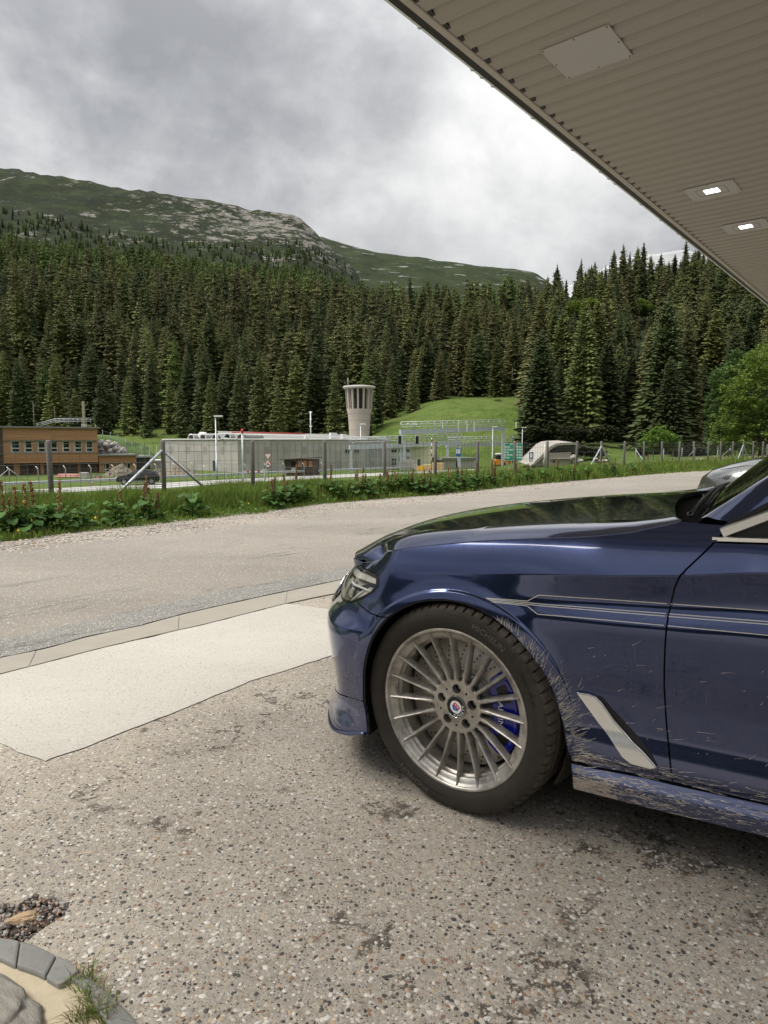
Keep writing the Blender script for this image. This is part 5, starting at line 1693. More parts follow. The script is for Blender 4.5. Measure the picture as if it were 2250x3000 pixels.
def pole(name, px, pyt, pyb, Y, r, m, label, cat='pole'):
    a = at(px, pyb, Y); h = at(px, pyt, Y).z - a.z
    o = MB().tube([(0, 0, -.3), (0, 0, h)], r, 8).build(name, m); o.location = a; tag(o, label, cat); return o
pm_ = pole('mast', 713, 1268, 1428, 82, .11, M['galv'], 'grey mast with a red lamp on top before the hall corner')
MB().lathe([(0, .5), (.16, .4), (.18, 0), (0, 0)], 10, Matrix.Translation((0, 0, at(713, 1268, 82).z - at(713, 1428, 82).z + .0))).build('warning_lamp', M['red'], pm_)
ap = pole('antenna_pole', 910.5, 1205, 1285, 128, .11, M['white'], 'thin white antenna pole behind the concrete hall roof')
for z_, w_ in ((4.9, .5), (3.6, .35), (2.3, .45)): MB().box((0, 0, z_), (w_ * 1.2, .12, .25)).build('antenna', M['white'], ap)
pole('slope_pole', 1593, 1075, 1140, 150, .12, M['dead'], 'pale pole with small white boxes beside a conifer right of the meadow')
for i, px in enumerate((1411, 1434, 1457, 1479)): tag(pole('fence_stake', px, 1258, 1278, 150, .05, M['galv'], 'thin grey stake on the meadow, %s from the left of four' % ORD[i], 'stake'), group='stakes on the meadow')
pole('slope_mast', 1511, 1235, 1300, 140, .06, M['galv'], 'thin grey mast on the meadow behind the low gantry')

# striped snow pole
sp = pole('snow_pole', 1264, 1283, 1385, 62, .045, M['white'], 'tall red and white striped snow pole beyond the fence')
hsp = at(1264, 1283, 62).z - at(1264, 1385, 62).z
for k in range(5): MB().tube([(0, 0, hsp * (.08 + k * .2)), (0, 0, hsp * (.17 + k * .2))], .05, 8).build('red_band', M['red'], sp)


def sign_board(name, label, px0, py0, px1, py1, Y, m, base_py=None, cat='sign', rad=0.0, posts=1, rim=None):
    a = at((px0 + px1) / 2, (py0 + py1) / 2, Y); k = Y / 2001.5; w = (px1 - px0) * k; h = (py1 - py0) * k
    zb = base_py if base_py is not None else ZR
    o = thing(name, label, cat, (a.x, Y, zb))
    z = a.z - zb
    if rim:
        MB().box((0, .02, z), (w, .04, h)).build('board', rim, o)
        MB().box((0, -.004, z), (w * .955, .012, h * .965)).build('face', m, o)
    else: MB().box((0, 0, z), (w, .05, h)).build('board', m, o)
    for i in range(posts):
        x = 0 if posts == 1 else lerp(-w * .32, w * .38, i / (posts - 1))
        MB().tube([(x, .1, -.4), (x, .1, z + h * .3)], .05 + .02 * (posts > 1), 6).build('post', M['galv'], o)
    return o, z, w, h


def letters(s, size, x, y, z, m, parent, align='L', sx=1.0, name='lettering', spacing=1.0, bold=0.0):
    vs, fs = text_geo(s, size, 0.0, 2, spacing)
    if not vs: return None
    x0 = min(v.x for v in vs); x1 = max(v.x for v in vs); w = (x1 - x0) * sx
    off = -x0 * sx if align == 'L' else (-x1 * sx if align == 'R' else -(x0 + x1) / 2 * sx)
    mb = MB()
    for dx, dz in ([(0, 0)] if not bold else [(-bold, 0), (bold, 0), (0, bold), (0, -bold)]):
        mb.add([(x + off + v.x * sx + dx, y - 0.0004 * (dx > 0) - .0002 * (dz > 0), z + v.y + dz) for v in vs], fs)
    return mb.build(name, m, parent)


so_, z, w, h = sign_board('direction_sign', 'big green direction sign listing towns and distances in white', 1477, 1298, 1530.5, 1349.5, 104, M['sign_green'], ZR, posts=4, rim=M['white'])
rows = [('Z\u00fcrich', '180 km'), ('St. Margrethen', '145 km'), ('Chur', '68 km'), ('St. Moritz', '103 km'), ('Thusis', '44 km')]
for i, (a_, b_) in enumerate(rows):
    zz_ = z + h * (.24 - i * .152)
    letters(a_, .38, -w * .46, -.016, zz_, M['sign_white'], so_, 'L', .78, bold=.014)
    letters(b_, .38, w * .45, -.016, zz_, M['sign_white'], so_, 'R', .78, bold=.014)
MB().box((-w * .12, -.014, z + h * .42), (.42, .006, .28)).build('route_shield', M['sign_white'], so_)
MB().box((-w * .12, -.018, z + h * .42), (.38, .006, .24)).build('route_shield', M['sign_green'], so_); letters('E43', .2, -w * .12, -.024, z + h * .42 - .07, M['sign_white'], so_, 'C', .9, bold=.008)
MB().box((w * .12, -.014, z + h * .42), (.52, .006, .3)).build('route_shield', M['sign_white'], so_)
MB().box((w * .12, -.018, z + h * .42), (.46, .006, .25)).build('route_shield', M['red'], so_); letters('A13', .2, w * .12, -.024, z + h * .42 - .07, M['sign_white'], so_, 'C', .9, bold=.008)

bs, z, w, h = sign_board('toll_sign', 'blue sign with a white lettered panel between fence posts', 1334, 1313, 1350.5, 1338, 96, M['sign_blue'], ZR, rim=M['white'])
MB().box((0, -.014, z + h * .12), (w * .72, .006, h * .5)).build('panel', M['sign_white'], bs)
for dz_, w_ in ((.20, .42), (.06, .36)): MB().box((0, -.019, z + h * dz_), (w * w_, .004, h * .055)).build('faded_line', M['concrete'], bs)
ps, z, w, h = sign_board('parking_sign', 'blue and white pictogram sign right of the green direction sign', 1549.5, 1324, 1563, 1344.5, 92, M['sign_blue'], ZR, rim=M['white'])
pth = [(w * .02, z + h * .38), (w * .30, z + h * .2), (w * .30, z - h * .2), (w * .02, z - h * .38), (-w * .28, z - h * .38), (-w * .28, z + h * .38)]
MB().add([(x, -.014, zz_) for x, zz_ in pth], [tuple(range(6))]).build('pictogram', M['sign_white'], ps)
MB().box((0, .0, z - h * .72), (w * .95, .04, h * .36)).build('plate', M['white'], ps); [MB().box((w * x_, -.023, z - h * .72), (w * .14, .004, h * .2)).build('faded_mark', M['concrete'], ps) for x_ in (-.25, 0, .25)]
# give-way and no-left-turn signs on one post
Y = 76; p = at(786, 1388, Y); ys = thing('road_signs', 'give-way triangle above a no-left-turn disc on one grey post', 'sign', (p.x, Y, p.z - .6))
k = Y / 2001.5; zz_ = lambda py: at(786, py, Y).z - p.z + .6
MB().tube([(0, .06, 0), (0, .06, zz_(1330))], .04, 6).build('post', M['galv'], ys)
tri = lambda s, y: [(-s, y, zz_(1328.5) - (12.5 * k - s) * .55), (s, y, zz_(1328.5) - (12.5 * k - s) * .55), (0, y, zz_(1348.5) + (12.5 * k - s) * 1.2)]
MB().prism(tri(12.5 * k, 0), (0, 0, 0), (0, .03, 0)).build('red_triangle', M['red'], ys); MB().add(tri(9.6 * k, -.006), [(0, 1, 2)]).build('white_triangle', M['sign_white'], ys)
R90 = Matrix.Rotation(pi / 2, 4, 'X')
MB().lathe([(0, .0), (9.5 * k, 0), (9.5 * k, -.03), (0, -.03)], 28, Matrix.Translation((0, 0, zz_(1361.5))) @ R90).build('red_disc', M['red'], ys)
MB().lathe([(0, .006), (7.4 * k, .006)], 28, Matrix.Translation((0, 0, zz_(1361.5))) @ R90).build('white_disc', M['sign_white'], ys)
c0 = zz_(1361.5)
MB().add([(x * k, -.012, c0 + z_ * k) for x, z_ in [(4.2, -5), (4.2, 1.5), (2.5, 3.2), (-1.5, 3.2), (-1.5, 5), (-5.5, 1.8), (-1.5, -1), (-1.5, 1), (1, 1), (1.8, .2), (1.8, -5)]], [(0, 1, 2, 3, 7, 8, 9, 10), (4, 5, 6, 7, 3)]).build('turn_arrow', M['black'], ys)
ws, z, w, h = sign_board('small_sign', 'small white tilted sign beside a red and white barrier', 767, 1375, 781, 1384, 74, M['white'], ZR + .2)
[MB().box((w * x_, -.028, z), (w * .18, .004, h * .4)).build('faded_mark', M['concrete'], ws) for x_ in (-.18, .18)]
br_ = thing('barrier', 'low red and white striped barrier plank behind the guardrail', 'barrier', at(745, 1392, 90))
for k in range(7): MB().box((-1.2 + k * .36, 0, .45), (.35, .05, .2)).build('stripe', M['red'] if k % 2 else M['white'], br_)
for x in (-1.1, .9): MB().box((x, .06, .2), (.06, .06, .6)).build('leg', M['galv'], br_)


# ---- delineator posts, cones
def delineator(px, pyt, pyb, label):
    hpx = pyb - pyt; Y = 1.0 * 2001.5 / hpx; a = at(px, pyb, Y)
    o = thing('delineator_post', label, 'marker post', a, 0, 'white and black roadside marker posts')
    bevel(MB().box((0, 0, .32), (.12, .1, .9)).build('shaft', M['white'], o), .02); bevel(MB().box((0, 0, .68), (.125, .105, .2)).build('black_band', M['black'], o), .01); bevel(MB().box((0, 0, .9), (.12, .1, .24)).build('cap', M['white'], o), .02)
delineator(198, 1434, 1478, 'white roadside marker post with black band standing in the near grass')
delineator(688, 1398, 1420, 'white marker post with black band left of the grey mast')
delineator(738, 1388, 1412, 'white marker post with black band right of the grey mast')
delineator(1099, 1375, 1392, 'white marker post with black band below the round tower')


def cone(px, pyt, pyb, label):
    Y = 78; a = at(px, pyb, Y); h = at(px, pyt, Y).z - a.z
    o = thing('traffic_cone', label, 'traffic cone', a, 0, 'traffic cones with lamps beside the guardrail')
    bevel(MB().box((0, 0, .03), (.42, .42, .06)).build('base', M['orange'], o), .01)
    for i in range(4):
        z0 = .06 + h * .17 * i; z1 = .06 + h * .17 * (i + 1); MB().lathe([(.17 - .03 * i, z0), (.17 - .03 * (i + 1), z1)], 14).build('band', M['red'] if i % 2 == 0 else M['white'], o)
    MB().lathe([(.0, h), (.11, h * .95), (.11, h * .78), (.05, h * .73)], 12).build('warning_lamp', M['orange'], o)
cone(78, 1412, 1438, 'red and white cone with orange lamp, left one beside the guardrail')
cone(270.5, 1405, 1429, 'red and white cone with orange lamp, right one near the black car')

# ---- timber kiosk
Y = 97; a = ground_at(875, Y); kk_ = thing('kiosk', 'small dark timber hut with orange panels before the concrete hall', 'hut', a)
F = Face(ground_at(832, 97.5), ground_at(918, 96.5), a); kz = lambda py: F.zpy(875, py) - ZR
F.part('wall', 0, F.len, -.6, kz(1346), -2.6, -.12, M['timber_dark'], kk_)
prev = 0
for i, (x0, x1, y0, y1, mm) in enumerate([(835, 847, 1389, 1348, M['timber_dark']), (853, 866, 1368, 1354, M['window']), (850, 866, 1386, 1370, M['concrete']), (871, 883, 1368, 1349, M['timber']), (886, 897, 1368, 1349, M['timber']), (903, 914, 1368, 1349, M['timber']), (870, 915, 1387, 1370, M['timber_dark'])]):
    F.part('panel', F.upx(x0), F.upx(x1), kz(y0), kz(y1), -.12, -.04, mm, kk_)
for px in (832, 848.5, 868, 884.5, 900, 916): F.part('post', F.upx(px), F.upx(px) + .14, -.4, kz(1346), -.12, .02, M['timber_dark'], kk_)
ro = [F.P(-.5, kz(1348), .5), F.P(F.len + .3, kz(1342), .5), F.P(F.len + .3, kz(1342), -3), F.P(-.5, kz(1348), -3)]
MB().prism(ro, (0, 0, 0), (0, 0, .14)).build('roof', M['timber_dark'], kk_)


# ---- rubble, boulders, timber piles, blocks
def heap(name, label, px, py, rw, rh, Y, m, seed):
    k = Y / 2001.5; a = at(px, py, Y); vs = []; fs = []; n = 22
    for j in range(n):
        for i in range(n):
            x = i / (n - 1) * 2 - 1; y = j / (n - 1) * 2 - 1; r = sqrt(x * x + y * y)
            hgt = max(0, 1 - r) ** .8 * (1 + .45 * noise.fractal(Vector((x * 2.2, y * 2.2, seed)), 1, 2, 5)) + (.0 if r < 1 else -.1)
            vs.append((x * rw * k, y * rw * k * .7, hgt * rh * k))
    fs = [(j * n + i, j * n + i + 1, (j + 1) * n + i + 1, (j + 1) * n + i) for j in range(n - 1) for i in range(n - 1)]
    o = MB().add(vs, fs).build(name, m, fix=False); o.location = a; tag(o, label, 'heap')
    rnd = random.Random(seed); b = MB()
    for _ in range(90):
        x, y = rnd.uniform(-.85, .85), rnd.uniform(-.8, .3); r = sqrt(x * x + y * y); s = rnd.uniform(.07, .22)
        hh = max(0, 1 - r) ** .8 * (1 + .45 * noise.fractal(Vector((x * 2.2, y * 2.2, seed)), 1, 2, 5))
        b.box((x * rw * k, y * rw * k * .7, hh * rh * k), (s, s * .8, s * .7), rnd.random() * 3)
    st = b.build('rubble', M['rock'], o); st['kind'] = 'stuff'
    return o
M['earth'] = mat('brown_gravelly_earth', (0.20, 0.165, 0.125), .95, 0, .35, 3, .8, 12)
heap('rubble_heap', 'brown heap of earth and stones in front of the timber wing', 352, 1397, 52, 38, 95, M['earth'], 3)
heap('rubble_heap', 'brown heap of earth and broken stones left of the concrete hall', 525, 1392, 62, 32, 100, M['earth'], 5)
heap('rubble_heap', 'low brown heap of earth right behind the black car', 465, 1392, 34, 20, 99, M['earth'], 8)
rnd = random.Random(31)
for i, (px, py, rw, rh) in enumerate([(302, 1318, 15, 13), (296, 1300, 11, 12), (318, 1304, 13, 13), (327, 1322, 14, 12), (343, 1314, 12, 11), (352, 1325, 12, 8), (309, 1328, 12, 8), (336, 1302, 8, 8), (362, 1320, 7, 10), (290, 1327, 9, 10)]):
    Y = 112; k = Y / 2001.5; a = at(px, py, Y)
    rock_obj('boulder', 'grey boulder in the retaining slope beside the timber building, %s of ten from the left' % ORD[sorted([302, 296, 318, 327, 343, 352, 309, 336, 362, 290]).index(px)], a, (rw * k * 1.05, 1.2, rh * k * 1.05), i * 1.7, M['rock'], 'boulder', rough=.2, sub=3, group='boulders beside the timber building')
o = rock_obj('grass_slope', None, (atx(300, 122), 122, -2.8), (9.5, 9, 5.2), 2.0, mat('steep_turf', (0.06, 0.105, 0.02), .95, 0, .35, .7), rough=.12); tag(o, kind='structure')
# platform with railing above the timber building
pf = thing('viewing_platform', 'metal railed platform and ramp on the slope above the timber building', 'platform', at(220, 1258, 116)); o_ = at(220, 1258, 116)
P_ = lambda px, py: at(px, py, 116) - o_
MB().box(tuple(P_(213, 1252) + Vector((0, .6, -.1))), (6.3, 1.4, .15)).build('deck', M['galv'], pf)
for dy in (0, 5, 10): MB().tube([P_(105, 1252 - dy), P_(160, 1236 - dy * .9), P_(265, 1234 - dy * .9)], .05, 5).build('rail', M['galv'], pf)
for px in range(110, 268, 13): y_ = 1252 - 16 * min((px - 105) / 55, 1); MB().tube([P_(px, y_ + 6), P_(px, y_ - 9)], .04, 4).build('rail_post', M['galv'], pf)
st = thing('stone_stele', 'tall narrow pale stone pillar on a block beside the platform', 'pillar', at(247, 1258, 115)); k = 115 / 2001.5
bevel(MB().box((0, 0, 8 * k), (13 * k, 10 * k, 16 * k)).build('base', M['concrete'], st), .05)
bevel(MB().box((0, 0, (16 + 33) * k), (7.5 * k, 5 * k, 62 * k)).build('shaft', mat('mossy_pale_stone', (.33, .32, .2), .9, 0, .3, 3), st), .08)
# pipes, blocks in front of the timber building
pp = thing('pipe_stack', 'long pink plastic pipes lying in front of the timber building', 'pipes', at(210, 1400, 88)); k = 88 / 2001.5
PK = mat('pink_plastic', (.55, .25, .22), .5)
for i in range(3): MB().tube([(-48 * k, i * .25, .15), (48 * k, i * .25, .15)], .14, 8).build('pipe', PK, pp)
MB().tube([(-40 * k, .12, .38), (40 * k, .12, .38)], .14, 8).build('pipe', PK, pp)
o = sbox('concrete_block', tuple(at(247, 1393, 86) + Vector((0, 0, 0))), (.95, .8, .75), M['concrete'], bev=.03); tag(o, 'square concrete block between pink pipes and red rubble', 'block')
heap('brick_heap', 'small heap of reddish broken bricks behind the concrete block', 285, 1400, 15, 10, 89, mat('brick_rubble', (.40, .17, .11), .9, 0, .3, 5, .8, 10), 12)
# concrete blocks, crates of timber right of the hall
bw = thing('block_wall', 'grey wall of stacked concrete blocks in front of the yellow building', 'wall', ground_at(1198, 112)); k = 112 / 2001.5
for r_ in range(3):
    for c_ in range(4): bevel(MB().box(((-18.5 + c_ * 12.4) * k, 0, .45 + r_ * .56), (12.2 * k, .6, .54)).build('block', M['concrete'], bw), .02)
gb_ = thing('green_bin', 'dark green waste bin behind the yellow crates', 'bin', ground_at(1227, 113))
bevel(MB().box((0, 0, .75 + .5), (9 * 113 / 2001.5, .5, 1.1)).build('body', mat('dark_green_plastic', (.01, .06, .035)), gb_), .04); bevel(MB().box((0, 0, 1.85), (9.6 * 113 / 2001.5, .56, .1)).build('lid', M['black'], gb_), .02)
yc = thing('yellow_crate', 'yellow-orange crate left of the stacked timber', 'crate', ground_at(1231, 109)); bevel(MB().box((0, 0, .55), (17 * 109 / 2001.5, .8, .7)).build('body', mat('yellow_tarp', (.72, .42, .04)), yc), .04); MB().box((0, 0, .93), (17.5 * 109 / 2001.5, .85, .06)).build('lid', mat('yellow_lid', (.75, .48, .08)), yc)
for i, (x0, x1, y0, nm) in enumerate([(1240, 1262, 1361, 'left'), (1263, 1299, 1356, 'right')]):
    Y = 110; k = Y / 2001.5; a = ground_at((x0 + x1) / 2, Y); tp = thing('timber_stack', 'stack of fresh yellow sawn planks, %s one of two' % nm, 'timber', a)
    hh = at(1270, y0, Y).z - ZR; nl = 6
    for l in range(nl): MB().box((0.05 * (l % 2), 0, .2 + (hh - .2) * (l + .5) / nl), ((x1 - x0) * k, 1.2, (hh - .2) / nl * .86)).build('plank', mat('fresh_plank', (.62, .44, .22), .8, 0, .2, 2) if l == 0 and i == 0 else bpy.data.materials['fresh_plank'], tp)
# low concrete service building
lb = thing('service_building', 'low grey concrete service building with flat roof behind the blue sign', 'building', ground_at(1355, 121)); F = Face(ground_at(1300, 121), ground_at(1398, 124), ground_at(1355, 121)); lz = lambda py: F.zpy(1350, py) - ZR
F.part('wall', 0, F.len, -.5, lz(1347), -4, 0, M['concrete'], lb); F.part('roof', -.5, F.len + .1, lz(1347), lz(1341), -4.2, .3, M['roof_grey'], lb)
F.part('door', F.upx(1337), F.upx(1343), 0, lz(1351), 0, .05, M['window'], lb); F.part('side_door', F.upx(1390), F.upx(1397), 0, lz(1347), 0, .06, M['white'], lb)

# ---- orange and white bus
Y = 128; bo = ground_at(1505, Y, ZR); k = Y / 2001.5
bus = thing('bus', 'orange and white coach with dark windows half hidden behind the green sign', 'bus', bo)
x0, x1 = (1452 - 1505) * k, (1566 - 1505) * k; zt_ = at(1505, 1328, Y).z - ZR
bevel(MB().box(((x0 + x1) / 2, 1.2, .45 + .55), (x1 - x0, 2.4, 1.1)).build('lower_body', M['orange'], bus), .12)
bevel(MB().box(((x0 + x1) / 2 + .05, 1.2, 1.55 + (zt_ - 1.9) / 2), (x1 - x0 - .15, 2.36, zt_ - 1.85)).build('window_band', M['window'], bus), .12)
bevel(MB().box(((x0 + x1) / 2 + .1, 1.2, zt_ - .18), (x1 - x0 - .3, 2.38, .36)).build('roof', M['white'], bus), .12)
for x in (x0 + 1.5, x1 - 1.6, x0 + 3.7): MB().lathe([(0, 0), (.5, 0), (.52, .05), (.52, .25)], 20, Matrix.Translation((x, -.06, .5)) @ R90 @ Matrix.Rotation(pi, 4, 'X')).build('wheel', M['black'], bus)
for x in [x0 + 1.0 + 1.3 * i for i in range(5)]: MB().box((x, -.02, 1.9), (.08, .04, 1.2)).build('pillar', M['black'], bus)

# ---- tunnel portal, concrete hood
Y = 96; PO = ground_at(1620, Y, -2.7)
tp = thing('tunnel_portal', 'curved concrete tunnel portal hood with a small service door', 'tunnel', PO); P_ = lambda px, py, dy=0: at(px, py, Y + dy) - PO
hood = [(1553, 1364), (1561, 1359), (1572, 1347), (1581, 1339), (1598, 1322), (1613, 1307), (1628, 1300), (1645, 1297.5), (1680, 1296), (1695, 1299)]
inner = [(1556, 1366), (1567, 1361), (1582, 1348), (1597, 1334), (1610, 1321), (1622, 1311), (1634, 1306), (1650, 1304), (1680, 1303), (1693, 1304)]
n = len(hood)
vs = [P_(*p) for p in hood] + [P_(*p) for p in inner] + [P_(*p) + Vector((0, 9, .3)) for p in hood] + [P_(*p) + Vector((0, 9, .3)) for p in inner]
MB().add(vs, [(i, i + 1, n + i + 1, n + i) for i in range(n - 1)] + [(i, 2 * n + i, 2 * n + i + 1, i + 1) for i in range(n - 1)] + [(n + i, n + i + 1, 3 * n + i + 1, 3 * n + i) for i in range(n - 1)]).build('hood', M['white'] if False else mat('pale_hood_concrete', (.33, .305, .275), .9, 0, .15, 1), tp)
M['portal_side'] = mat('portal_wall_concrete', (0.27, 0.245, 0.215), 0.9, 0, 0.2, 0.8)  # plain concrete, darker than the hood
side = [(1560, 1366), (1582, 1349), (1610, 1322), (1618, 1327), (1618, 1366)]
MB().prism([P_(*p) for p in side], (0, .3, 0), (0, 1.2, 0)).build('side_wall', M['portal_side'], tp)
wl = [(1610, 1327), (1672, 1325), (1671, 1364), (1610, 1366)]
MB().prism([P_(*p) for p in wl], (0, -.2, 0), (0, .9, 0)).build('front_wall', M['portal_side'], tp)
bx = [(1613, 1345), (1664, 1344), (1664, 1365), (1613, 1366)]
MB().prism([P_(*p) for p in bx], (0, -.26, 0), (0, -.2, 0)).build('door', mat('beige_roller_door', (.33, .29, .25), .8, 0, .1), tp)
MB().prism([P_(*p) for p in [(1619, 1350), (1624, 1350), (1624, 1355), (1619, 1355)]], (0, -.3, 0), (0, -.25, 0)).build('window', M['black'], tp)
MB().prism([P_(*p) for p in [(1608, 1343), (1668, 1341.5), (1668, 1344), (1608, 1345)]], (0, -.5, 0), (0, -.2, 0)).build('lintel', M['concrete'], tp)
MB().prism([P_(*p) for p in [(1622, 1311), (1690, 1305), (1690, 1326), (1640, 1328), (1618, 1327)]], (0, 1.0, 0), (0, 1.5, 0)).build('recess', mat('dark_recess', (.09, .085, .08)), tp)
bs2 = pole('road_marker', 1596.5, 1303, 1362, 80, .16, M['concrete'], 'broad pale marker board on a post before the tunnel portal'); 
gs_, z, w, h = sign_board('exit_sign', 'small pale green pictogram sign on the portal side wall', 1591, 1347, 1600.5, 1357, 88, mat('pale_green_face', (.45, .62, .5), .6), ZR)
for i, (px, py, rw, rh) in enumerate([(1680, 1340, 9, 9), (1687, 1352, 10, 7), (1700, 1350, 8, 6), (1755, 1352, 12, 6), (1772, 1350, 8, 5), (1745, 1345, 7, 4)]):
    Y_ = 88; k = Y_ / 2001.5
    rock_obj('boulder', 'grey boulder right of the tunnel portal, %s of six from the left' % ORD[i], at(px, py, Y_), (rw * k, .7, rh * k), 50 + i, M['rock'], 'boulder', sub=3, group='boulders right of the tunnel portal')


# ---- wire fences
def fence(label, pts, h, post_r, m, braces, wires, vert=0.0, name='wire_fence', top_lean=0.0, group=None, sag=0.0, wr=0.0022):
    o = thing(name, label, 'fence', pts[0]); P0 = Vector(pts[0]); pl = [Vector(p) - P0 for p in pts]
    pmm = MB().tube([(0, 0, -.3), (0, 0, h * .5), (0, 0, h), (0, 0, h + post_r * .5)] if not top_lean else [(0, 0, -.3), (0, 0, h * .8), (0, 0, h * .82), (top_lean, 0, h)], [post_r, post_r, post_r, post_r * .6] if not top_lean else post_r, 8).mesh('post'); pmm.materials.append(m)
    rnd = random.Random(int(P0.x * 100) % 997)
    tops = []
    for p in pl:
        c = bpy.data.objects.new('post', pmm); COL.objects.link(c); c.parent = o; c.location = p; c.rotation_euler = (rnd.uniform(-.02, .02), rnd.uniform(-.02, .02), 0)
    d0 = (pl[-1] - pl[0]); d0.z = 0; d0.normalize(); bar = MB().tube([(0, 0, h * .88), (1.12 * h, 0, -.1)], post_r * .62, 8).mesh('brace'); bar.materials.append(M['galv'])
    for i, s in braces:
        c = bpy.data.objects.new('brace', bar); COL.objects.link(c); c.parent = o; c.location = pl[i]; c.rotation_euler = (0, 0, atan2(d0.y * s, d0.x * s))
    wb_ = MB()
    for wz in wires:
        pts_ = []
        for a, b in zip(pl[:-1], pl[1:]):
            for k in range(4):
                t = k / 4; q = a.lerp(b, t); pts_.append(q + Vector((0, -post_r, h * wz - sag * sin(pi * t) * (wz > .95))))
        pts_.append(pl[-1] + Vector((0, -post_r, h * wz)))
        wb_.tube(pts_, wr, 3, cap=False)
    wb_.build('wires', M['wire'], o, fix=False)
    if vert:
        vb = MB()
        for a, b in zip(pl[:-1], pl[1:]):
            n_ = int((b - a).length / vert)
            for k in range(n_):
                q = a.lerp(b, k / n_) + Vector((0, -post_r, 0)); vb.add([q + Vector((-wr, 0, .05)), q + Vector((wr, 0, .05)), q + Vector((wr, 0, h * .99)), q + Vector((-wr, 0, h * .99))], [(0, 1, 2, 3)])
        v_ = vb.build('mesh_wires', M['wire'], o, fix=False); v_['kind'] = 'stuff'
    return o


fp = []
for i in range(-3, 26):
    q = PF + DF * 2.0 * i
    fp.append((q.x, q.y, hz(q.x, q.y) - .0))
hf = H + 0.02 - (-0.13)
fence('long wire fence of weathered posts along the near grass verge', fp, 1.33, 0.045, M['post'], [(4, 1), (4, -1), (13, 1), (13, -1), (22, 1), (22, -1)], (.12, .22, .33, .45, .58, .72, .86, .985), .16, sag=.05, wr=.0032)
# concrete-post fence at the far left, with leaning tops
f2 = [gp(px, py, ZR) for px, py in [(28, 1412), (85, 1409), (140, 1405), (195, 1402), (246, 1400), (297, 1398), (345, 1396), (392, 1394), (440, 1392)]]
f2 = [(p.x * 78 / p.y, 78 + i * 2.2, ZR) for i, p in enumerate(f2)]
fence('old fence of leaning-topped concrete posts in front of the timber building', f2, 1.95, 0.06, M['concrete'], [(0, 1), (0, -1)], (.4, .6, .78), 0, top_lean=-.28, wr=.008)
f3 = [(atx(px, 80 + i * 2), 80 + i * 2.0, ZR) for i, px in enumerate([600, 660, 720, 777, 834, 890, 945])]
fence('old fence of thin leaning-topped posts in front of the concrete hall', f3, 2.1, 0.03, M['galv'], [], (.4, .6, .78), 0, top_lean=-.25, wr=.006)
# second fence behind, right
f4 = []
for px, Y_ in [(1865, 75), (1915, 73), (1945, 76), (1973, 72), (2000, 74), (2036, 70), (2075, 68), (2105, 66), (2140, 64), (2177, 62), (2212, 60), (2250, 58)]:
    f4.append((atx(px, Y_), Y_, at(px, 1350, Y_).z - .4))
fence('second smaller wire fence behind the first one, in front of the bushes', f4, 1.75, 0.05, M['galv'], [(0, 1), (5, -1), (8, -1)], (.3, .55, .8, .98), .3, name='rear_fence', wr=.004)
# hillside fence above the timber building
f5 = [(atx(px, 118), 118, at(px, py, 118).z) for px, py in [(282, 1268), (302, 1284), (324, 1292), (346, 1298), (368, 1310), (386, 1318), (413, 1330), (436, 1330), (458, 1328)]]
fence('light wire fence stepping down the grass slope beside the boulders', f5, 1.4, 0.05, M['galv'], [], (.5, .98), 0, name='slope_fence', wr=.012)

# ================================================================== CANOPY
CA = Vector((sin(radians(39.07)), cos(radians(39.07)), 0)); CB = Vector((CA.y, -CA.x, 0)); HC = 4.2
def cw(a, b, z): return CA * a + CB * b + Vector((0, 0, z))
A0, A1, B0, B1 = -0.9, 27.0, -2.985, 1.6  # unseen back and right ends drawn in so light reaches ground and car
can = thing('canopy', 'large petrol station canopy with corrugated beige metal soffit', 'canopy', (0, 0, 0))
M['soffit'] = mat('beige_soffit_metal', (0.34, 0.313, 0.272), 0.5, 0.0, 0.05, 0.6, spec=0.4)
M['flash'] = mat('beige_edge_flashing', (0.42, 0.385, 0.34), 0.5, 0.0, 0.05, 0.8)
M['plate'] = mat('grey_cover_plate', (0.42, 0.40, 0.385), 0.5, 0.0, 0.03, 2)
# corrugated sheets: trapezoid ribs across the canopy, pitch 0.1935
pit = 0.1945; prof = [(0, 0), (.60, 0.0), (.625, .006), (.66, .030), (.72, .032), (.985, .003)]
nr = int((A1 - A0) / pit); sheet_w = 5
per = 10
a_ = 4.028 - int((4.028 - A0) / pit) * pit
idx = 0
while a_ < A1:
    vs = []; 
    for r_ in range(per):
        for (t, dz) in prof: vs.append((a_ + (r_ + t) * pit, dz))
    vs.append((a_ + per * pit, 0))
    mb = MB(); q = len(vs)
    V = [cw(a, B0, HC + dz) for a, dz in vs] + [cw(a, B1, HC + dz) for a, dz in vs]
    mb.add(V, [(i, i + 1, q + i + 1, q + i) for i in range(q - 1)])
    mb.build('soffit_sheet', M['soffit'], can, fix=False)
    a_ += per * pit
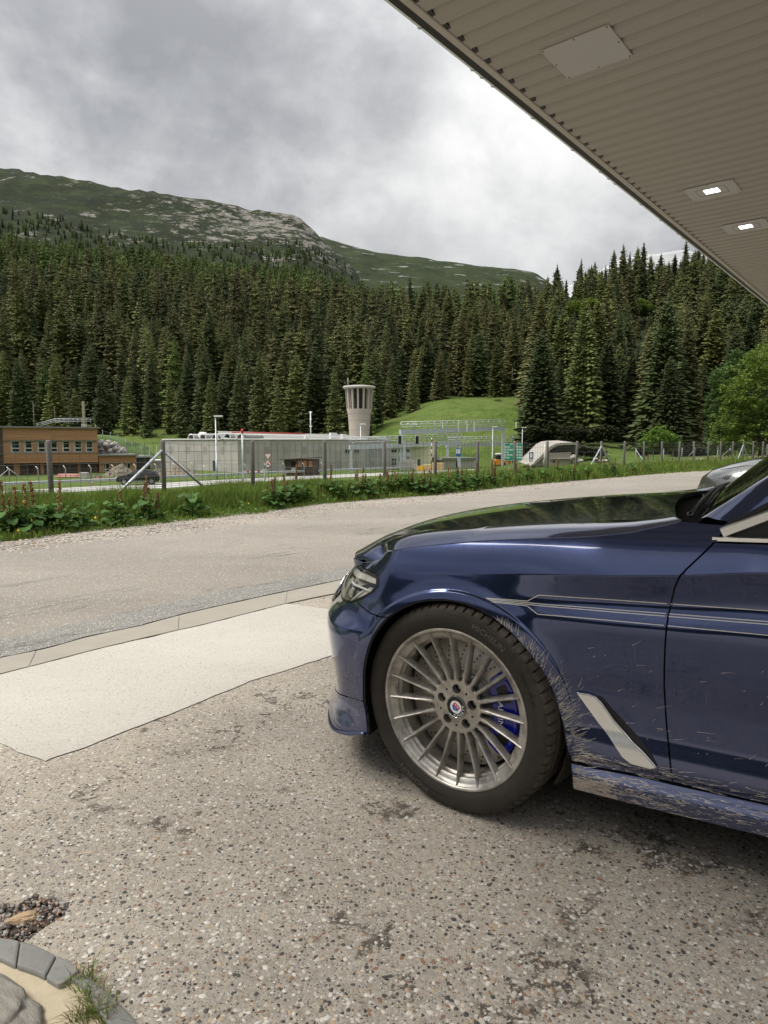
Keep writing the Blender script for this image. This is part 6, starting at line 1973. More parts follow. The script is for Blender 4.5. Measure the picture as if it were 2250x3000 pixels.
# structure above so that no light leaks
def cbox(name, a0, a1, b0, b1, z0, z1, m, parent=can):
    v = [cw(a, b, z) for z in (z0, z1) for b in (b0, b1) for a in (a0, a1)]
    return MB().add(v, [(0, 2, 3, 1), (4, 5, 7, 6), (0, 1, 5, 4), (2, 6, 7, 3), (0, 4, 6, 2), (1, 3, 7, 5)]).build(name, m, parent)
cbox('roof_deck', A0, A1, B0 + .01, B1, HC + .08, HC + .5, M['roof_grey'])
cbox('rib_end_shade', A0, A1, B0 - .002, B0 + .03, HC + .0025, HC + .08, M['black'])  # black strip stands in for shade inside the open rib ends
cbox('edge_flashing', A0, A1, B0 - .055, B0 - .002, HC - .012, HC + .03, M['flash'])
cbox('edge_flashing', A0, A1, B0 - .055, B0 + .02, HC + .03, HC + .5, M['flash'])
cbox('fascia', A0, A1, B0 - .125, B0 - .057, HC - .004, HC + .5, mat('dark_fascia', (.012, .011, .010), .6))
# translucent gutter with clips
GU = mat('pale_gutter', (.80, .85, .83), .35)
vs = []; n = 9
for a in (A0, A1):
    for k in range(n): t = pi + pi * k / (n - 1); vs.append(cw(a, B0 - .155 + cos(t) * .032, HC + .050 + sin(t) * .032))
MB().add(vs, [(k, k + 1, n + k + 1, n + k) for k in range(n - 1)], 0, True).build('gutter', GU, can, fix=False)
arc = [(cos(pi + pi * k / 6) * .037, sin(pi + pi * k / 6) * .037) for k in range(7)]
for a in [4.30, 5.03, 5.18, 5.36, 6.1, 7.0, 7.75, 8.0, 8.2, 9.1, 9.9, 10.7, 10.95, 11.2, 12.0, 13.0, 14.0, 15.0]:
    MB().tube([cw(a, B0 - .155 + x, HC + .050 + z) for x, z in arc], .004, 4).build('gutter_clip', M['galv'], can)
cbox('fascia', A0 - .12, A0, B0 - .11, B1, HC - .02, HC + .5, M['flash'])
cbox('fascia', A0, A1, B1, B1 + .1, HC - .02, HC + .5, M['flash'])


def screws(o, pts):
    for p in pts: MB().lathe([(0, -.004), (.006, -.003), (.007, 0)], 8, Matrix.Translation(p)).build('screw', M['black'], o)


cp = thing('cover_plate', 'blank square grey cover plate screwed to the canopy soffit', 'plate', cw(5.335, -2.31, HC))
cp.rotation_euler = (0, 0, atan2(CA.y, CA.x))
MB().box((0, 0, -.006), (.515, .535, .008)).build('plate', M['plate'], cp)
screws(cp, [(x, y, -.010) for x, y in ((-.24, .25), (-.24, 0), (-.24, -.25), (.24, .25), (.24, 0), (.24, -.25), (0, .25), (0, -.25))])
LED = emis('lit_led_strip', (1.0, 0.97, 0.9), 5.0)


def led_lamp(a, b, label, lit=True):
    o = thing('canopy_lamp', label, 'ceiling lamp', cw(a, b, HC), atan2(CA.y, CA.x), 'lit lamps set in the canopy soffit')
    MB().box((0, 0, -.006), (.515, .545, .008)).build('plate', M['plate'], o)
    fr = MB()
    for (x, y, w_, d_) in ((-.125, 0, .006, .32), (.125, 0, .006, .32), (0, .16, .25, .006), (0, -.16, .25, .006)): fr.box((x, y, -.0115), (w_, d_, .003))
    fr.build('frame', mat('lamp_frame', (.25, .24, .23)) if 'lamp_frame' not in bpy.data.materials else bpy.data.materials['lamp_frame'], o)
    MB().box((-.03, 0, -.012), (.16, .17, .003)).build('reflector', M['white'], o)
    for k in range(6): MB().box((-.03, -.0675 + k * .027, -.015), (.145, .017, .004)).build('led_strip', LED, o)
    screws(o, [(x, y, -.010) for x, y in ((-.24, .25), (-.24, -.25), (.24, .25), (.24, 0), (.24, -.25), (-.24, 0))])
    return o
led_lamp(9.08, -2.30, 'lit six-strip lamp in the canopy soffit, the nearer of the two')
led_lamp(10.84, -2.28, 'lit six-strip lamp in the canopy soffit, the farther of the two')
# ================================================================== THE BLUE CAR
# car space: x forward, y outward from the near side, z up; origin under the near front wheel
CAR_O = Vector((0.2165, 2.109, 0.0)); CAR_YAW = radians(150.0); HALF = 0.934


def pchip(x, xs, ys):
    n = len(xs)
    if x <= xs[0]: return ys[0] + (x - xs[0]) * (ys[1] - ys[0]) / (xs[1] - xs[0])
    if x >= xs[-1]: return ys[-1] + (x - xs[-1]) * (ys[-1] - ys[-2]) / (xs[-1] - xs[-2])
    i = 0
    while x > xs[i + 1]: i += 1
    def sl(k): return (ys[k + 1] - ys[k]) / (xs[k + 1] - xs[k])
    def tg(k):
        if k == 0: return sl(0)
        if k == n - 1: return sl(n - 2)
        a, b = sl(k - 1), sl(k)
        return 0.0 if a * b <= 0 else 2 * a * b / (a + b)
    h = xs[i + 1] - xs[i]; t = (x - xs[i]) / h
    a, b = tg(i) * h, tg(i + 1) * h
    return (2 * t ** 3 - 3 * t ** 2 + 1) * ys[i] + (t ** 3 - 2 * t ** 2 + t) * a + (-2 * t ** 3 + 3 * t ** 2) * ys[i + 1] + (t ** 3 - t ** 2) * b


def _dense(pts, n=24):
    out = []
    P = [pts[0]] + pts + [pts[-1]]
    for i in range(1, len(P) - 2):
        for k in range(n):
            t = k / n; q = []
            for c in (0, 1):
                p0, p1, p2, p3 = P[i - 1][c], P[i][c], P[i + 1][c], P[i + 2][c]
                q.append(0.5 * (2 * p1 + (p2 - p0) * t + (2 * p0 - 5 * p1 + 4 * p2 - p3) * t * t + (3 * p1 - p0 - 3 * p2 + p3) * t ** 3))
            out.append(q)
    out.append(list(pts[-1])); return out


NOSE = _dense([(.10, 0.0), (.20, 0.0), (.30, -.003), (.40, -.018), (.485, -.057), (.555, -.128), (.63, -.24), (.72, -.43), (.80, -.65), (.85, -.82), (.865, -.934)])
TAIL = _dense([(-3.3, 0.0), (-3.5, -.004), (-3.7, -.025), (-3.85, -.075), (-3.95, -.19), (-4.02, -.40), (-4.06, -.70), (-4.07, -.934)])


def _arc(pl):
    s = [0.0]
    for a, b in zip(pl[:-1], pl[1:]): s.append(s[-1] + sqrt((a[0] - b[0]) ** 2 + (a[1] - b[1]) ** 2))
    return s


NS = _arc(NOSE); TS = _arc(TAIL)
QMAX = .10 + NS[-1]; QMIN = -3.3 - TS[-1]


def plan(q):
    """point and outward normal of the plan outline"""
    import bisect
    if q <= .10 and q >= -3.3: return q, 0.0, 0.0, 1.0
    pl, ar, s, sg = (NOSE, NS, q - .10, 1) if q > .10 else (TAIL, TS, -3.3 - q, -1)
    i = min(max(bisect.bisect(ar, s) - 1, 0), len(pl) - 2); L_ = ar[i + 1] - ar[i]; t = (s - ar[i]) / max(L_, 1e-9)
    a, b = pl[i], pl[i + 1]; f = a[0] + (b[0] - a[0]) * t; o = a[1] + (b[1] - a[1]) * t
    # smoothed direction
    a, b = pl[max(i - 4, 0)], pl[min(i + 5, len(pl) - 1)]
    dx, dy = b[0] - a[0], b[1] - a[1]; l = sqrt(dx * dx + dy * dy)
    nx, ny = (-dy / l, dx / l)
    if sg < 0: nx, ny = dy / l, -dx / l
    return f, o, nx, ny


def zcrease(f):
    return pchip(f, [-3.6, -2.0, -.861, -.66, -.178, .1, .4], [.93, .915, .872, .846, .80, .775, .755])


LOWZ = [.15, .19, .222, .268, .285, .33, .38, .46, .55, .60]
LO_D = [-.004, .004, .006, -.020, -.012, -.018, -.031, -.034, -.024, -.018]
LO_F = [-.002, .000, .000, -.004, -.004, -.004, -.004, -.002, .0, .0]
UT = [0, .35, .65, .84, 1.0]
UP_D = [-.018, -.010, -.034, -.019, .0]
UP_F = [.0, -.004, -.014, -.022, -.030]


def s01(x):
    x = 0.0 if x < 0 else (1.0 if x > 1 else x); return x * x * (3 - 2 * x)


def offs(f, q, z):
    """outward offset of the body side"""
    zc = zcrease(f)
    wd = s01((-f - .10) / .42)
    if z <= .60: d, fr = pchip(z, LOWZ, LO_D), pchip(z, LOWZ, LO_F)
    elif z <= zc:
        t = (z - .60) / (zc - .60); d, fr = pchip(t, UT, UP_D), pchip(t, UT, UP_F)
    else:
        dz = z - zc; d = UP_D[-1] - .50 * dz - 0.4 * dz * dz; fr = UP_F[-1] - .36 * dz - 1.2 * dz * dz
    o = d * wd + fr * (1 - wd)
    # wheel-arch flange
    for cx in (0.0, -2.975):
        rho = sqrt((f - cx) ** 2 + (z - .343) ** 2)
        if rho < .60 and z < zc + .02:
            k = 1 - s01((rho - .352) / .075)
            o += .010 * k * (1 - s01((z - .70) / .09) * .6) * (1.0 if q < .3 else max(0, 1 - (q - .3) / .15))
            o += .005 * (1 - s01((rho - .384) / .006)) * (1.0 if q < .28 else max(0, 1 - (q - .28) / .1))
    # bumper: recess of the nose towards the top, lip at the bottom
    if q > .22:
        w = s01((q - .22) / .26)
        o += w * pchip(z, [.13, .17, .20, .235, .285, .32, .435, .515, .545, .57, .60, .63, .66, .70, .74, .80, .88], [.004, .008, .0, -.012, -.016, -.012, .006, .013, .008, -.012, -.034, -.044, -.05, -.066, -.096, -.17, -.27])
    if q < -3.4:
        w = s01((-3.4 - q) / .3); o += w * pchip(z, [.2, .5, .6, .75, .95, 1.05], [-.03, 0, 0, -.02, -.05, -.1])
    return o


def S(q, z):
    f, o, nx, ny = plan(q)
    k = offs(f, q, z)
    return (f + nx * k, o + ny * k, z)


def Sn(q, z, e=.0035):
    a = Vector(S(q + e, z)) - Vector(S(q - e, z)); b = Vector(S(q, z + e)) - Vector(S(q, z - e))
    n = b.cross(a)
    if n.y < 0 and q < .5 and q > -3.8: n = -n
    return n.normalized()
def paint():
    m, t, b = bsdf('deep_blue_metallic_paint', (0.034, 0.052, 0.140), 0.13, 0.82, 0.5, 1.0, 0.015)
    tcn = N(t, 'ShaderNodeTexCoord'); P = tcn.outputs['Object']
    # metallic flakes
    fl = N(t, 'ShaderNodeTexVoronoi', i_Scale=1400.0); L(t, P, fl.inputs['Vector'])
    col = mixc(t, math_node(t, 'MULTIPLY', math_node(t, 'GREATER_THAN', N_sep(t, fl.outputs['Color'], 0), 0.8), 0.25), (0.034, 0.052, 0.140), (0.09, 0.12, 0.28))
    # road dust low on the body, speckled
    sp = N(t, 'ShaderNodeSeparateXYZ'); L(t, P, sp.inputs[0])
    low = ramp(t, sp.outputs[2], [(0.16, 1.0), (0.30, 0.55), (0.62, 0.12), (0.80, 0.0)])
    def nz(s, d=5.0, r=0.6, st=(1, 1, 1)):
        mpn = N(t, 'ShaderNodeMapping'); mpn.inputs['Scale'].default_value = st; L(t, P, mpn.inputs[0])
        n = N(t, 'ShaderNodeTexNoise', i_Scale=s, i_Detail=d, i_Roughness=r); L(t, mpn.outputs[0], n.inputs['Vector']); return n.outputs[0]
    dust = math_node(t, 'MULTIPLY', low, math_node(t, 'MULTIPLY', nz(14.0, 6.0, 0.7), 0.22))
    spk = math_node(t, 'MULTIPLY', ramp(t, nz(170.0, 3.0, 0.6, (0.7, 1, 1.0)), [(0.68, 0), (0.73, 1)]), math_node(t, 'MULTIPLY', low, 0.6))
    # heavy caked mud behind the wheel, on the sill corner
    ds = N(t, 'ShaderNodeVectorMath', operation='DISTANCE'); mpn = N(t, 'ShaderNodeMapping'); mpn.inputs['Scale'].default_value = (0.30, 0.0, 1.6); L(t, P, mpn.inputs[0]); L(t, mpn.outputs[0], ds.inputs[0]); ds.inputs[1].default_value = (-0.385 * 0.30, 0, 0.19 * 1.6)
    cake = ramp(t, math_node(t, 'ADD', math_node(t, 'MULTIPLY', ds.outputs['Value'], 7.0), math_node(t, 'MULTIPLY', math_node(t, 'SUBTRACT', nz(95.0, 6.0, 0.75, (0.35, 1, 1)), 0.5), 4.0)), [(0.25, 0.85), (0.50, 0)])
    # only behind the front wheel
    dm = math_node(t, 'MAXIMUM', math_node(t, 'MAXIMUM', dust, spk), math_node(t, 'MULTIPLY', cake, math_node(t, 'LESS_THAN', sp.outputs[0], -0.2)))
    col = mixc(t, dm, col, (0.34, 0.285, 0.225)); L(t, col, b.inputs['Base Color'])
    L(t, math_node(t, 'MULTIPLY', math_node(t, 'SUBTRACT', 1.0, dm), 0.75), b.inputs['Metallic'])
    L(t, math_node(t, 'SUBTRACT', 1.0, math_node(t, 'MULTIPLY', dm, 0.95)), b.inputs['Coat Weight'])
    L(t, math_node(t, 'MULTIPLY_ADD', dm, 0.5, 0.13), b.inputs['Roughness'])
    return m


def N_sep(t, c, i):
    s = N(t, 'ShaderNodeSeparateColor'); L(t, c, s.inputs[0]); return s.outputs[i]


PAINT = paint()
CHROME = bsdf('bright_chrome_trim', (0.62, 0.62, 0.62), 0.12, 1.0)[0]
SATIN = bsdf('satin_aluminium_trim', (0.88, 0.89, 0.90), 0.34, 1.0)[0]
WIPM = bsdf('satin_black_wiper_arm', (0.035, 0.035, 0.036), 0.35)[0]
COWL = bsdf('matt_black_cowl', (0.004, 0.004, 0.004), 0.9, 0, 0.1)[0]
RUB = bsdf('black_trim_rubber', (0.008, 0.008, 0.009), 0.5)[0]
CGLASS = bsdf('tinted_car_glass', (0.012, 0.016, 0.014), 0.02, 0.0, 0.8, 1.0)[0]
GLOSSB = bsdf('black_gloss_plastic', (0.006, 0.006, 0.007), 0.12, 0.0, 0.5)[0]
car = thing('parked_car', 'dark blue metallic saloon car with mud-splashed side and many-spoked wheel', 'car', CAR_O, CAR_YAW)


def mirror_y(o): return -2 * HALF - o


def region_mesh(name, poly, m, parent, surf=None, nrm=None, du=.012, dv=.011, lift=0.0, flange=.014, extra=(), holes=(), mirror=False, inset=0.0, uvmin=None):
    """a body panel: a polygon in surface coordinates, finely triangulated, lifted onto the surface, with a turned-in edge"""
    surf = surf or S; nrm = nrm or Sn
    def dens(pl):
        out = []
        for i in range(len(pl)):
            a = Vector(pl[i]); b = Vector(pl[(i + 1) % len(pl)]); n = max(1, int((b - a).length / (du * 1.0)))
            out += [a.lerp(b, k / n) for k in range(n)]
        return out
    pl = dens(poly)
    if inset:
        c2 = []; n = len(pl); area = sum(pl[i].x * pl[(i + 1) % n].y - pl[(i + 1) % n].x * pl[i].y for i in range(n)); sg = 1 if area > 0 else -1
        for i in range(n):
            d = (pl[(i + 1) % n] - pl[i - 1]); d = d.normalized() if d.length > 1e-9 else Vector((1, 0)); c2.append(pl[i] + Vector((-d.y, d.x)) * inset * sg)
        pl = c2
    loops = [pl] + [dens(h) for h in holes]
    vs = []; es = []
    for l in loops:
        b = len(vs); vs += l; es += [(b + i, b + (i + 1) % len(l)) for i in range(len(l))]
    nb = len(vs)
    x0 = min(p.x for p in pl); x1 = max(p.x for p in pl); y0 = min(p.y for p in pl); y1 = max(p.y for p in pl)
    cell = {}
    for p in vs: cell.setdefault((int(p.x // du), int(p.y // du)), []).append(p)
    def near(p, r):
        i, j = int(p.x // du), int(p.y // du)
        for a in (-1, 0, 1):
            for b in (-1, 0, 1):
                for q in cell.get((i + a, j + b), ()):
                    if (q - p).length < r: return True
        return False
    pts = []
    for e in extra:
        e = Vector(e)
        if inpoly(e, loops[0]) and not any(inpoly(e, h) for h in loops[1:]) and not near(e, du * .35): pts.append(e); 
    for p in pts: cell.setdefault((int(p.x // du), int(p.y // du)), []).append(p)
    ni = int((x1 - x0) / du) + 1; nj = int((y1 - y0) / dv) + 1
    for j in range(1, nj):
        for i in range(1, ni):
            p = Vector((x0 + (i + .5 * (j % 2)) * du, y0 + j * dv))
            if inpoly(p, loops[0]) and not any(inpoly(p, h) for h in loops[1:]) and not near(p, du * .5): pts.append(p)
    r = delaunay_2d_cdt(vs + pts, es, [], 1, 1e-6)
    fs = []
    for f in r[2]:
        c = (r[0][f[0]] + r[0][f[1]] + r[0][f[2]]) / 3
        if inpoly(c, loops[0]) and not any(inpoly(c, h) for h in loops[1:]): fs.append(tuple(f))
    P = []; NN = []
    for p in r[0]:
        n = nrm(p.x, p.y); q = Vector(surf(p.x, p.y)) + n * lift; P.append(q); NN.append(n)
    if (P[fs[0][1]] - P[fs[0][0]]).cross(P[fs[0][2]] - P[fs[0][0]]).dot(NN[fs[0][0]]) < 0: fs = [f[::-1] for f in fs]
    nv = len(P)
    if flange:
        for l in loops:
            b0 = len(P); idx = {}
            Q = []
            for p in l:
                n = nrm(p.x, p.y); q = Vector(surf(p.x, p.y)) + n * lift
                P.append(q + n * 0.0); P.append(q - n * flange)
            k = len(l)
            area = sum(l[i].x * l[(i + 1) % k].y - l[(i + 1) % k].x * l[i].y for i in range(k))
            for i in range(k):
                a, b = b0 + 2 * i, b0 + 2 * ((i + 1) % k); fs.append((a, b, b + 1, a + 1))
    if mirror: P = [Vector((p.x, mirror_y(p.y), p.z)) for p in P]; NN = [Vector((n.x, -n.y, n.z)) for n in NN]; fs = [f[::-1] for f in fs]
    me = bpy.data.meshes.new(name); me.from_pydata([tuple(p) for p in P], [], fs)
    me.update()
    for i, pg in enumerate(me.polygons): pg.use_smooth = True
    nn = [tuple(n) for n in NN]
    # flange vertices keep their own face normals
    if len(P) > nv:
        acc = [Vector((0, 0, 0)) for _ in range(len(P) - nv)]
        for f in fs:
            if f[0] >= nv:
                n = (P[f[1]] - P[f[0]]).cross(P[f[3]] - P[f[0]])
                for i in f: acc[i - nv] += n
        nn += [tuple(a.normalized()) if a.length else (0, 0, 1) for a in acc]
    me.normals_split_custom_set_from_vertices(nn)
    return link_mesh(name, me, parent, m)


# ---- outlines in surface coordinates (distance along the side, height)
SHUT = [(.70, .725), (.64, .742), (.55, .762), (.45, .785), (.35, .81), (.30, .822), (.261, .8301), (.1641, .8505), (.0661, .8665), (-.02, .880), (-.109, .8915), (-.2746, .911), (-.3782, .9223), (-.456, .934), (-.5207, .946), (-.5648, .9585), (-.6167, .9728), (-.6503, .9845)]
SEAM = [(-.7707, .9839), (-.7428, .9487), (-.7207, .9197), (-.6945, .8894), (-.6719, .8636), (-.6567, .8429), (-.6446, .8094), (-.6369, .7696), (-.6311, .7322), (-.6290, .688), (-.6276, .6394), (-.6272, .5797), (-.6285, .5193), (-.6341, .4498), (-.6423, .3837), (-.6528, .323), (-.6619, .263)]
ARCHR = [(-.384, .262), (-.372, .312), (-.359, .365), (-.3275, .4588), (-.290, .525), (-.2494, .5808), (-.196, .632), (-.1388, .6680), (-.093, .6865), (-.0467, .6980), (.0, .7020), (.0377, .7015), (.085, .695), (.1323, .6815), (.1845, .6540), (.2306, .6191)]
ARCHF = [(.2306, .6191), (.2586, .5875), (.2850, .548), (.3069, .4958), (.3223, .4492), (.3308, .4107), (.3360, .350), (.3385, .3023), (.3282, .2738), (.3150, .230), (.3062, .192)]
BSEAM = [(.2306, .6191), (.2746, .6158), (.3131, .6161), (.3496, .6254), (.384, .633), (.4071, .6411)]
LAMP = [(.4024, .7389), (.3354, .7441), (.3028, .7401), (.2923, .7232), (.2931, .7097), (.3125, .6875), (.3613, .6599), (.4455, .6293), (.5064, .6225)]
G = .0022
crease_pts = [(-1.8 + .008 * i, zcrease(-1.8 + .008 * i) + dz) for i in range(215) for dz in (-.008, -.0035, 0, .0035, .008)]
arch_pts = [(cos(a) * r, .343 + sin(a) * r) for r in (.372, .381, .387, .393) for a in [radians(k * 1.6) for k in range(-20, 135)]]
EX = crease_pts + arch_pts
fender = SHUT[1:] + [(-.6936, .9835), (-.7685, .982)] + SEAM[1:] + [(-.5987, .2618), (-.5064, .2583), (-.4491, .2563)] + ARCHR + BSEAM[1:] + LAMP[::-1][2:] + [(.50, .7370), (.6172, .7345), (.6950, .7295)]
for mir in (False, True):
    region_mesh('front_fender', fender, PAINT, car, extra=EX, inset=G, mirror=mir)
# front bumper (both sides meet at the nose)
qn = QMAX
bump = ARCHF + [(.40, .165), (.50, .145), (.62, .137), (.80, .135), (qn, .135), (qn, .655), (.80, .63), (.62, .618), (.5064, .6225), (.4455, .6293), (.4071, .6411)] + BSEAM[1:-1][::-1]
lipl = [(.3385, .3023), (.37, .297), (.4646, .2842), (.637, .2521), (.80, .245), (qn, .245)]
upper = [p for p in ARCHF if p[1] > .303] + lipl + [(qn, .655), (.80, .63), (.62, .618), (.5064, .6225), (.4455, .6293), (.4071, .6411)] + BSEAM[1:-1][::-1]
lower = lipl + [(qn, .135), (.80, .135), (.62, .137), (.50, .145), (.40, .165), (.3062, .192), (.3150, .230), (.3282, .2738)]
bz = [(q, z) for q in [.24 + .012 * i for i in range(70)] for z in (.541, .547, .553)]
for mir in (False, True):
    region_mesh('front_bumper', upper, PAINT, car, extra=bz, inset=G, mirror=mir)
    region_mesh('front_lip', lower, PAINT, car, inset=G, mirror=mir)
    # nose panel above the bumper, round the lamps, up to the bonnet edge
    region_mesh('nose_panel', [(.635, .7345), (.635, .7430), (.70, .750), (.88, .745), (qn, .738), (qn, .655), (.885, .646), (.882, .716)], PAINT, car, inset=G, mirror=mir, du=.03, dv=.02)
    region_mesh('door', SEAM[1:][::-1] + [(-.7300, .937), (-.86, .9420), (-1.3, .958), (-1.72, .968), (-1.72, .262)], PAINT, car, extra=EX, inset=G * 1.15, mirror=mir, du=.013 if not mir else .03, dv=.012 if not mir else .03)
    region_mesh('rear_door', [(-1.728, .262), (-1.728, .968), (-2.3, .975), (-2.62, .978), (-2.66, .70), (-2.55, .50), (-2.50, .262)], PAINT, car, inset=G, mirror=mir, du=.03, dv=.02)
    rq = [(-2.508, .262), (-2.558, .50), (-2.668, .70), (-2.628, .978), (-3.2, .985), (-3.9, .98), (QMIN, .96), (QMIN, .22), (-3.9, .22), (-3.40, .22)] + [(-2.975 + cos(radians(a)) * .365, .343 + sin(radians(a)) * .365) for a in range(-15, 196, 8)]
    region_mesh('rear_quarter', rq, PAINT, car, inset=G, mirror=mir, du=.03, dv=.02)
    region_mesh('side_skirt', [(-.384, .2548), (-.4495, .2535), (-.599, .2588), (-.6659, .2581), (-.772, .2597), (-.8918, .2618), (-1.6, .262), (-2.56, .262), (-2.58, .18), (-1.6, .182), (-.8958, .1846), (-.693, .1825), (-.5129, .1818), (-.3961, .1824), (-.3921, .2221)], PAINT, car, inset=G * .7, mirror=mir, du=.012 if not mir else .04, dv=.008 if not mir else .02)


# ---- bonnet
def hood_pt(u, v):
    """u 0 nose .. 1 cowl; v 0 near edge .. 1 centre line (.. 2 far edge)"""
    mir = v > 1
    if mir: v = 2 - v
    L_ = len(SHUT) - 1
    # near edge follows the shut line (by distance)
    qz = HS(u); e = Vector(S(*qz)); e = Vector((e.x, e.y - .003, e.z + .0015))
    fm = lerp(.800, -.556, u); zm = HZC(u)            # centre
    fc = lerp(.56, -.620, u); oc = lerp(-.32, -.225, min(u * 2.2, 1)); zc_ = HZK(u)    # crease
    C = Vector((fc, oc, zc_)); Mid = Vector((fm, -HALF, zm))
    vk = .26
    if v < vk:
        t = v / vk; p = e.lerp(C, t); p.z += .010 * sin(pi * t) * (1 - t * .4)
        p.x += (.03 if u < .5 else .022) * sin(pi * t) * (1 if u < .5 else (u - .5) * 2)
    else:
        t = (v - vk) / (1 - vk); p = C.lerp(Mid, t)
        p.z = C.z + (Mid.z - C.z) * (1 - (1 - t) ** 1.7); p.x = C.x + (Mid.x - C.x) * (1 - (1 - t) ** 2)
    if mir: p.y = mirror_y(p.y)
    return p


HSA = [0.0]
for a_, b_ in zip(SHUT[1:], SHUT[2:]): HSA.append(HSA[-1] + sqrt((a_[0] - b_[0]) ** 2 + (a_[1] - b_[1]) ** 2))
HUQ = [s / HSA[-1] for s in HSA]
def HS(u): return (pchip(u, HUQ, [p[0] for p in SHUT[1:]]), pchip(u, HUQ, [p[1] for p in SHUT[1:]]))
def HZK(u): return pchip(u, [0, .12, .3, .5, .68, .85, 1], [.735, .815, .886, .917, .942, .960, .974])
def HZC(u): return pchip(u, [0, .12, .3, .5, .68, .85, 1], [.715, .795, .878, .924, .953, .975, .992])


def hood():
    nu, nv = 110, 120
    us = [(i / nu) for i in range(nu + 1)]
    vs_ = sorted(set([j / nv * 2 for j in range(nv + 1)] + [.26 - .007, .26, .26 + .007, 1.74, 1.733, 1.747]))
    P = [hood_pt(u, v) for u in us for v in vs_]; n = len(vs_)
    fs = [(i * n + j, (i + 1) * n + j, (i + 1) * n + j + 1, i * n + j + 1) for i in range(nu) for j in range(n - 1)]
    NN = []
    e = .006
    for u in us:
        for v in vs_:
            a = hood_pt(min(u + e, 1), v) - hood_pt(max(u - e, 0), v); b = hood_pt(u, min(v + e * 1.8, 2)) - hood_pt(u, max(v - e * 1.8, 0)); m_ = a.cross(b)
            if m_.z < 0: m_ = -m_
            NN.append(m_.normalized())
    nvt = len(P)
    # turned-down rim
    rim = [i * n for i in range(nu + 1)] + [nu * n + j for j in range(1, n)] + [i * n + n - 1 for i in range(nu - 1, -1, -1)] + [j for j in range(n - 2, 0, -1)]
    b0 = len(P); k = len(rim)
    for r in rim: P.append(P[r].copy()); P.append(P[r] + (Vector((-.012, 0, -.055)) if r < n else Vector((0, 0, -.016))))
    for i in range(k): a, b = b0 + 2 * i, b0 + 2 * ((i + 1) % k); fs.append((a, a + 1, b + 1, b))
    me = bpy.data.meshes.new('bonnet'); me.from_pydata([tuple(p) for p in P], [], fs); me.update()
    for p in me.polygons: p.use_smooth = True
    acc = [Vector((0, 0, 0)) for _ in range(len(P) - nvt)]
    for f in fs[-k:]:
        nn = (P[f[1]] - P[f[0]]).cross(P[f[3]] - P[f[0]])
        for i in f: acc[i - nvt] += nn
    me.normals_split_custom_set_from_vertices([tuple(x) for x in NN] + [tuple(a.normalized()) for a in acc])
    return link_mesh('bonnet', me, car, PAINT)


hood()
# black inner shell so that gaps read dark
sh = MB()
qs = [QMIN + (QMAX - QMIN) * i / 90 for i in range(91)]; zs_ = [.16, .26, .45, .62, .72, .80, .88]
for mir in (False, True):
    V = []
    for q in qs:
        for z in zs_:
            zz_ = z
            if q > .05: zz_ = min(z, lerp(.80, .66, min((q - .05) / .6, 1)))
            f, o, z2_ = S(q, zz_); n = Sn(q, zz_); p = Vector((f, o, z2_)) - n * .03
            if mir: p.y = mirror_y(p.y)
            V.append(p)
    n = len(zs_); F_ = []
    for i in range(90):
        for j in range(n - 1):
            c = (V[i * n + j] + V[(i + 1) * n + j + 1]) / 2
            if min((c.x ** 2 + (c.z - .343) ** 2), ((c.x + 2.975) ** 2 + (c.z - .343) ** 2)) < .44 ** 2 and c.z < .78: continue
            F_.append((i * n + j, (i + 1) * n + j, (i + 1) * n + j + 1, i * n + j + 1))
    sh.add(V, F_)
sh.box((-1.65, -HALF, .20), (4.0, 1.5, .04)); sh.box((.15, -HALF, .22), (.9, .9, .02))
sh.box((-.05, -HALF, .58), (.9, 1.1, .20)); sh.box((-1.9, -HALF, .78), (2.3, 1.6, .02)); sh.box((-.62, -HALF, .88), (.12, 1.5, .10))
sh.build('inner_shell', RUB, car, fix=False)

# ---- wheel-arch liners
LIN = mat('muddy_arch_liner', (0.035, 0.029, 0.022), 0.95, 0, 0.5, 14, .8, 60)
def liner(cx, mir=False):
    mb = MB(); n = 40; V = []; yy = [0.0, -.03, -.12, -.30, -.36]
    for i in range(n + 1):
        a = radians(-28 + 236 * i / n)
        for j, y in enumerate(yy):
            r = [.372, .385, .40, .40, .20][j]; V.append(Vector((cx + cos(a) * r, y - .022 - (.02 * max(0, cos(a)) if j < 2 and cx == 0 else 0), .343 + sin(a) * r)))
    for v in V:
        if mir: v.y = mirror_y(v.y)
    m_ = len(yy)
    mb.add(V, [(i * m_ + j, (i + 1) * m_ + j, (i + 1) * m_ + j + 1, i * m_ + j + 1) for i in range(n) for j in range(m_ - 1)], 0, True)
    y = -.37 if not mir else mirror_y(-.37)
    mb.lathe([(0, 0), (.40, 0)], 32, Matrix.Translation((cx, y, .343)) @ Matrix.Rotation(-pi / 2, 4, 'X'))
    mb.build('arch_liner', LIN, car, fix=False)
for cx in (0, -2.975):
    for mir in (False, True): liner(cx, mir)
# rolled arch edge
def sweep(name, pts, r, m, parent, n=8, mir=False, surf=True, lift=0.0):
    P = []
    for q, z in pts:
        p = Vector(S(q, z)) + Sn(q, z) * lift
        if mir: p.y = mirror_y(p.y)
        P.append(p)
    return MB().tube(P, r, n).build(name, m, parent)
def fine(pl, n):
    v = [Vector((*p, 0)) for p in pl]; return [(p.x, p.y) for p in resample(v, n)]
for mir in (False, True):
    sweep('arch_edge', fine(ARCHR[::-1], 60), .0035, RUB, car, mir=mir, lift=-.007)
    sweep('arch_edge', fine(ARCHF, 36), .0035, RUB, car, mir=mir, lift=-.007)
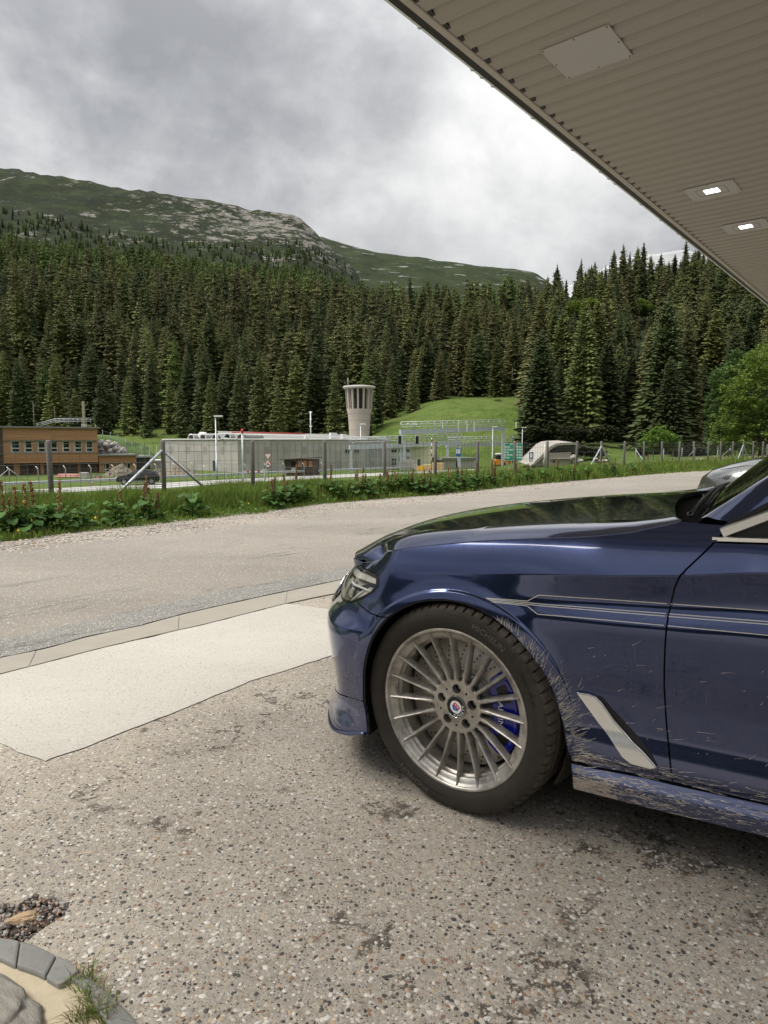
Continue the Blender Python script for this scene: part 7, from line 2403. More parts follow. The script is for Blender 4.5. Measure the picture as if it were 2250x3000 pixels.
# fixings on the liner, front part
for a, y in ((158, -.05), (172, -.05), (186, -.055)):
    r_ = .378; MB().lathe([(0, .006), (.006, .005), (.009, 0)], 10, Matrix.Translation((-cos(radians(a)) * r_, y, .343 + sin(radians(a)) * r_)) @ Matrix.Rotation(-pi / 2, 4, 'X')).build('liner_screw', M['galv'], car)

for mir in (False, True): sweep('splitter', fine([(.318, .196), (.40, .170), (.50, .150), (.62, .142), (.80, .140), (qn, .140)], 60), .0065, PAINT, car, mir=mir, lift=.004)
# ---- pinstripes
def stripe(pts, w=.0012):
    P = fine(pts, 90); V = []
    for i, (q, z) in enumerate(P):
        a = Vector(P[max(i - 1, 0)]); b = Vector(P[min(i + 1, len(P) - 1)]); d = (b - a).normalized(); n2 = Vector((-d.y, d.x)) * w
        for s in (-1, 1): qq, zz_ = q + n2.x * s, z + n2.y * s; V.append(Vector(S(qq, zz_)) + Sn(qq, zz_) * .0007)
    MB().add(V, [(2 * i, 2 * i + 2, 2 * i + 3, 2 * i + 1) for i in range(len(P) - 1)], 0, True).build('pinstripe', STRIPE, car, fix=False)
STRIPE = bsdf('silver_pinstripe_film', (0.62, 0.60, 0.56), 0.35, 0.2)[0]
for seg in ([(-.108, .7201), (-.2379, .7244), (-.2706, .7455), (-.392, .7501), (-.6248, .7598)], [(-.6344, .76), (-.7483, .765), (-.8645, .7701), (-1.7, .80)],
            [(-.113, .7178), (-.2948, .7205), (-.4889, .7267), (-.624, .7332)], [(-.6335, .7335), (-.8659, .7438), (-1.7, .775)],
            [(-.119, .7140), (-.2954, .7152), (-.4896, .7205), (-.6229, .7264)], [(-.6324, .7268), (-.8663, .7373), (-1.7, .768)],
            [(-.127, .7106), (-.2383, .7105), (-.2726, .6903), (-.3974, .695), (-.6224, .703)], [(-.632, .7034), (-.8677, .7117), (-1.7, .742)]): stripe(seg)

# ---- side vent: a chrome blade with a dark slot behind it
VENT = [(-.3901, .4676), (-.4244, .4682), (-.4438, .4632), (-.4635, .4461), (-.4985, .4022), (-.5484, .3548), (-.5873, .3286), (-.6207, .2989), (-.6031, .2927), (-.5528, .2943), (-.5289, .3071), (-.5033, .3366), (-.4512, .393)]
vent = region_mesh('side_vent', VENT, SATIN, car, du=.006, dv=.006, lift=.007, flange=.010)
edge_ = [(-.3925, .4680), (-.4244, .4682), (-.4438, .4632), (-.4635, .4461), (-.4985, .4022), (-.5484, .3548), (-.5873, .3286), (-.6200, .2992)]
sweep('vent_rim', fine(edge_, 60), .0028, CHROME, vent, lift=.008)
slot = [(-.4480, .4680), (-.4635, .4640), (-.4900, .4360), (-.5290, .4010), (-.5750, .3610), (-.6080, .3270), (-.6230, .3030), (-.5873, .3306), (-.5484, .3568), (-.4985, .4042), (-.4635, .4481)]
region_mesh('vent_slot', slot, RUB, vent, du=.01, dv=.01, lift=.0012, flange=0)

# ---- headlights
LENS = bpy.data.materials.new('headlight_lens'); LENS.use_nodes = True
tl = LENS.node_tree; pb = tl.nodes['Principled BSDF']; pb.inputs['Base Color'].default_value = (0.9, 0.9, 0.86, 1); pb.inputs['Transmission Weight'].default_value = 0.0; pb.inputs['Roughness'].default_value = 0.02
tb = N(tl, 'ShaderNodeBsdfTransparent'); tb.inputs[0].default_value = (0.95, 0.955, 0.93, 1); gb = N(tl, 'ShaderNodeBsdfGlossy'); gb.inputs['Roughness'].default_value = 0.02
fr = N(tl, 'ShaderNodeFresnel'); fr.inputs[0].default_value = 1.5; ms = N(tl, 'ShaderNodeMixShader'); L(tl, fr.outputs[0], ms.inputs[0]); L(tl, tb.outputs[0], ms.inputs[1]); L(tl, gb.outputs[0], ms.inputs[2]); L(tl, ms.outputs[0], tl.nodes['Material Output'].inputs[0])
HREF = mat('lamp_reflector_silver', (0.80, 0.79, 0.75), 0.2, 0.35, 0.15, 40)
HDRK = mat('lamp_housing_grey', (0.50, 0.49, 0.45), 0.35, 0.15, 0.2, 20)
lamp = [(.88, .715), (.75, .728), (.6172, .7340)] + LAMP[:-1] + [(.5064, .6225), (.62, .618), (.75, .628), (.88, .645)]


def hl_piece(name, pts, depth, m, parent, mir, th=.006):
    """a faceted piece inside the lamp, following the lens a little behind it"""
    return region_mesh(name, [(p[0], p[1]) for p in pts], m, parent, du=.02, dv=.02, lift=-depth, flange=th, mirror=mir)


for mir in (False, True):
    hl = region_mesh('headlight', lamp, LENS, car, du=.012, dv=.008, lift=.001, flange=.0, inset=.003, mirror=mir)
    region_mesh('lamp_gasket', lamp, RUB, hl, du=.012, dv=.012, lift=-.002, flange=0, inset=-.0002, mirror=mir, holes=[[(lerp(.60, a, .93), lerp(.68, b, .90)) for a, b in lamp]])
    region_mesh('housing', lamp, HDRK, hl, du=.016, dv=.016, lift=-.034, flange=-.03, inset=.004, mirror=mir)
    hl_piece('upper_blade', [(.86, .710, 0), (.60, .725, 0), (.42, .730, .0), (.335, .731, .004), (.308, .715, .006), (.42, .713, .0), (.60, .706, 0), (.86, .695, 0)], .008, HREF, hl, mir)
    hl_piece('daylight_strip', [(.60, .6905, 0), (.33, .6925, 0), (.325, .6860, 0), (.60, .6840, 0)], .010, M['sign_white'], hl, mir)
    hl_piece('daylight_strip', [(.405, .682, 0), (.394, .682, 0), (.470, .634, 0), (.485, .632, 0)], .010, M['sign_white'], hl, mir)
    hl_piece('reflector', [(.385, .680), (.325, .682), (.335, .671), (.37, .660), (.425, .647)], .012, HREF, hl, mir)
    for k in range(5): hl_piece('fin', [(.56, .676 - k * .008, 0), (.505, .676 - k * .008, 0), (.505, .671 - k * .008, 0), (.56, .671 - k * .008, 0)], .016, HREF, hl, mir)
    hl_piece('inner_lamp', [(.66, .695, 0), (.59, .698, 0), (.61, .632, 0), (.68, .636, 0)], .012, HREF, hl, mir)

# kidney grille
gr = region_mesh('grille', [(.90, .655), (qn, .655), (qn, .44), (.93, .43), (.88, .50)], RUB, car, du=.02, dv=.02, lift=.004, flange=0)
for k in range(9): x = .905 + k * (qn - .91) / 9; sweep('grille_slat', [(x, .645), (x + .003, .54), (x + .006, .45)], .004, CHROME, gr, lift=.012)
g2_ = region_mesh('grille', [(.90, .655), (qn, .655), (qn, .44), (.93, .43), (.88, .50)], RUB, car, du=.02, dv=.02, lift=.004, flange=0, mirror=True)

# ---- glasshouse
zb = lambda f: .950 + (-.7 - f) * .016
def quadp(name, P, m, th=0.0, parent=None, mir=False, sm=False):
    P = [Vector(p) for p in P]
    if mir: P = [Vector((p.x, mirror_y(p.y), p.z)) for p in P]
    nn = (P[1] - P[0]).cross(P[-1] - P[0]).normalized() * th
    return MB().prism(P, (0, 0, 0), nn).build(name, m, parent or car)
# windscreen: curved grid
def ws_pt(a, b):
    """a across 0 near .. 1 far, b up"""
    o = lerp(-.150, mirror_y(-.150), a); c = 1 - (2 * a - 1) ** 2
    base = Vector((-.690 + .022 * c, o, .984 + .018 * c)); top = Vector((-1.36 + .10 * c, lerp(-.30, mirror_y(-.30), a), 1.415 + .03 * c))
    p = base.lerp(top, b); p.z += .028 * sin(pi * b); return p
V = [ws_pt(i / 24, j / 14) for j in range(15) for i in range(25)]
ws_ = MB().add(V, [(j * 25 + i, j * 25 + i + 1, (j + 1) * 25 + i + 1, (j + 1) * 25 + i) for j in range(14) for i in range(24)], 0, True).build('windscreen', CGLASS, car, fix=False)
# cowl tray, wipers
V = []
for i in range(25):
    a = i / 24; h = hood_pt(1.0, a * 2); g0 = ws_pt(a, 0.0)
    V += [Vector((h.x + .015, h.y, h.z - .022)), Vector((lerp(h.x, g0.x, .5), lerp(h.y, g0.y, .5), lerp(h.z, g0.z, .5) - .035)), g0 + Vector((.0, 0, -.004)), g0 + Vector((-.05, 0, .02))]
cw_ = MB().add(V, [(i * 4 + j, (i + 1) * 4 + j, (i + 1) * 4 + j + 1, i * 4 + j + 1) for i in range(24) for j in range(3)], 0, True).build('cowl', COWL, car, fix=False)
for o0, o1, lab in ((-.30, -.86, 0), (-.95, -1.50, 1)):
    a0 = (o0 + .15) / (mirror_y(-.15) + .15); a1 = (o1 + .15) / (mirror_y(-.15) + .15)
    p0 = ws_pt(a0, 0) + Vector((.035, 0, -.012)); p1 = ws_pt(a1, .035) + Vector((.016, 0, .008)); p2 = ws_pt(a0 + .02, .02) + Vector((.006, 0, .006)); p3 = ws_pt(a1 + .06, .05) + Vector((.004, 0, .006))
    w = MB().tube([p0, p0.lerp(p1, .5) + Vector((0, 0, .008)), p1], [.008, .007, .004], 6).build('wiper', WIPM, car)
    MB().tube([p2, p2.lerp(p3, .5) + Vector((.004, 0, .004)), p3], .005, 5).build('wiper_blade', M['black'], w)
    MB().lathe([(0, .012), (.010, .010), (.012, 0)], 12, Matrix.Translation(p0 + Vector((0, 0, .0)))).build('wiper_cap', GLOSSB, w)
for mir in (False, True):
    # front pillar
    A = [(-.675, -.142, .984), (-.775, -.080, .985), (-.86, -.085, 1.038), (-1.40, -.250, 1.375), (-1.40, -.305, 1.405), (-.90, -.182, 1.122)]
    mb = MB(); n = 22; V = []
    for i in range(n + 1):
        t = i / n
        inn = ws_pt(0 if not mir else 1, t) + Vector((0, .004 if not mir else -.004, .004))
        inn = ws_pt(0, t) + Vector((0, .006, .004))
        lo = Vector((lerp(-.775, -1.42, t), lerp(-.074, -.235, t), lerp(.984, 1.365, t) + .022 * sin(pi * t)))
        mid = inn.lerp(lo, .52) + Vector((.012, .010, .020)) * min(1, .25 + t * 4)
        q1 = inn.lerp(mid, .5) + Vector((.003, .002, .006)); q2 = mid.lerp(lo, .5) + Vector((.002, .008, .004))
        V += [inn, q1, mid, q2, lo]
    if mir: V = [Vector((p.x, mirror_y(p.y), p.z)) for p in V]
    mb.add(V, [(i * 5 + j, (i + 1) * 5 + j, (i + 1) * 5 + j + 1, i * 5 + j + 1) for i in range(n) for j in range(4)], 0, True)
    mb.build('front_pillar', PAINT, car, fix=False)
    quadp('mirror_sail', [(-.735, -.070, .945), (-.86, -.072, .953), (-.86, -.085, 1.030), (-.790, -.078, .982)], RUB, .004, mir=mir)
    sg = -1 if mir else 1
    def bar(name, P, w, m, th=.006):
        P = [Vector(p) for p in P]
        if mir: P = [Vector((p.x, mirror_y(p.y), p.z)) for p in P]
        V = []
        for i, p in enumerate(P):
            a = P[max(i - 1, 0)]; b = P[min(i + 1, len(P) - 1)]; d = (b - a).normalized(); y = Vector((0, sg, 0)); u_ = d.cross(y).normalized() * w / 2
            for (s, t_) in ((-1, 0), (-.7, 1), (.7, 1), (1, 0)): V.append(p + u_ * s + y * th * t_)
        n_ = len(P); return MB().add(V, [(i * 4 + j, (i + 1) * 4 + j, (i + 1) * 4 + j + 1, i * 4 + j + 1) for i in range(n_ - 1) for j in range(3)] + [(0, 1, 2, 3), tuple((n_ - 1) * 4 + k for k in range(4))], 0, False).build(name, m, car)
    # black frame strip under the pillar, chrome surround, belt moulding
    bar('door_frame', [(-.742, -.066, .962), (-.800, -.072, 1.000), (-.865, -.084, 1.042), (-1.05, -.137, 1.152), (-1.42, -.232, 1.350), (-1.8, -.262, 1.395), (-2.3, -.262, 1.385), (-2.8, -.235, 1.32)], .020, RUB, .004)
    bar('window_trim', [(-.750, -.060, .9600), (-.870, -.073, 1.0190), (-1.05, -.125, 1.118), (-1.45, -.220, 1.315), (-1.8, -.250, 1.360), (-2.3, -.250, 1.350), (-2.75, -.225, 1.285)], .028, SATIN, .009)
    bar('belt_moulding', [(-.728, -.056, .9440), (-.87, -.058, .9490), (-1.3, -.060, .965), (-2.0, -.06, .98), (-2.75, -.065, .995)], .0140, SATIN, .010)
    gp_ = [(-.775, -.072, .952), (-1.2, -.075, .966), (-1.9, -.078, .98), (-2.75, -.085, 1.0), (-2.72, -.24, 1.27), (-2.3, -.265, 1.345), (-1.8, -.262, 1.36), (-1.45, -.232, 1.31), (-1.05, -.137, 1.10), (-.86, -.083, 1.000)]
    V = [Vector(p) for p in gp_]
    if mir: V = [Vector((p.x, mirror_y(p.y), p.z)) for p in V]
    MB().add(V + [Vector((-1.6, (-.19 if not mir else mirror_y(-.19)), 1.16))], [(i, (i + 1) % 10, 10) for i in range(10)]).build('side_window', CGLASS, car, fix=False)
    quadp('centre_pillar', [(-1.74, -.064, .978), (-1.86, -.064, .98), (-1.92, -.255, 1.375), (-1.82, -.258, 1.375)], RUB, .006, mir=mir)
# roof, rear window, boot
def loft(name, rows, m, sm=True):
    n = len(rows[0]); V = [Vector(p) for r in rows for p in r]
    return MB().add(V, [(j * n + i, j * n + i + 1, (j + 1) * n + i + 1, (j + 1) * n + i) for j in range(len(rows) - 1) for i in range(n - 1)], 0, sm).build(name, m, car, fix=False)
rows = []
for t in range(13):
    f = lerp(-1.34, -2.75, t / 12); zt2 = 1.425 + .045 * sin(pi * (t / 12) ** .8) - .06 * (t / 12) ** 2; r = []
    for i in range(17):
        a = i / 16; c = 1 - (2 * a - 1) ** 2; r.append((f + .09 * c * (1 - t / 12), lerp(-.245, mirror_y(-.245), a), zt2 - .055 + .055 * c ** .6))
    rows.append(r)
loft('roof', rows, PAINT)
rows = []
for t in range(7):
    r = []
    for i in range(17):
        a = i / 16; c = 1 - (2 * a - 1) ** 2; b = t / 6; r.append((lerp(-2.75, -3.38, b) - .05 * c * b, lerp(lerp(-.245, -.14, b), mirror_y(lerp(-.245, -.14, b)), a), lerp(1.31, 1.02, b) + .05 * c * (1 - b) + .02 * sin(pi * b)))
    rows.append(r)
loft('rear_window', rows, CGLASS)
rows = []
for t in range(9):
    r = []
    for i in range(17):
        a = i / 16; b = t / 8; c = 1 - (2 * a - 1) ** 2; r.append((lerp(-3.33, -4.02, b) - .05 * c * b, lerp(-.07 - .2 * b * b, mirror_y(-.07 - .2 * b * b), a), .985 + .045 * c ** .5 + .01 * b))
    rows.append(r)
loft('boot_lid', rows, PAINT)
for mir in (False, True):
    quadp('rear_pillar', [(-2.62, -.07, .98), (-3.36, -.09, .99), (-2.80, -.26, 1.29), (-2.70, -.25, 1.29)], PAINT, .01, mir=mir)
    region_mesh('tail_lamp', [(-3.78, .93), (-3.78, .80), (-4.15, .78), (-4.35, .80), (-4.35, .90), (-4.1, .94)], M['red'], car, du=.03, dv=.03, lift=.006, flange=.01, mirror=mir)
    # door mirror
    def my(p): return (p[0], p[1] if not mir else mirror_y(p[1]), p[2])
for mir in (False,):
    pass
# ================================================================== WHEEL
RX = Matrix.Rotation(-pi / 2, 4, 'X')      # revolve axis -> outward (y)


def wheel_metal():
    m, t, b = bsdf('brushed_grey_alloy', (0.5, 0.48, 0.45), 0.38, 0.75, 0.5)
    tcn = N(t, 'ShaderNodeTexCoord'); n = N(t, 'ShaderNodeTexNoise', i_Scale=22.0, i_Detail=7.0, i_Roughness=0.65); L(t, tcn.outputs['Object'], n.inputs['Vector'])
    n2 = N(t, 'ShaderNodeTexNoise', i_Scale=260.0, i_Detail=3.0); L(t, tcn.outputs['Object'], n2.inputs['Vector'])
    c = ramp(t, n.outputs[0], [(0.32, (0.23, 0.21, 0.185)), (0.5, (0.40, 0.38, 0.352)), (0.68, (0.53, 0.51, 0.48))]); c = mixc(t, ramp(t, n2.outputs[0], [(0.62, 0), (0.72, 0.5)]), c, (0.7, 0.68, 0.65))
    L(t, c, b.inputs['Base Color']); L(t, math_node(t, 'MULTIPLY_ADD', n.outputs[0], 0.35, 0.22), b.inputs['Roughness'])
    return m


ALLOY = wheel_metal()
def tyre_mat():
    m, t, b = bsdf('dusty_tyre_rubber', (0.028, 0.026, 0.024), 0.75, 0.0, 0.3)
    tcn = N(t, 'ShaderNodeTexCoord'); P = tcn.outputs['Object']
    n = N(t, 'ShaderNodeTexNoise', i_Scale=9.0, i_Detail=7.0, i_Roughness=0.65); L(t, P, n.inputs['Vector'])
    n2 = N(t, 'ShaderNodeTexNoise', i_Scale=70.0, i_Detail=5.0, i_Roughness=0.7); L(t, P, n2.inputs['Vector'])
    # shoulder of the tread is dustier: by distance from the axle
    mpn = N(t, 'ShaderNodeMapping'); mpn.inputs['Scale'].default_value = (1, 0, 1); L(t, P, mpn.inputs[0])
    ln = N(t, 'ShaderNodeVectorMath', operation='LENGTH'); L(t, mpn.outputs[0], ln.inputs[0])
    sh = ramp(t, ln.outputs['Value'], [(0.300, 0.12), (0.328, 0.40), (0.334, 0.95), (0.3415, 1.0), (0.3450, 0.45)])
    k = math_node(t, 'MULTIPLY', sh, ramp(t, math_node(t, 'ADD', math_node(t, 'MULTIPLY', n.outputs[0], 0.6), math_node(t, 'MULTIPLY', n2.outputs[0], 0.4)), [(0.40, 0.10), (0.58, 0.75)]))
    c = mixc(t, k, (0.024, 0.021, 0.019), (0.125, 0.105, 0.082)); L(t, c, b.inputs['Base Color'])
    bp = N(t, 'ShaderNodeBump', i_Strength=0.3, i_Distance=0.002); L(t, n2.outputs[0], bp.inputs['Height']); L(t, bp.outputs[0], b.inputs['Normal'])
    return m


TYRE = tyre_mat()
LETTER = bsdf('raised_tyre_lettering', (0.010, 0.009, 0.009), 0.45)[0]
CALB = bsdf('gloss_blue_caliper', (0.008, 0.016, 0.30), 0.25, 0.0, 0.5, 0.6)[0]
DISC = mat('brake_disc_steel', (0.60, 0.56, 0.50), 0.42, 0.7, 0.22, 10, .1, 300)
IRON = mat('grey_cast_hub', (0.40, 0.39, 0.37), 0.5, 0.6, 0.2, 20)


def make_tyre(parent):
    NB = 66; prof = [(.252, -.010), (.2635, -.0035), (.270, .0025), (.283, .0095), (.300, .0130), (.315, .0120), (.327, .0065), (.3345, -.001), (.3395, -.010), (.3425, -.022), (.3445, -.040), (.3447, -.041), (.3375, -.044), (.3375, -.051), (.3450, -.054), (.3462, -.085), (.338, -.088), (.338, -.097), (.3466, -.100), (.3468, -.128), (.339, -.131), (.339, -.14), (.3466, -.143), (.3458, -.172), (.338, -.175), (.338, -.184), (.3445, -.187), (.3425, -.212), (.338, -.226), (.327, -.238), (.30, -.243), (.262, -.235)]
    V = []; ang = []
    for k in range(NB):
        a = 2 * pi * k / NB; w = 2 * pi / NB
        for (t, g) in ((0, 0), (.40, 0), (.74, 0), (.81, 1), (.93, 1)):
            ang.append((a + w * t, g))
    for a, g in ang:
        for (r, y) in prof:
            rr = r; aa = a
            if r > .331: aa = a + (y + .02) * 1.1 * (1 if y > -.1 else -1) * .25
            if g and r > .333 and (y > -.041 or y < -.187): rr = r - .0100 * min(1, (r - .333) / .004)
            x = rr * cos(aa); z = rr * sin(aa)
            z = max(z, -.3428)
            V.append((x, y, z))
    n = len(prof); m_ = len(ang)
    F_ = [(i * n + j, i * n + j + 1, ((i + 1) % m_) * n + j + 1, ((i + 1) % m_) * n + j) for i in range(m_) for j in range(n - 1)]
    o = MB().add(V, F_, 0, True).build('tyre', TYRE, parent, fix=False)
    md = o.modifiers.new('edges', 'EDGE_SPLIT'); md.split_angle = radians(38)
    def ysw(r): return pchip(r, [.270, .283, .300, .315, .327], [.0025, .0095, .0130, .0120, .0065])
    def arc_text(s, size, r0, mid, ext, m, name, sx=1.0, flip=False, spacing=1.0, bold=0.0):
        vs, fs = text_geo(s, size, ext, 2, spacing); c = (min(v.x for v in vs) + max(v.x for v in vs)) / 2; P_ = []
        for v in vs:
            r = r0 + (v.y if not flip else -v.y); th = radians(mid) - (v.x - c) * sx / r0 * (1 if not flip else -1)
            P_.append((-r * cos(th), ysw(r) + .0006 + v.z, r * sin(th)))
        MB().add(P_, fs).build(name, m, o)
    band = MB(); 
    for mid in (66, -114):
        V2 = []
        for k in range(29):
            th = radians(mid + 24 - 48 * k / 28)
            for r in (.2935, .3185): V2.append((-r * cos(th), ysw(r) + .0004, r * sin(th)))
        MB().add(V2, [(2 * k, 2 * k + 2, 2 * k + 3, 2 * k + 1) for k in range(28)], 0, True).build('lettering_panel', LETTER, o, fix=False)
    LET2 = mat('lettering_face', (0.095, 0.086, 0.076), 0.6, 0, .2, 60)
    arc_text('MICHELIN', .0235, .2975, 62.5, .0009, LET2, 'lettering', 1.12, spacing=1.05)
    arc_text('MICHELIN', .0235, .2975, 242.5 - 0, .0009, LET2, 'lettering', 1.12, spacing=1.05)
    arc_text('255/35 ZR 20', .0135, .300, 26, .0005, LETTER, 'lettering', 1.1, spacing=1.2)
    # rim protector line
    return o


def face_y(r): return pchip(r, [.03, .06, .085, .12, .18, .235, .252], [-.030, -.031, -.033, -.031, -.0225, -.0115, -.007])


def make_rim(parent_wheel, phase):
    rim = MB().lathe([(.2665, -.004), (.2670, .0005), (.2645, .0025), (.2590, .0020), (.2550, -.0030), (.2535, -.0085), (.2450, -.0145), (.2335, -.0190), (.2300, -.0240), (.2300, -.0330), (.2245, -.0350), (.2225, -.0400), (.2235, -.0900), (.226, -.19), (.240, -.215), (.255, -.225)], 160, RX).build('rim', ALLOY, parent_wheel, fix=False)
    NS_ = 20; Rf = .0104; r0 = .0870
    mb = MB()
    rs = [r0 + Rf * (1 - cos(k * pi / 12)) for k in range(7)] + [.108, .118, .132, .150, .170, .190, .210, .228, .240, .2505]
    for s in range(NS_):
        a = phase + 2 * pi * s / NS_
        ca, sa = cos(a), sin(a)
        V = []
        for r in rs:
            pitch = pi * r / NS_
            if r < r0 + Rf: gap = sqrt(max(Rf ** 2 - (r0 + Rf - r) ** 2, 0))
            else: gap = 1e9
            base_w = lerp(.0052, .0046, min(max((r - .11) / .12, 0), 1))
            # window half width grows to the full opening
            full = pitch - base_w
            if r < r0 + Rf: hw = pitch - min(gap / Rf, 1) * full
            else: hw = base_w + max(0, (.128 - r)) * .06
            y = face_y(r); dep = lerp(.030, .020, min(max((r - .10) / .14, 0), 1))
            ridge = .0022 if r > .12 else 0
            fw = hw if r < r0 + Rf * .8 else hw * .92
            bw = hw * 1.0 + .0045 * (r > r0 + Rf)
            for (w_, yy) in ((-bw, y - dep), (-hw, y - .0035), (-fw * .55, y + ridge * .2), (0, y + ridge), (fw * .55, y + ridge * .2), (hw, y - .0035), (bw, y - dep)):
                if r < r0 + Rf * .9 and abs(w_) == fw * .55: pass
                V.append((r * ca - w_ * sa, yy, r * sa + w_ * ca))
        n = 7
        mb.add(V, [(i * n + j, (i + 1) * n + j, (i + 1) * n + j + 1, i * n + j + 1) for i in range(len(rs) - 1) for j in range(n - 1)], 0, True)
        # pointed tip running onto the lip
        b = rs[-1]; T = []
        for (w_, yy) in ((-.0046, -.012), (0, -.0045), (.0046, -.012)): T.append((b * ca - w_ * sa, yy, b * sa + w_ * ca))
        T.append((.2595 * ca, .0022, .2595 * sa)); mb.add(T, [(0, 1, 3), (1, 2, 3), (0, 3, 2)])
    sp = mb.build('spokes', ALLOY, rim, fix=False)
    md = sp.modifiers.new('edges', 'EDGE_SPLIT'); md.split_angle = radians(40)
    # hub disc with bolt holes
    circ = lambda cx, cz, r, n: [Vector((cx + r * cos(2 * pi * k / n), cz + r * sin(2 * pi * k / n))) for k in range(n)]
    outer = circ(0, 0, r0 + .0004, 120); holes = [circ(0, 0, .0375, 48)]
    PH = radians(18)
    for k in range(5):
        a = PH + 2 * pi * k / 5; holes.append(circ(.0600 * cos(a), .0600 * sin(a), .0158, 28))
        a += pi / 5; holes.append(circ(.0625 * cos(a), .0625 * sin(a), .0042, 14))
    vs = []; es = []
    for l in [outer] + holes: b = len(vs); vs += l; es += [(b + i, b + (i + 1) % len(l)) for i in range(len(l))]
    for j in range(1, 8):
        r = .0375 + j * .0065
        for k in range(60):
            p = Vector((r * cos(k * pi / 30), r * sin(k * pi / 30)))
            if r < r0 - .003 and all((p - sum(h, Vector((0, 0))) / len(h)).length > (h[0] - sum(h, Vector((0, 0))) / len(h)).length + .002 for h in holes): vs.append(p)
    r_ = delaunay_2d_cdt(vs, es, [], 1, 1e-7); F_ = []
    for f in r_[2]:
        c = (r_[0][f[0]] + r_[0][f[1]] + r_[0][f[2]]) / 3
        if c.length < r0 + .001 and not any(inpoly(c, h) for h in holes): F_.append(tuple(f))
    mb = MB().add([(p.x, face_y(p.length) + (.0 if p.length < .0895 else 0), p.y) for p in r_[0]], F_, 0, True)
    for h in holes:
        n = len(h); d = .022 if n > 20 else .012
        mb.add([(p.x, face_y(p.length), p.y) for p in h] + [(p.x, face_y(p.length) - d, p.y) for p in h], [(i, (i + 1) % n, n + (i + 1) % n, n + i) for i in range(n)], 0, True)
    hb = mb.build('hub_disc', ALLOY, rim, fix=False)
    # chamfer ring and bolts
    for k in range(5):
        a = PH + 2 * pi * k / 5; x, z = .0600 * cos(a), .0600 * sin(a)
        MB().lathe([(0, .006), (.006, .006), (.0085, .004), (.0088, -.004), (.0128, -.006)], 6, Matrix.Translation((x, -.056, z)) @ RX).build('wheel_bolt', IRON, rim)
    MB().lathe([(0, -.060), (.09, -.060), (.092, -.045)], 40, RX).build('hub_back', mat('dark_hub_plate', (.10, .095, .09), .5, .5, .2, 20) if 'dark_hub_plate' not in bpy.data.materials else bpy.data.materials['dark_hub_plate'], rim)  # dark plate behind the bolt holes
    # centre cap with its roundel
    cap = MB().lathe([(0, -.0285), (.0335, -.0285), (.0345, -.0275), (.0362, -.0268), (.0372, -.0285), (.0374, -.034)], 56, RX).build('centre_cap', bsdf('cap_black_enamel', (.012, .012, .013), .25)[0], rim, fix=False)
    MB().lathe([(.0345, -.0272), (.0353, -.0262), (.0362, -.0266)], 56, RX).build('cap_ring', CHROME, rim)
    MB().lathe([(.0335, -.0278), (.0342, -.0274)], 56, RX).build('cap_ring', CHROME, rim)
    MB().lathe([(0, -.0272), (.0212, -.0272)], 48, RX).build('emblem_disc', M['sign_white'], rim)
    def cpoly(pts, y, m, nm):
        ca, sa = cos(radians(-38)), sin(radians(-38)); P_ = []
        for x, z in pts: x, z = x * ca - z * sa, x * sa + z * ca; P_.append((-x, y, z))
        MB().add(P_, [tuple(range(len(pts)))]).build(nm, m, rim, fix=False)
    cpoly([(-.0125, 0), (-.0125, .0085), (-.010, .0115), (.010, .0115), (.0125, .0085), (.0125, 0)], -.0269, mat('emblem_red', (.55, .02, .03), .3, 0, 0), 'emblem_half')
    cpoly([(-.0125, 0), (.0125, 0), (.0120, -.0075), (.0, -.0145), (-.0120, -.0075)], -.0269, mat('emblem_blue', (.01, .06, .42), .3, 0, 0), 'emblem_half')
    for i, (x0, x1) in enumerate([(-.008, -.002), (.001, .008)]):
        for z0 in (.003, .0065): cpoly([(x0, z0), (x1, z0), (x1, z0 + .0018), (x0, z0 + .0018)], -.0266, M['sign_white'], 'emblem_mark')
    cpoly([(-.006, -.005), (.006, -.005), (.006, -.0038), (-.006, -.0038)], -.0266, M['sign_white'], 'emblem_mark')
    vs, fs = text_geo('ALPINA', .0125, .0, 2, 1.25); c = (min(v.x for v in vs) + max(v.x for v in vs)) / 2; P_ = []
    for v in vs:
        r = .0232 + v.y; th = radians(-42) - (v.x - c) * 1.28 / .027; P_.append((-r * cos(th), -.0268, r * sin(th)))
    MB().add(P_, fs).build('lettering', M['sign_white'], rim, fix=False)
    # valve
    va = radians(135); MB().tube([(-.222 * cos(va), -.04, .222 * sin(va)), (-.210 * cos(va), -.022, .210 * sin(va))], [.005, .0035], 8).build('valve', M['black'], rim)
    return rim


wheel = bpy.data.objects.new('wheel', None); COL.objects.link(wheel); wheel.parent = car
wheel.location = (0, 0, .343); wheel.rotation_euler = (radians(-1.2), 0, radians(-7.5))
make_tyre(wheel)
make_rim(wheel, radians(86.5))
# brake behind the spokes (children of the wheel assembly)
bd = MB().lathe([(.100, -.092), (.2135, -.092), (.2145, -.095), (.2145, -.128), (.100, -.130)], 90, RX).build('brake_disc', DISC, wheel, fix=False)
mb = MB()
for k in range(18):
    for j in range(6):
        a = 2 * pi * k / 18 + j * .045; r = .128 + j * .0150
        mb.lathe([(0, .0), (.0034, 0)], 8, Matrix.Translation((r * cos(a), -.0914, r * sin(a))) @ RX)
dh = mb.build('drill_holes', RUB, wheel, fix=False); dh['kind'] = 'stuff'
MB().lathe([(0, -.075), (.085, -.075), (.092, -.078), (.0925, -.090), (.112, -.0905), (.112, -.085), (.104, -.084), (.098, -.092)], 60, RX).build('brake_hat', IRON, wheel, fix=False)
MB().lathe([(.0, -.20), (.2, -.20)], 40, RX).build('backing_plate', RUB, wheel, fix=False)
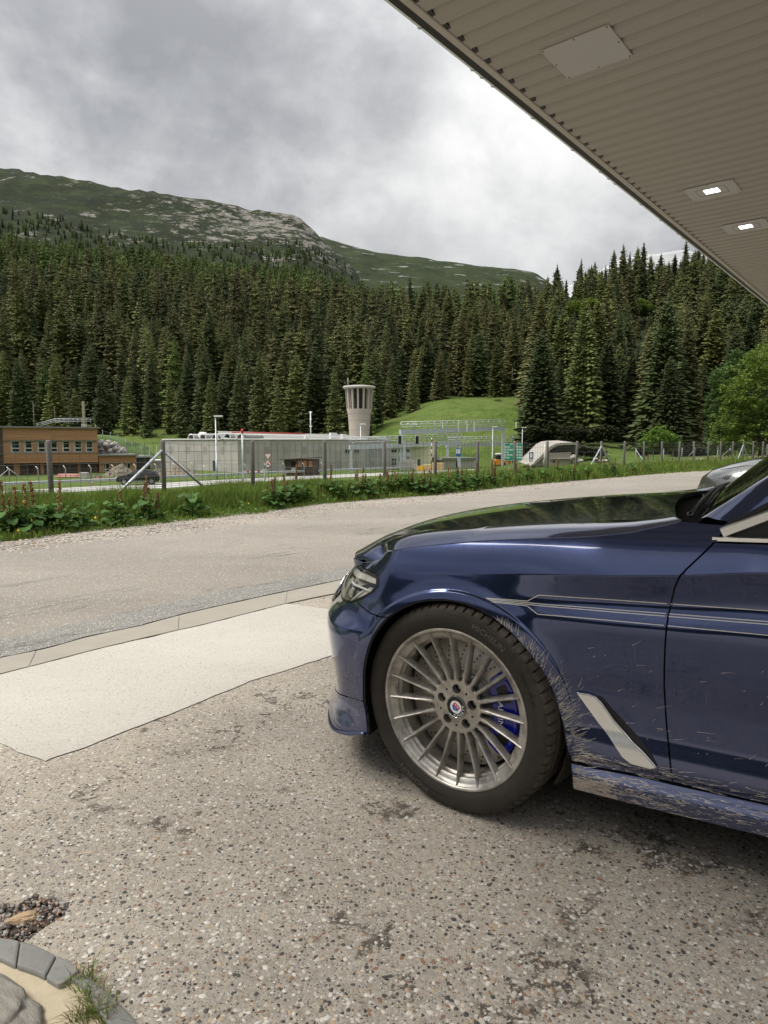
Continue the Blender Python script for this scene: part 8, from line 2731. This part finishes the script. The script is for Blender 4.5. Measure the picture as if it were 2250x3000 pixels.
# caliper: on the rear side of the disc
def arcpoly(r0, r1, a0, a1, n=14, inset=0):
    P_ = [(r0, a0 + (a1 - a0) * k / n) for k in range(n + 1)] + [(r1, a1 + (a0 - a1) * k / n) for k in range(n + 1)]
    return [(-r * cos(radians(a)), 0, r * sin(radians(a))) for r, a in P_]
cal = bpy.data.objects.new('brake_caliper', None)
bpy.data.objects.remove(cal)
outl = [(-r * cos(radians(a)), 0, r * sin(radians(a))) for r, a in [(.122, -44), (.150, -48), (.188, -46), (.214, -40), (.216, -20), (.214, 0), (.216, 22), (.213, 40), (.186, 45), (.150, 46), (.126, 40), (.118, 20), (.113, 0), (.118, -22)]]
cal = MB().prism(outl, (0, -.150, 0), (0, -.060, 0)).build('brake_caliper', CALB, wheel); bevel(cal, .008, 3)
for a0, a1 in ((14, 33), (-38, -18)):
    bevel(MB().prism(arcpoly(.150, .190, a0, a1, 6), (0, -.10, 0), (0, -.0585, 0)).build('caliper_window', RUB, wheel), .003)
bevel(MB().prism(arcpoly(.195, .207, -36, 36, 12), (0, -.10, 0), (0, -.054, 0)).build('caliper_rib', CALB, wheel), .004)
bevel(MB().prism(arcpoly(.121, .146, -16, 16, 8), (0, -.10, 0), (0, -.054, 0)).build('caliper_pad_cover', CALB, wheel), .004)
vs, fs = text_geo('ALPINA', .026, 0, 2, 1.05); c = (min(v.x for v in vs) + max(v.x for v in vs)) / 2
MB().add([(-(.128 + .016 + v.y - .004), -.0530, .000 - (v.x - c) * 1.15 - .008) for v in vs], fs).build('lettering', M['sign_white'], wheel, fix=False)
# other wheels
for (x, y, r) in ((-2.975, 0, 0), (0, mirror_y(0), pi), (-2.975, mirror_y(0), pi)):
    w2 = bpy.data.objects.new('wheel', None); COL.objects.link(w2); w2.parent = car; w2.location = (x, y, .343); w2.rotation_euler = (0, 0, r)
    for ch in list(wheel.children):
        if ch.name.startswith(('tyre', 'rim', 'brake_disc')):
            c_ = ch.copy(); COL.objects.link(c_); c_.parent = w2
            for g_ in ch.children:
                if g_.name.startswith(('spokes', 'hub_disc')): d_ = g_.copy(); COL.objects.link(d_); d_.parent = c_

# ---- mud thrown up behind the front wheel
def mud():
    rnd = random.Random(9); mb = MB()
    def streak(q, z, a, ln, w):
        n = max(2, int(ln / .006)); q0, z0 = q, z
        k = 0
        while k < n:
            seg = rnd.randrange(1, 4)
            if rnd.random() < .62:
                V = []
                for s in range(seg + 1):
                    t = (k + s) / n; qq = q0 + cos(a) * ln * t; zz_ = z0 + sin(a) * ln * t + .0006 * rnd.uniform(-1, 1)
                    ww = w * (1 - .55 * t) * rnd.uniform(.5, 1.3)
                    for sd in (-1, 1):
                        x2, z2_ = qq - sin(a) * ww * sd, zz_ + cos(a) * ww * sd; V.append(Vector(S(x2, z2_)) + Sn(x2, z2_) * .0008)
                mb.add(V, [(2 * i, 2 * i + 2, 2 * i + 3, 2 * i + 1) for i in range(seg)], 0, True)
            k += seg
    edge = fine(ARCHR[:11], 200)
    for _ in range(400):
        k = int(rnd.random() ** 1.5 * 150); q, z = edge[k]
        ang = radians(interp(z, [.26, .40, .50, .60, .68], [168, 145, 118, 100, 75]) + rnd.gauss(0, 10))
        d = abs(rnd.gauss(0, 1)) * interp(z, [.26, .45, .58, .66], [.045, .032, .022, .012])
        q -= d * rnd.random() + .002; z += d * .3 * rnd.random()
        streak(q, z, ang, rnd.uniform(.004, .034) * interp(z, [.26, .45, .6, .68], [1.1, 1.2, .9, .4]), rnd.uniform(.0004, .0009))
    for _ in range(420):      # sill
        q = -.39 - rnd.random() ** 1.4 * .55; z = rnd.uniform(.186, .250) if rnd.random() < .6 else rnd.uniform(.262, .30)
        streak(q, z, radians(180 + rnd.gauss(0, 7)), rnd.uniform(.008, .05), rnd.uniform(.0004, .0010))
    for _ in range(60):      # flecks on the door and fender
        q = rnd.uniform(-1.15, -.42); z = rnd.uniform(.33, .66)
        streak(q, z, radians(rnd.choice([170, 160, 178, 150]) + rnd.gauss(0, 8) + (-35 if rnd.random() < .25 else 0)), rnd.uniform(.003, .035), rnd.uniform(.0004, .0008))
    for _ in range(160):
        q = rnd.uniform(.33, .48); z = rnd.uniform(.20, .42); streak(q, z, radians(rnd.uniform(60, 120)), rnd.uniform(.001, .006), .0005)
    o = mb.build('mud_splashes', mat('dried_mud', (0.54, 0.49, 0.43), .8, 0, .2, 60), car, fix=False); o['kind'] = 'stuff'


mud()
# ================================================================== SILVER CAR beyond
def grey_car():
    gc = thing('silver_car', 'silver grey sports car parked behind the blue car, only its nose visible', 'car')
    GP = bsdf('silver_grey_paint', (0.24, 0.24, 0.235), 0.2, 0.75, 0.5, 1.0, 0.02)[0]
    Y0 = 8.9
    P0 = at(2262, 1420, Y0); P0.z = 0
    gc.location = P0; gc.scale = (1.12, 1, 1.12); gc.rotation_euler = (0, 0, radians(146))
    Hf = .93; Wd = 1.9
    # bonnet and wings as one loft: x forward, y outward (near side positive), sections from the nose back
    secs = []
    prof = [(0.62, .44), (.60, .60), (.52, .74), (.38, .83), (.18, .895), (-.10, .935), (-.50, .965), (-.90, .985), (-1.10, .99)]
    top = [.52, .66, .755, .82, .885, .935, .975, 1.0, 1.01]
    rows = []
    for (x, side), tp in zip([(.62, .52), (.56, .70), (.44, .83), (.26, .91), (.02, .95), (-.3, .965), (-.7, .965), (-1.1, .96), (-1.5, .96), (-2.6, .95), (-3.4, .93), (-3.75, .80)], top + [.97, .95, .88]):
        r = []
        for k in range(25):
            t = k / 24; a = pi * t
            y = cos(a); yy = math.copysign(abs(y) ** .55, y) * side
            z = .20 + (tp - .20) * (sin(a) ** .42)
            # wings stand a little proud
            z += .03 * exp(-((abs(y) - .80) / .16) ** 2) * (1 if x > -1.2 else .3)
            r.append((x - .10 * (1 - abs(y)) * 0 + .16 * (1 - y * y) * (1 if x > 0 else 0), yy, z))
        rows.append(r)
    n = 25; V = [Vector(p) for r in rows for p in r]; F_ = []
    for j in range(len(rows) - 1):
        for i in range(n - 1):
            c = (V[j * n + i] + V[(j + 1) * n + i + 1]) / 2
            if abs(c.y) > .78 and c.z < .66 and abs(c.x + .42) < .34: continue
            if abs(c.y) > .78 and c.z < .66 and abs(c.x + 3.0) < .34: continue
            F_.append((j * n + i, j * n + i + 1, (j + 1) * n + i + 1, (j + 1) * n + i))
    MB().add(V, F_, 0, True).build('body', GP, gc, fix=False)
    MB().lathe([(0, 0), (.30, 0), (.335, -.01), (.34, -.2), (0, -.2)], 32, Matrix.Translation((-.42, .93, .34)) @ Matrix.Rotation(-pi / 2, 4, 'X')).build('wheel', TYRE, gc)
    MB().lathe([(0, 0), (.30, 0), (.335, -.01), (.34, -.2), (0, -.2)], 32, Matrix.Translation((-3.0, .93, .34)) @ Matrix.Rotation(-pi / 2, 4, 'X')).build('wheel', TYRE, gc)
    # details placed on the near front corner of the body
    from mathutils.bvhtree import BVHTree
    bpy.context.view_layer.update()
    bt = BVHTree.FromPolygons(V, F_); MW = Matrix.LocRotScale(gc.location, gc.rotation_euler, gc.scale); MI = MW.inverted()
    def hit(px, py, off=.004):
        o_ = MI @ Vector((0, 0, H)); d_ = (MI.to_3x3() @ ray(px, py)).normalized(); h = bt.ray_cast(o_, d_)
        return (h[0] - d_ * off) if h[0] is not None else None
    def decal(name, pts, m, off=.004):
        P_ = [hit(*p, off) for p in pts]
        if all(p is not None for p in P_): return MB().prism(P_, (0, 0, 0), (0, 0, -.004)).build(name, m, gc)
    v_ = decal('side_vent', [(2106, 1392), (2142, 1393), (2132, 1404), (2100, 1403)], RUB)
    for k in range(7):
        P_ = [hit(2105 + k * 5, 1403, .008), hit(2109 + k * 5, 1392.5, .008)]
        if v_ and all(p is not None for p in P_): MB().tube(P_, .002, 4).build('vent_fin', M['galv'], v_)
    for pts in ([(2160, 1371), (2172, 1382), (2184, 1397), (2194, 1412)], [(2112, 1376), (2140, 1372), (2180, 1365), (2230, 1362)]):
        P_ = [hit(*p, .002) for p in pts]
        if all(p is not None for p in P_): MB().tube(P_, .004, 5).build('panel_joint', RUB, gc)
    # vent, lamp, joint line, cowl, screen, roof
    for s in (1, -1):
        hl = MB().tube([(.50, .60 * s, .63), (.43, .70 * s, .66), (.34, .78 * s, .69)], [.02, .035, .02], 10).build('headlight', CGLASS, gc)
        vt = MB().add([(-.02, .845 * s, .862), (-.22, .875 * s, .885), (-.26, .83 * s, .905), (-.06, .80 * s, .885)], [(0, 1, 2, 3)]).build('wing_vent', RUB, gc)
        for k in range(5): MB().box((-.06 - .045 * k, .84 * s, .888 + .005 * k), (.008, .07, .008)).build('vent_fin', RUB, vt)
        MB().tube([(.30, .60 * s, .80), (-.1, .66 * s, .905), (-.6, .70 * s, .955), (-1.05, .72 * s, .975)], .004, 5).build('bonnet_joint', RUB, gc)
        MB().tube([(-.62, .955 * s, .60), (-.66, .95 * s, .75), (-.70, .90 * s, .90), (-1.0, .80 * s, .97)], .004, 5).build('wing_joint', RUB, gc)
    rows = []
    for j in range(10):
        b = j / 9; r = []
        for k in range(17):
            t = k / 16; y = 1 - 2 * t; c = 1 - y * y
            x = interp(b, [0, .45, .6, 1], [-1.0, -1.75, -2.2, -3.4]) + .16 * c * (1 - b); z = interp(b, [0, .2, .45, .6, 1], [.955, 1.10, 1.28, 1.28, .98]) + .04 * c
            r.append((x, y * lerp(.78, .60, sin(pi * b)), z))
        rows.append(r)
    V = [Vector(p) for r in rows for p in r]; n = 17
    MB().add(V, [(j * n + i, j * n + i + 1, (j + 1) * n + i + 1, (j + 1) * n + i) for j in range(9) for i in range(n - 1)], 0, True).build('cabin_glass', CGLASS, gc, fix=False)
    MB().tube([(-.98, .70, .975), (-1.05, .2, 1.03), (-1.12, -.3, 1.06)], [.012, .01, .006], 6).build('wiper', RUB, gc)
    return gc


grey_car()
# ================================================================== BLACK SUV on the main road
def suv():
    Y = 76; a = at(407, 1423, Y); d = (RN[3] - RN[2]).normalized() if False else Vector((1, .32, 0)).normalized()
    o = thing('black_suv', 'black sport utility car driving left on the main road behind the fence', 'car', (a.x, Y, ZR + .06), radians(180 + 15))
    BP = bsdf('black_car_paint', (0.006, 0.006, 0.007), 0.2, 0.0, 0.5, 1.0)[0]
    # x forward (nose at +2.35), y = +-; side profile
    prof = [(2.32, .35), (2.36, .62), (2.30, .86), (2.05, .98), (1.45, 1.06), (1.15, 1.10), (.55, 1.48), (.15, 1.62), (-.6, 1.68), (-1.4, 1.62), (-1.9, 1.42), (-2.22, 1.12), (-2.34, .95), (-2.34, .5), (-2.25, .32)]
    low = []
    W_ = .93; rows = []
    for (y, k) in ((-W_, 0), (-W_ * .98, .4), (-W_ * .82, 1), (0, 1.02), (W_ * .82, 1), (W_ * .98, .4), (W_, 0)):
        r = []
        for (x, z) in prof:
            belt = 1.06
            yy = y
            if z > belt: yy = y * lerp(1, .74, (z - belt) / .6); zz = z if k >= .4 else z - (z - belt) * .12
            else: zz = z
            if abs(y) >= W_ * .97 and z <= belt: zz = z - .02
            r.append((x - (0.10 * (abs(y) / W_) ** 3) * (1 if x > 0 else -1) * (1 if abs(x) > 1.8 else 0), yy, zz))
        rows.append(r)
    n = len(prof); V = [Vector(p) for r in rows for p in r]
    F_ = [(j * n + i, j * n + i + 1, (j + 1) * n + i + 1, (j + 1) * n + i) for j in range(6) for i in range(n - 1)]
    mb = MB().add(V, F_, 0, False)
    for s in (0, 6):
        mb.add([rows[s][i] for i in range(n)], [tuple(range(n))])
    b = mb.build('body', BP, o); bevel(b, .05, 2)
    R_ = Matrix.Rotation(-pi / 2, 4, 'X')
    for s in (1, -1):
        y = W_ + .004
        MB().prism([(1.0, y * s * .965, 1.10), (.50, y * s * .90, 1.42), (-.3, y * s * .87, 1.50), (-1.2, y * s * .875, 1.48), (-1.75, y * s * .95, 1.15)], (0, 0, 0), (0, .01 * s, 0)).build('side_window', CGLASS, o)
        MB().box((-.35, y * s * .90, 1.3), (.07, .05, .42)).build('pillar', BP, o)
        for x in (1.45, -1.42):
            T_ = Matrix.Translation((x, (y + .012) * s, .36)) @ (R_ if s > 0 else Matrix.Rotation(pi / 2, 4, 'X'))
            w = MB().lathe([(.24, .0), (.34, -.01), (.37, -.05), (.37, -.25)], 28, T_).build('wheel', RUB, o)
            MB().lathe([(0, .005), (.05, .01), (.24, -.01)], 20, T_).build('rim', mat('dark_alloy', (.14, .14, .145), .4, .8, 0) if 'dark_alloy' not in bpy.data.materials else bpy.data.materials['dark_alloy'], w)
            for k in range(5):
                q = k * 1.2566; M_ = T_ @ Matrix.Rotation(q, 4, 'Z'); MB().prism([M_ @ Vector(p) for p in ((.03, -.03, .014), (.235, -.022, .0), (.235, .022, .0), (.03, .03, .014))], (0, 0, 0), (0, .006 * s, 0)).build('spoke', M['galv'], w)
        MB().prism([(2.20, y * s * .95, .90), (2.34, y * s * .70, .86), (2.36, y * s * .72, .76), (2.22, y * s * .96, .80)], (0, 0, 0), (.012, 0, 0)).build('headlight', M['white'], o)
        MB().prism([(-2.10, y * s, .98), (-2.34, y * s * .80, .98), (-2.35, y * s * .80, .88), (-2.12, y * s, .90)], (0, 0, 0), (-.03, .01 * s, 0)).build('tail_lamp', M['red'], o)
        MB().box((1.0, 1.02 * s, 1.12), (.14, .16, .12)).build('mirror', BP, o)
        MB().box((0, (y + .004) * s, .42), (2.1, .03, .05)).build('sill', M['galv_dull'], o)
    MB().prism([(1.14, -.72, 1.13), (1.14, .72, 1.13), (.46, .60, 1.54), (.46, -.60, 1.54)], (0.012, 0, .012), (.02, 0, .02)).build('windscreen', CGLASS, o)
    MB().box((2.37, 0, .62), (.03, .9, .3)).build('grille', M['galv_dull'], o); MB().box((2.395, 0, .48), (.015, .5, .11)).build('number_plate', M['white'], o)
suv()
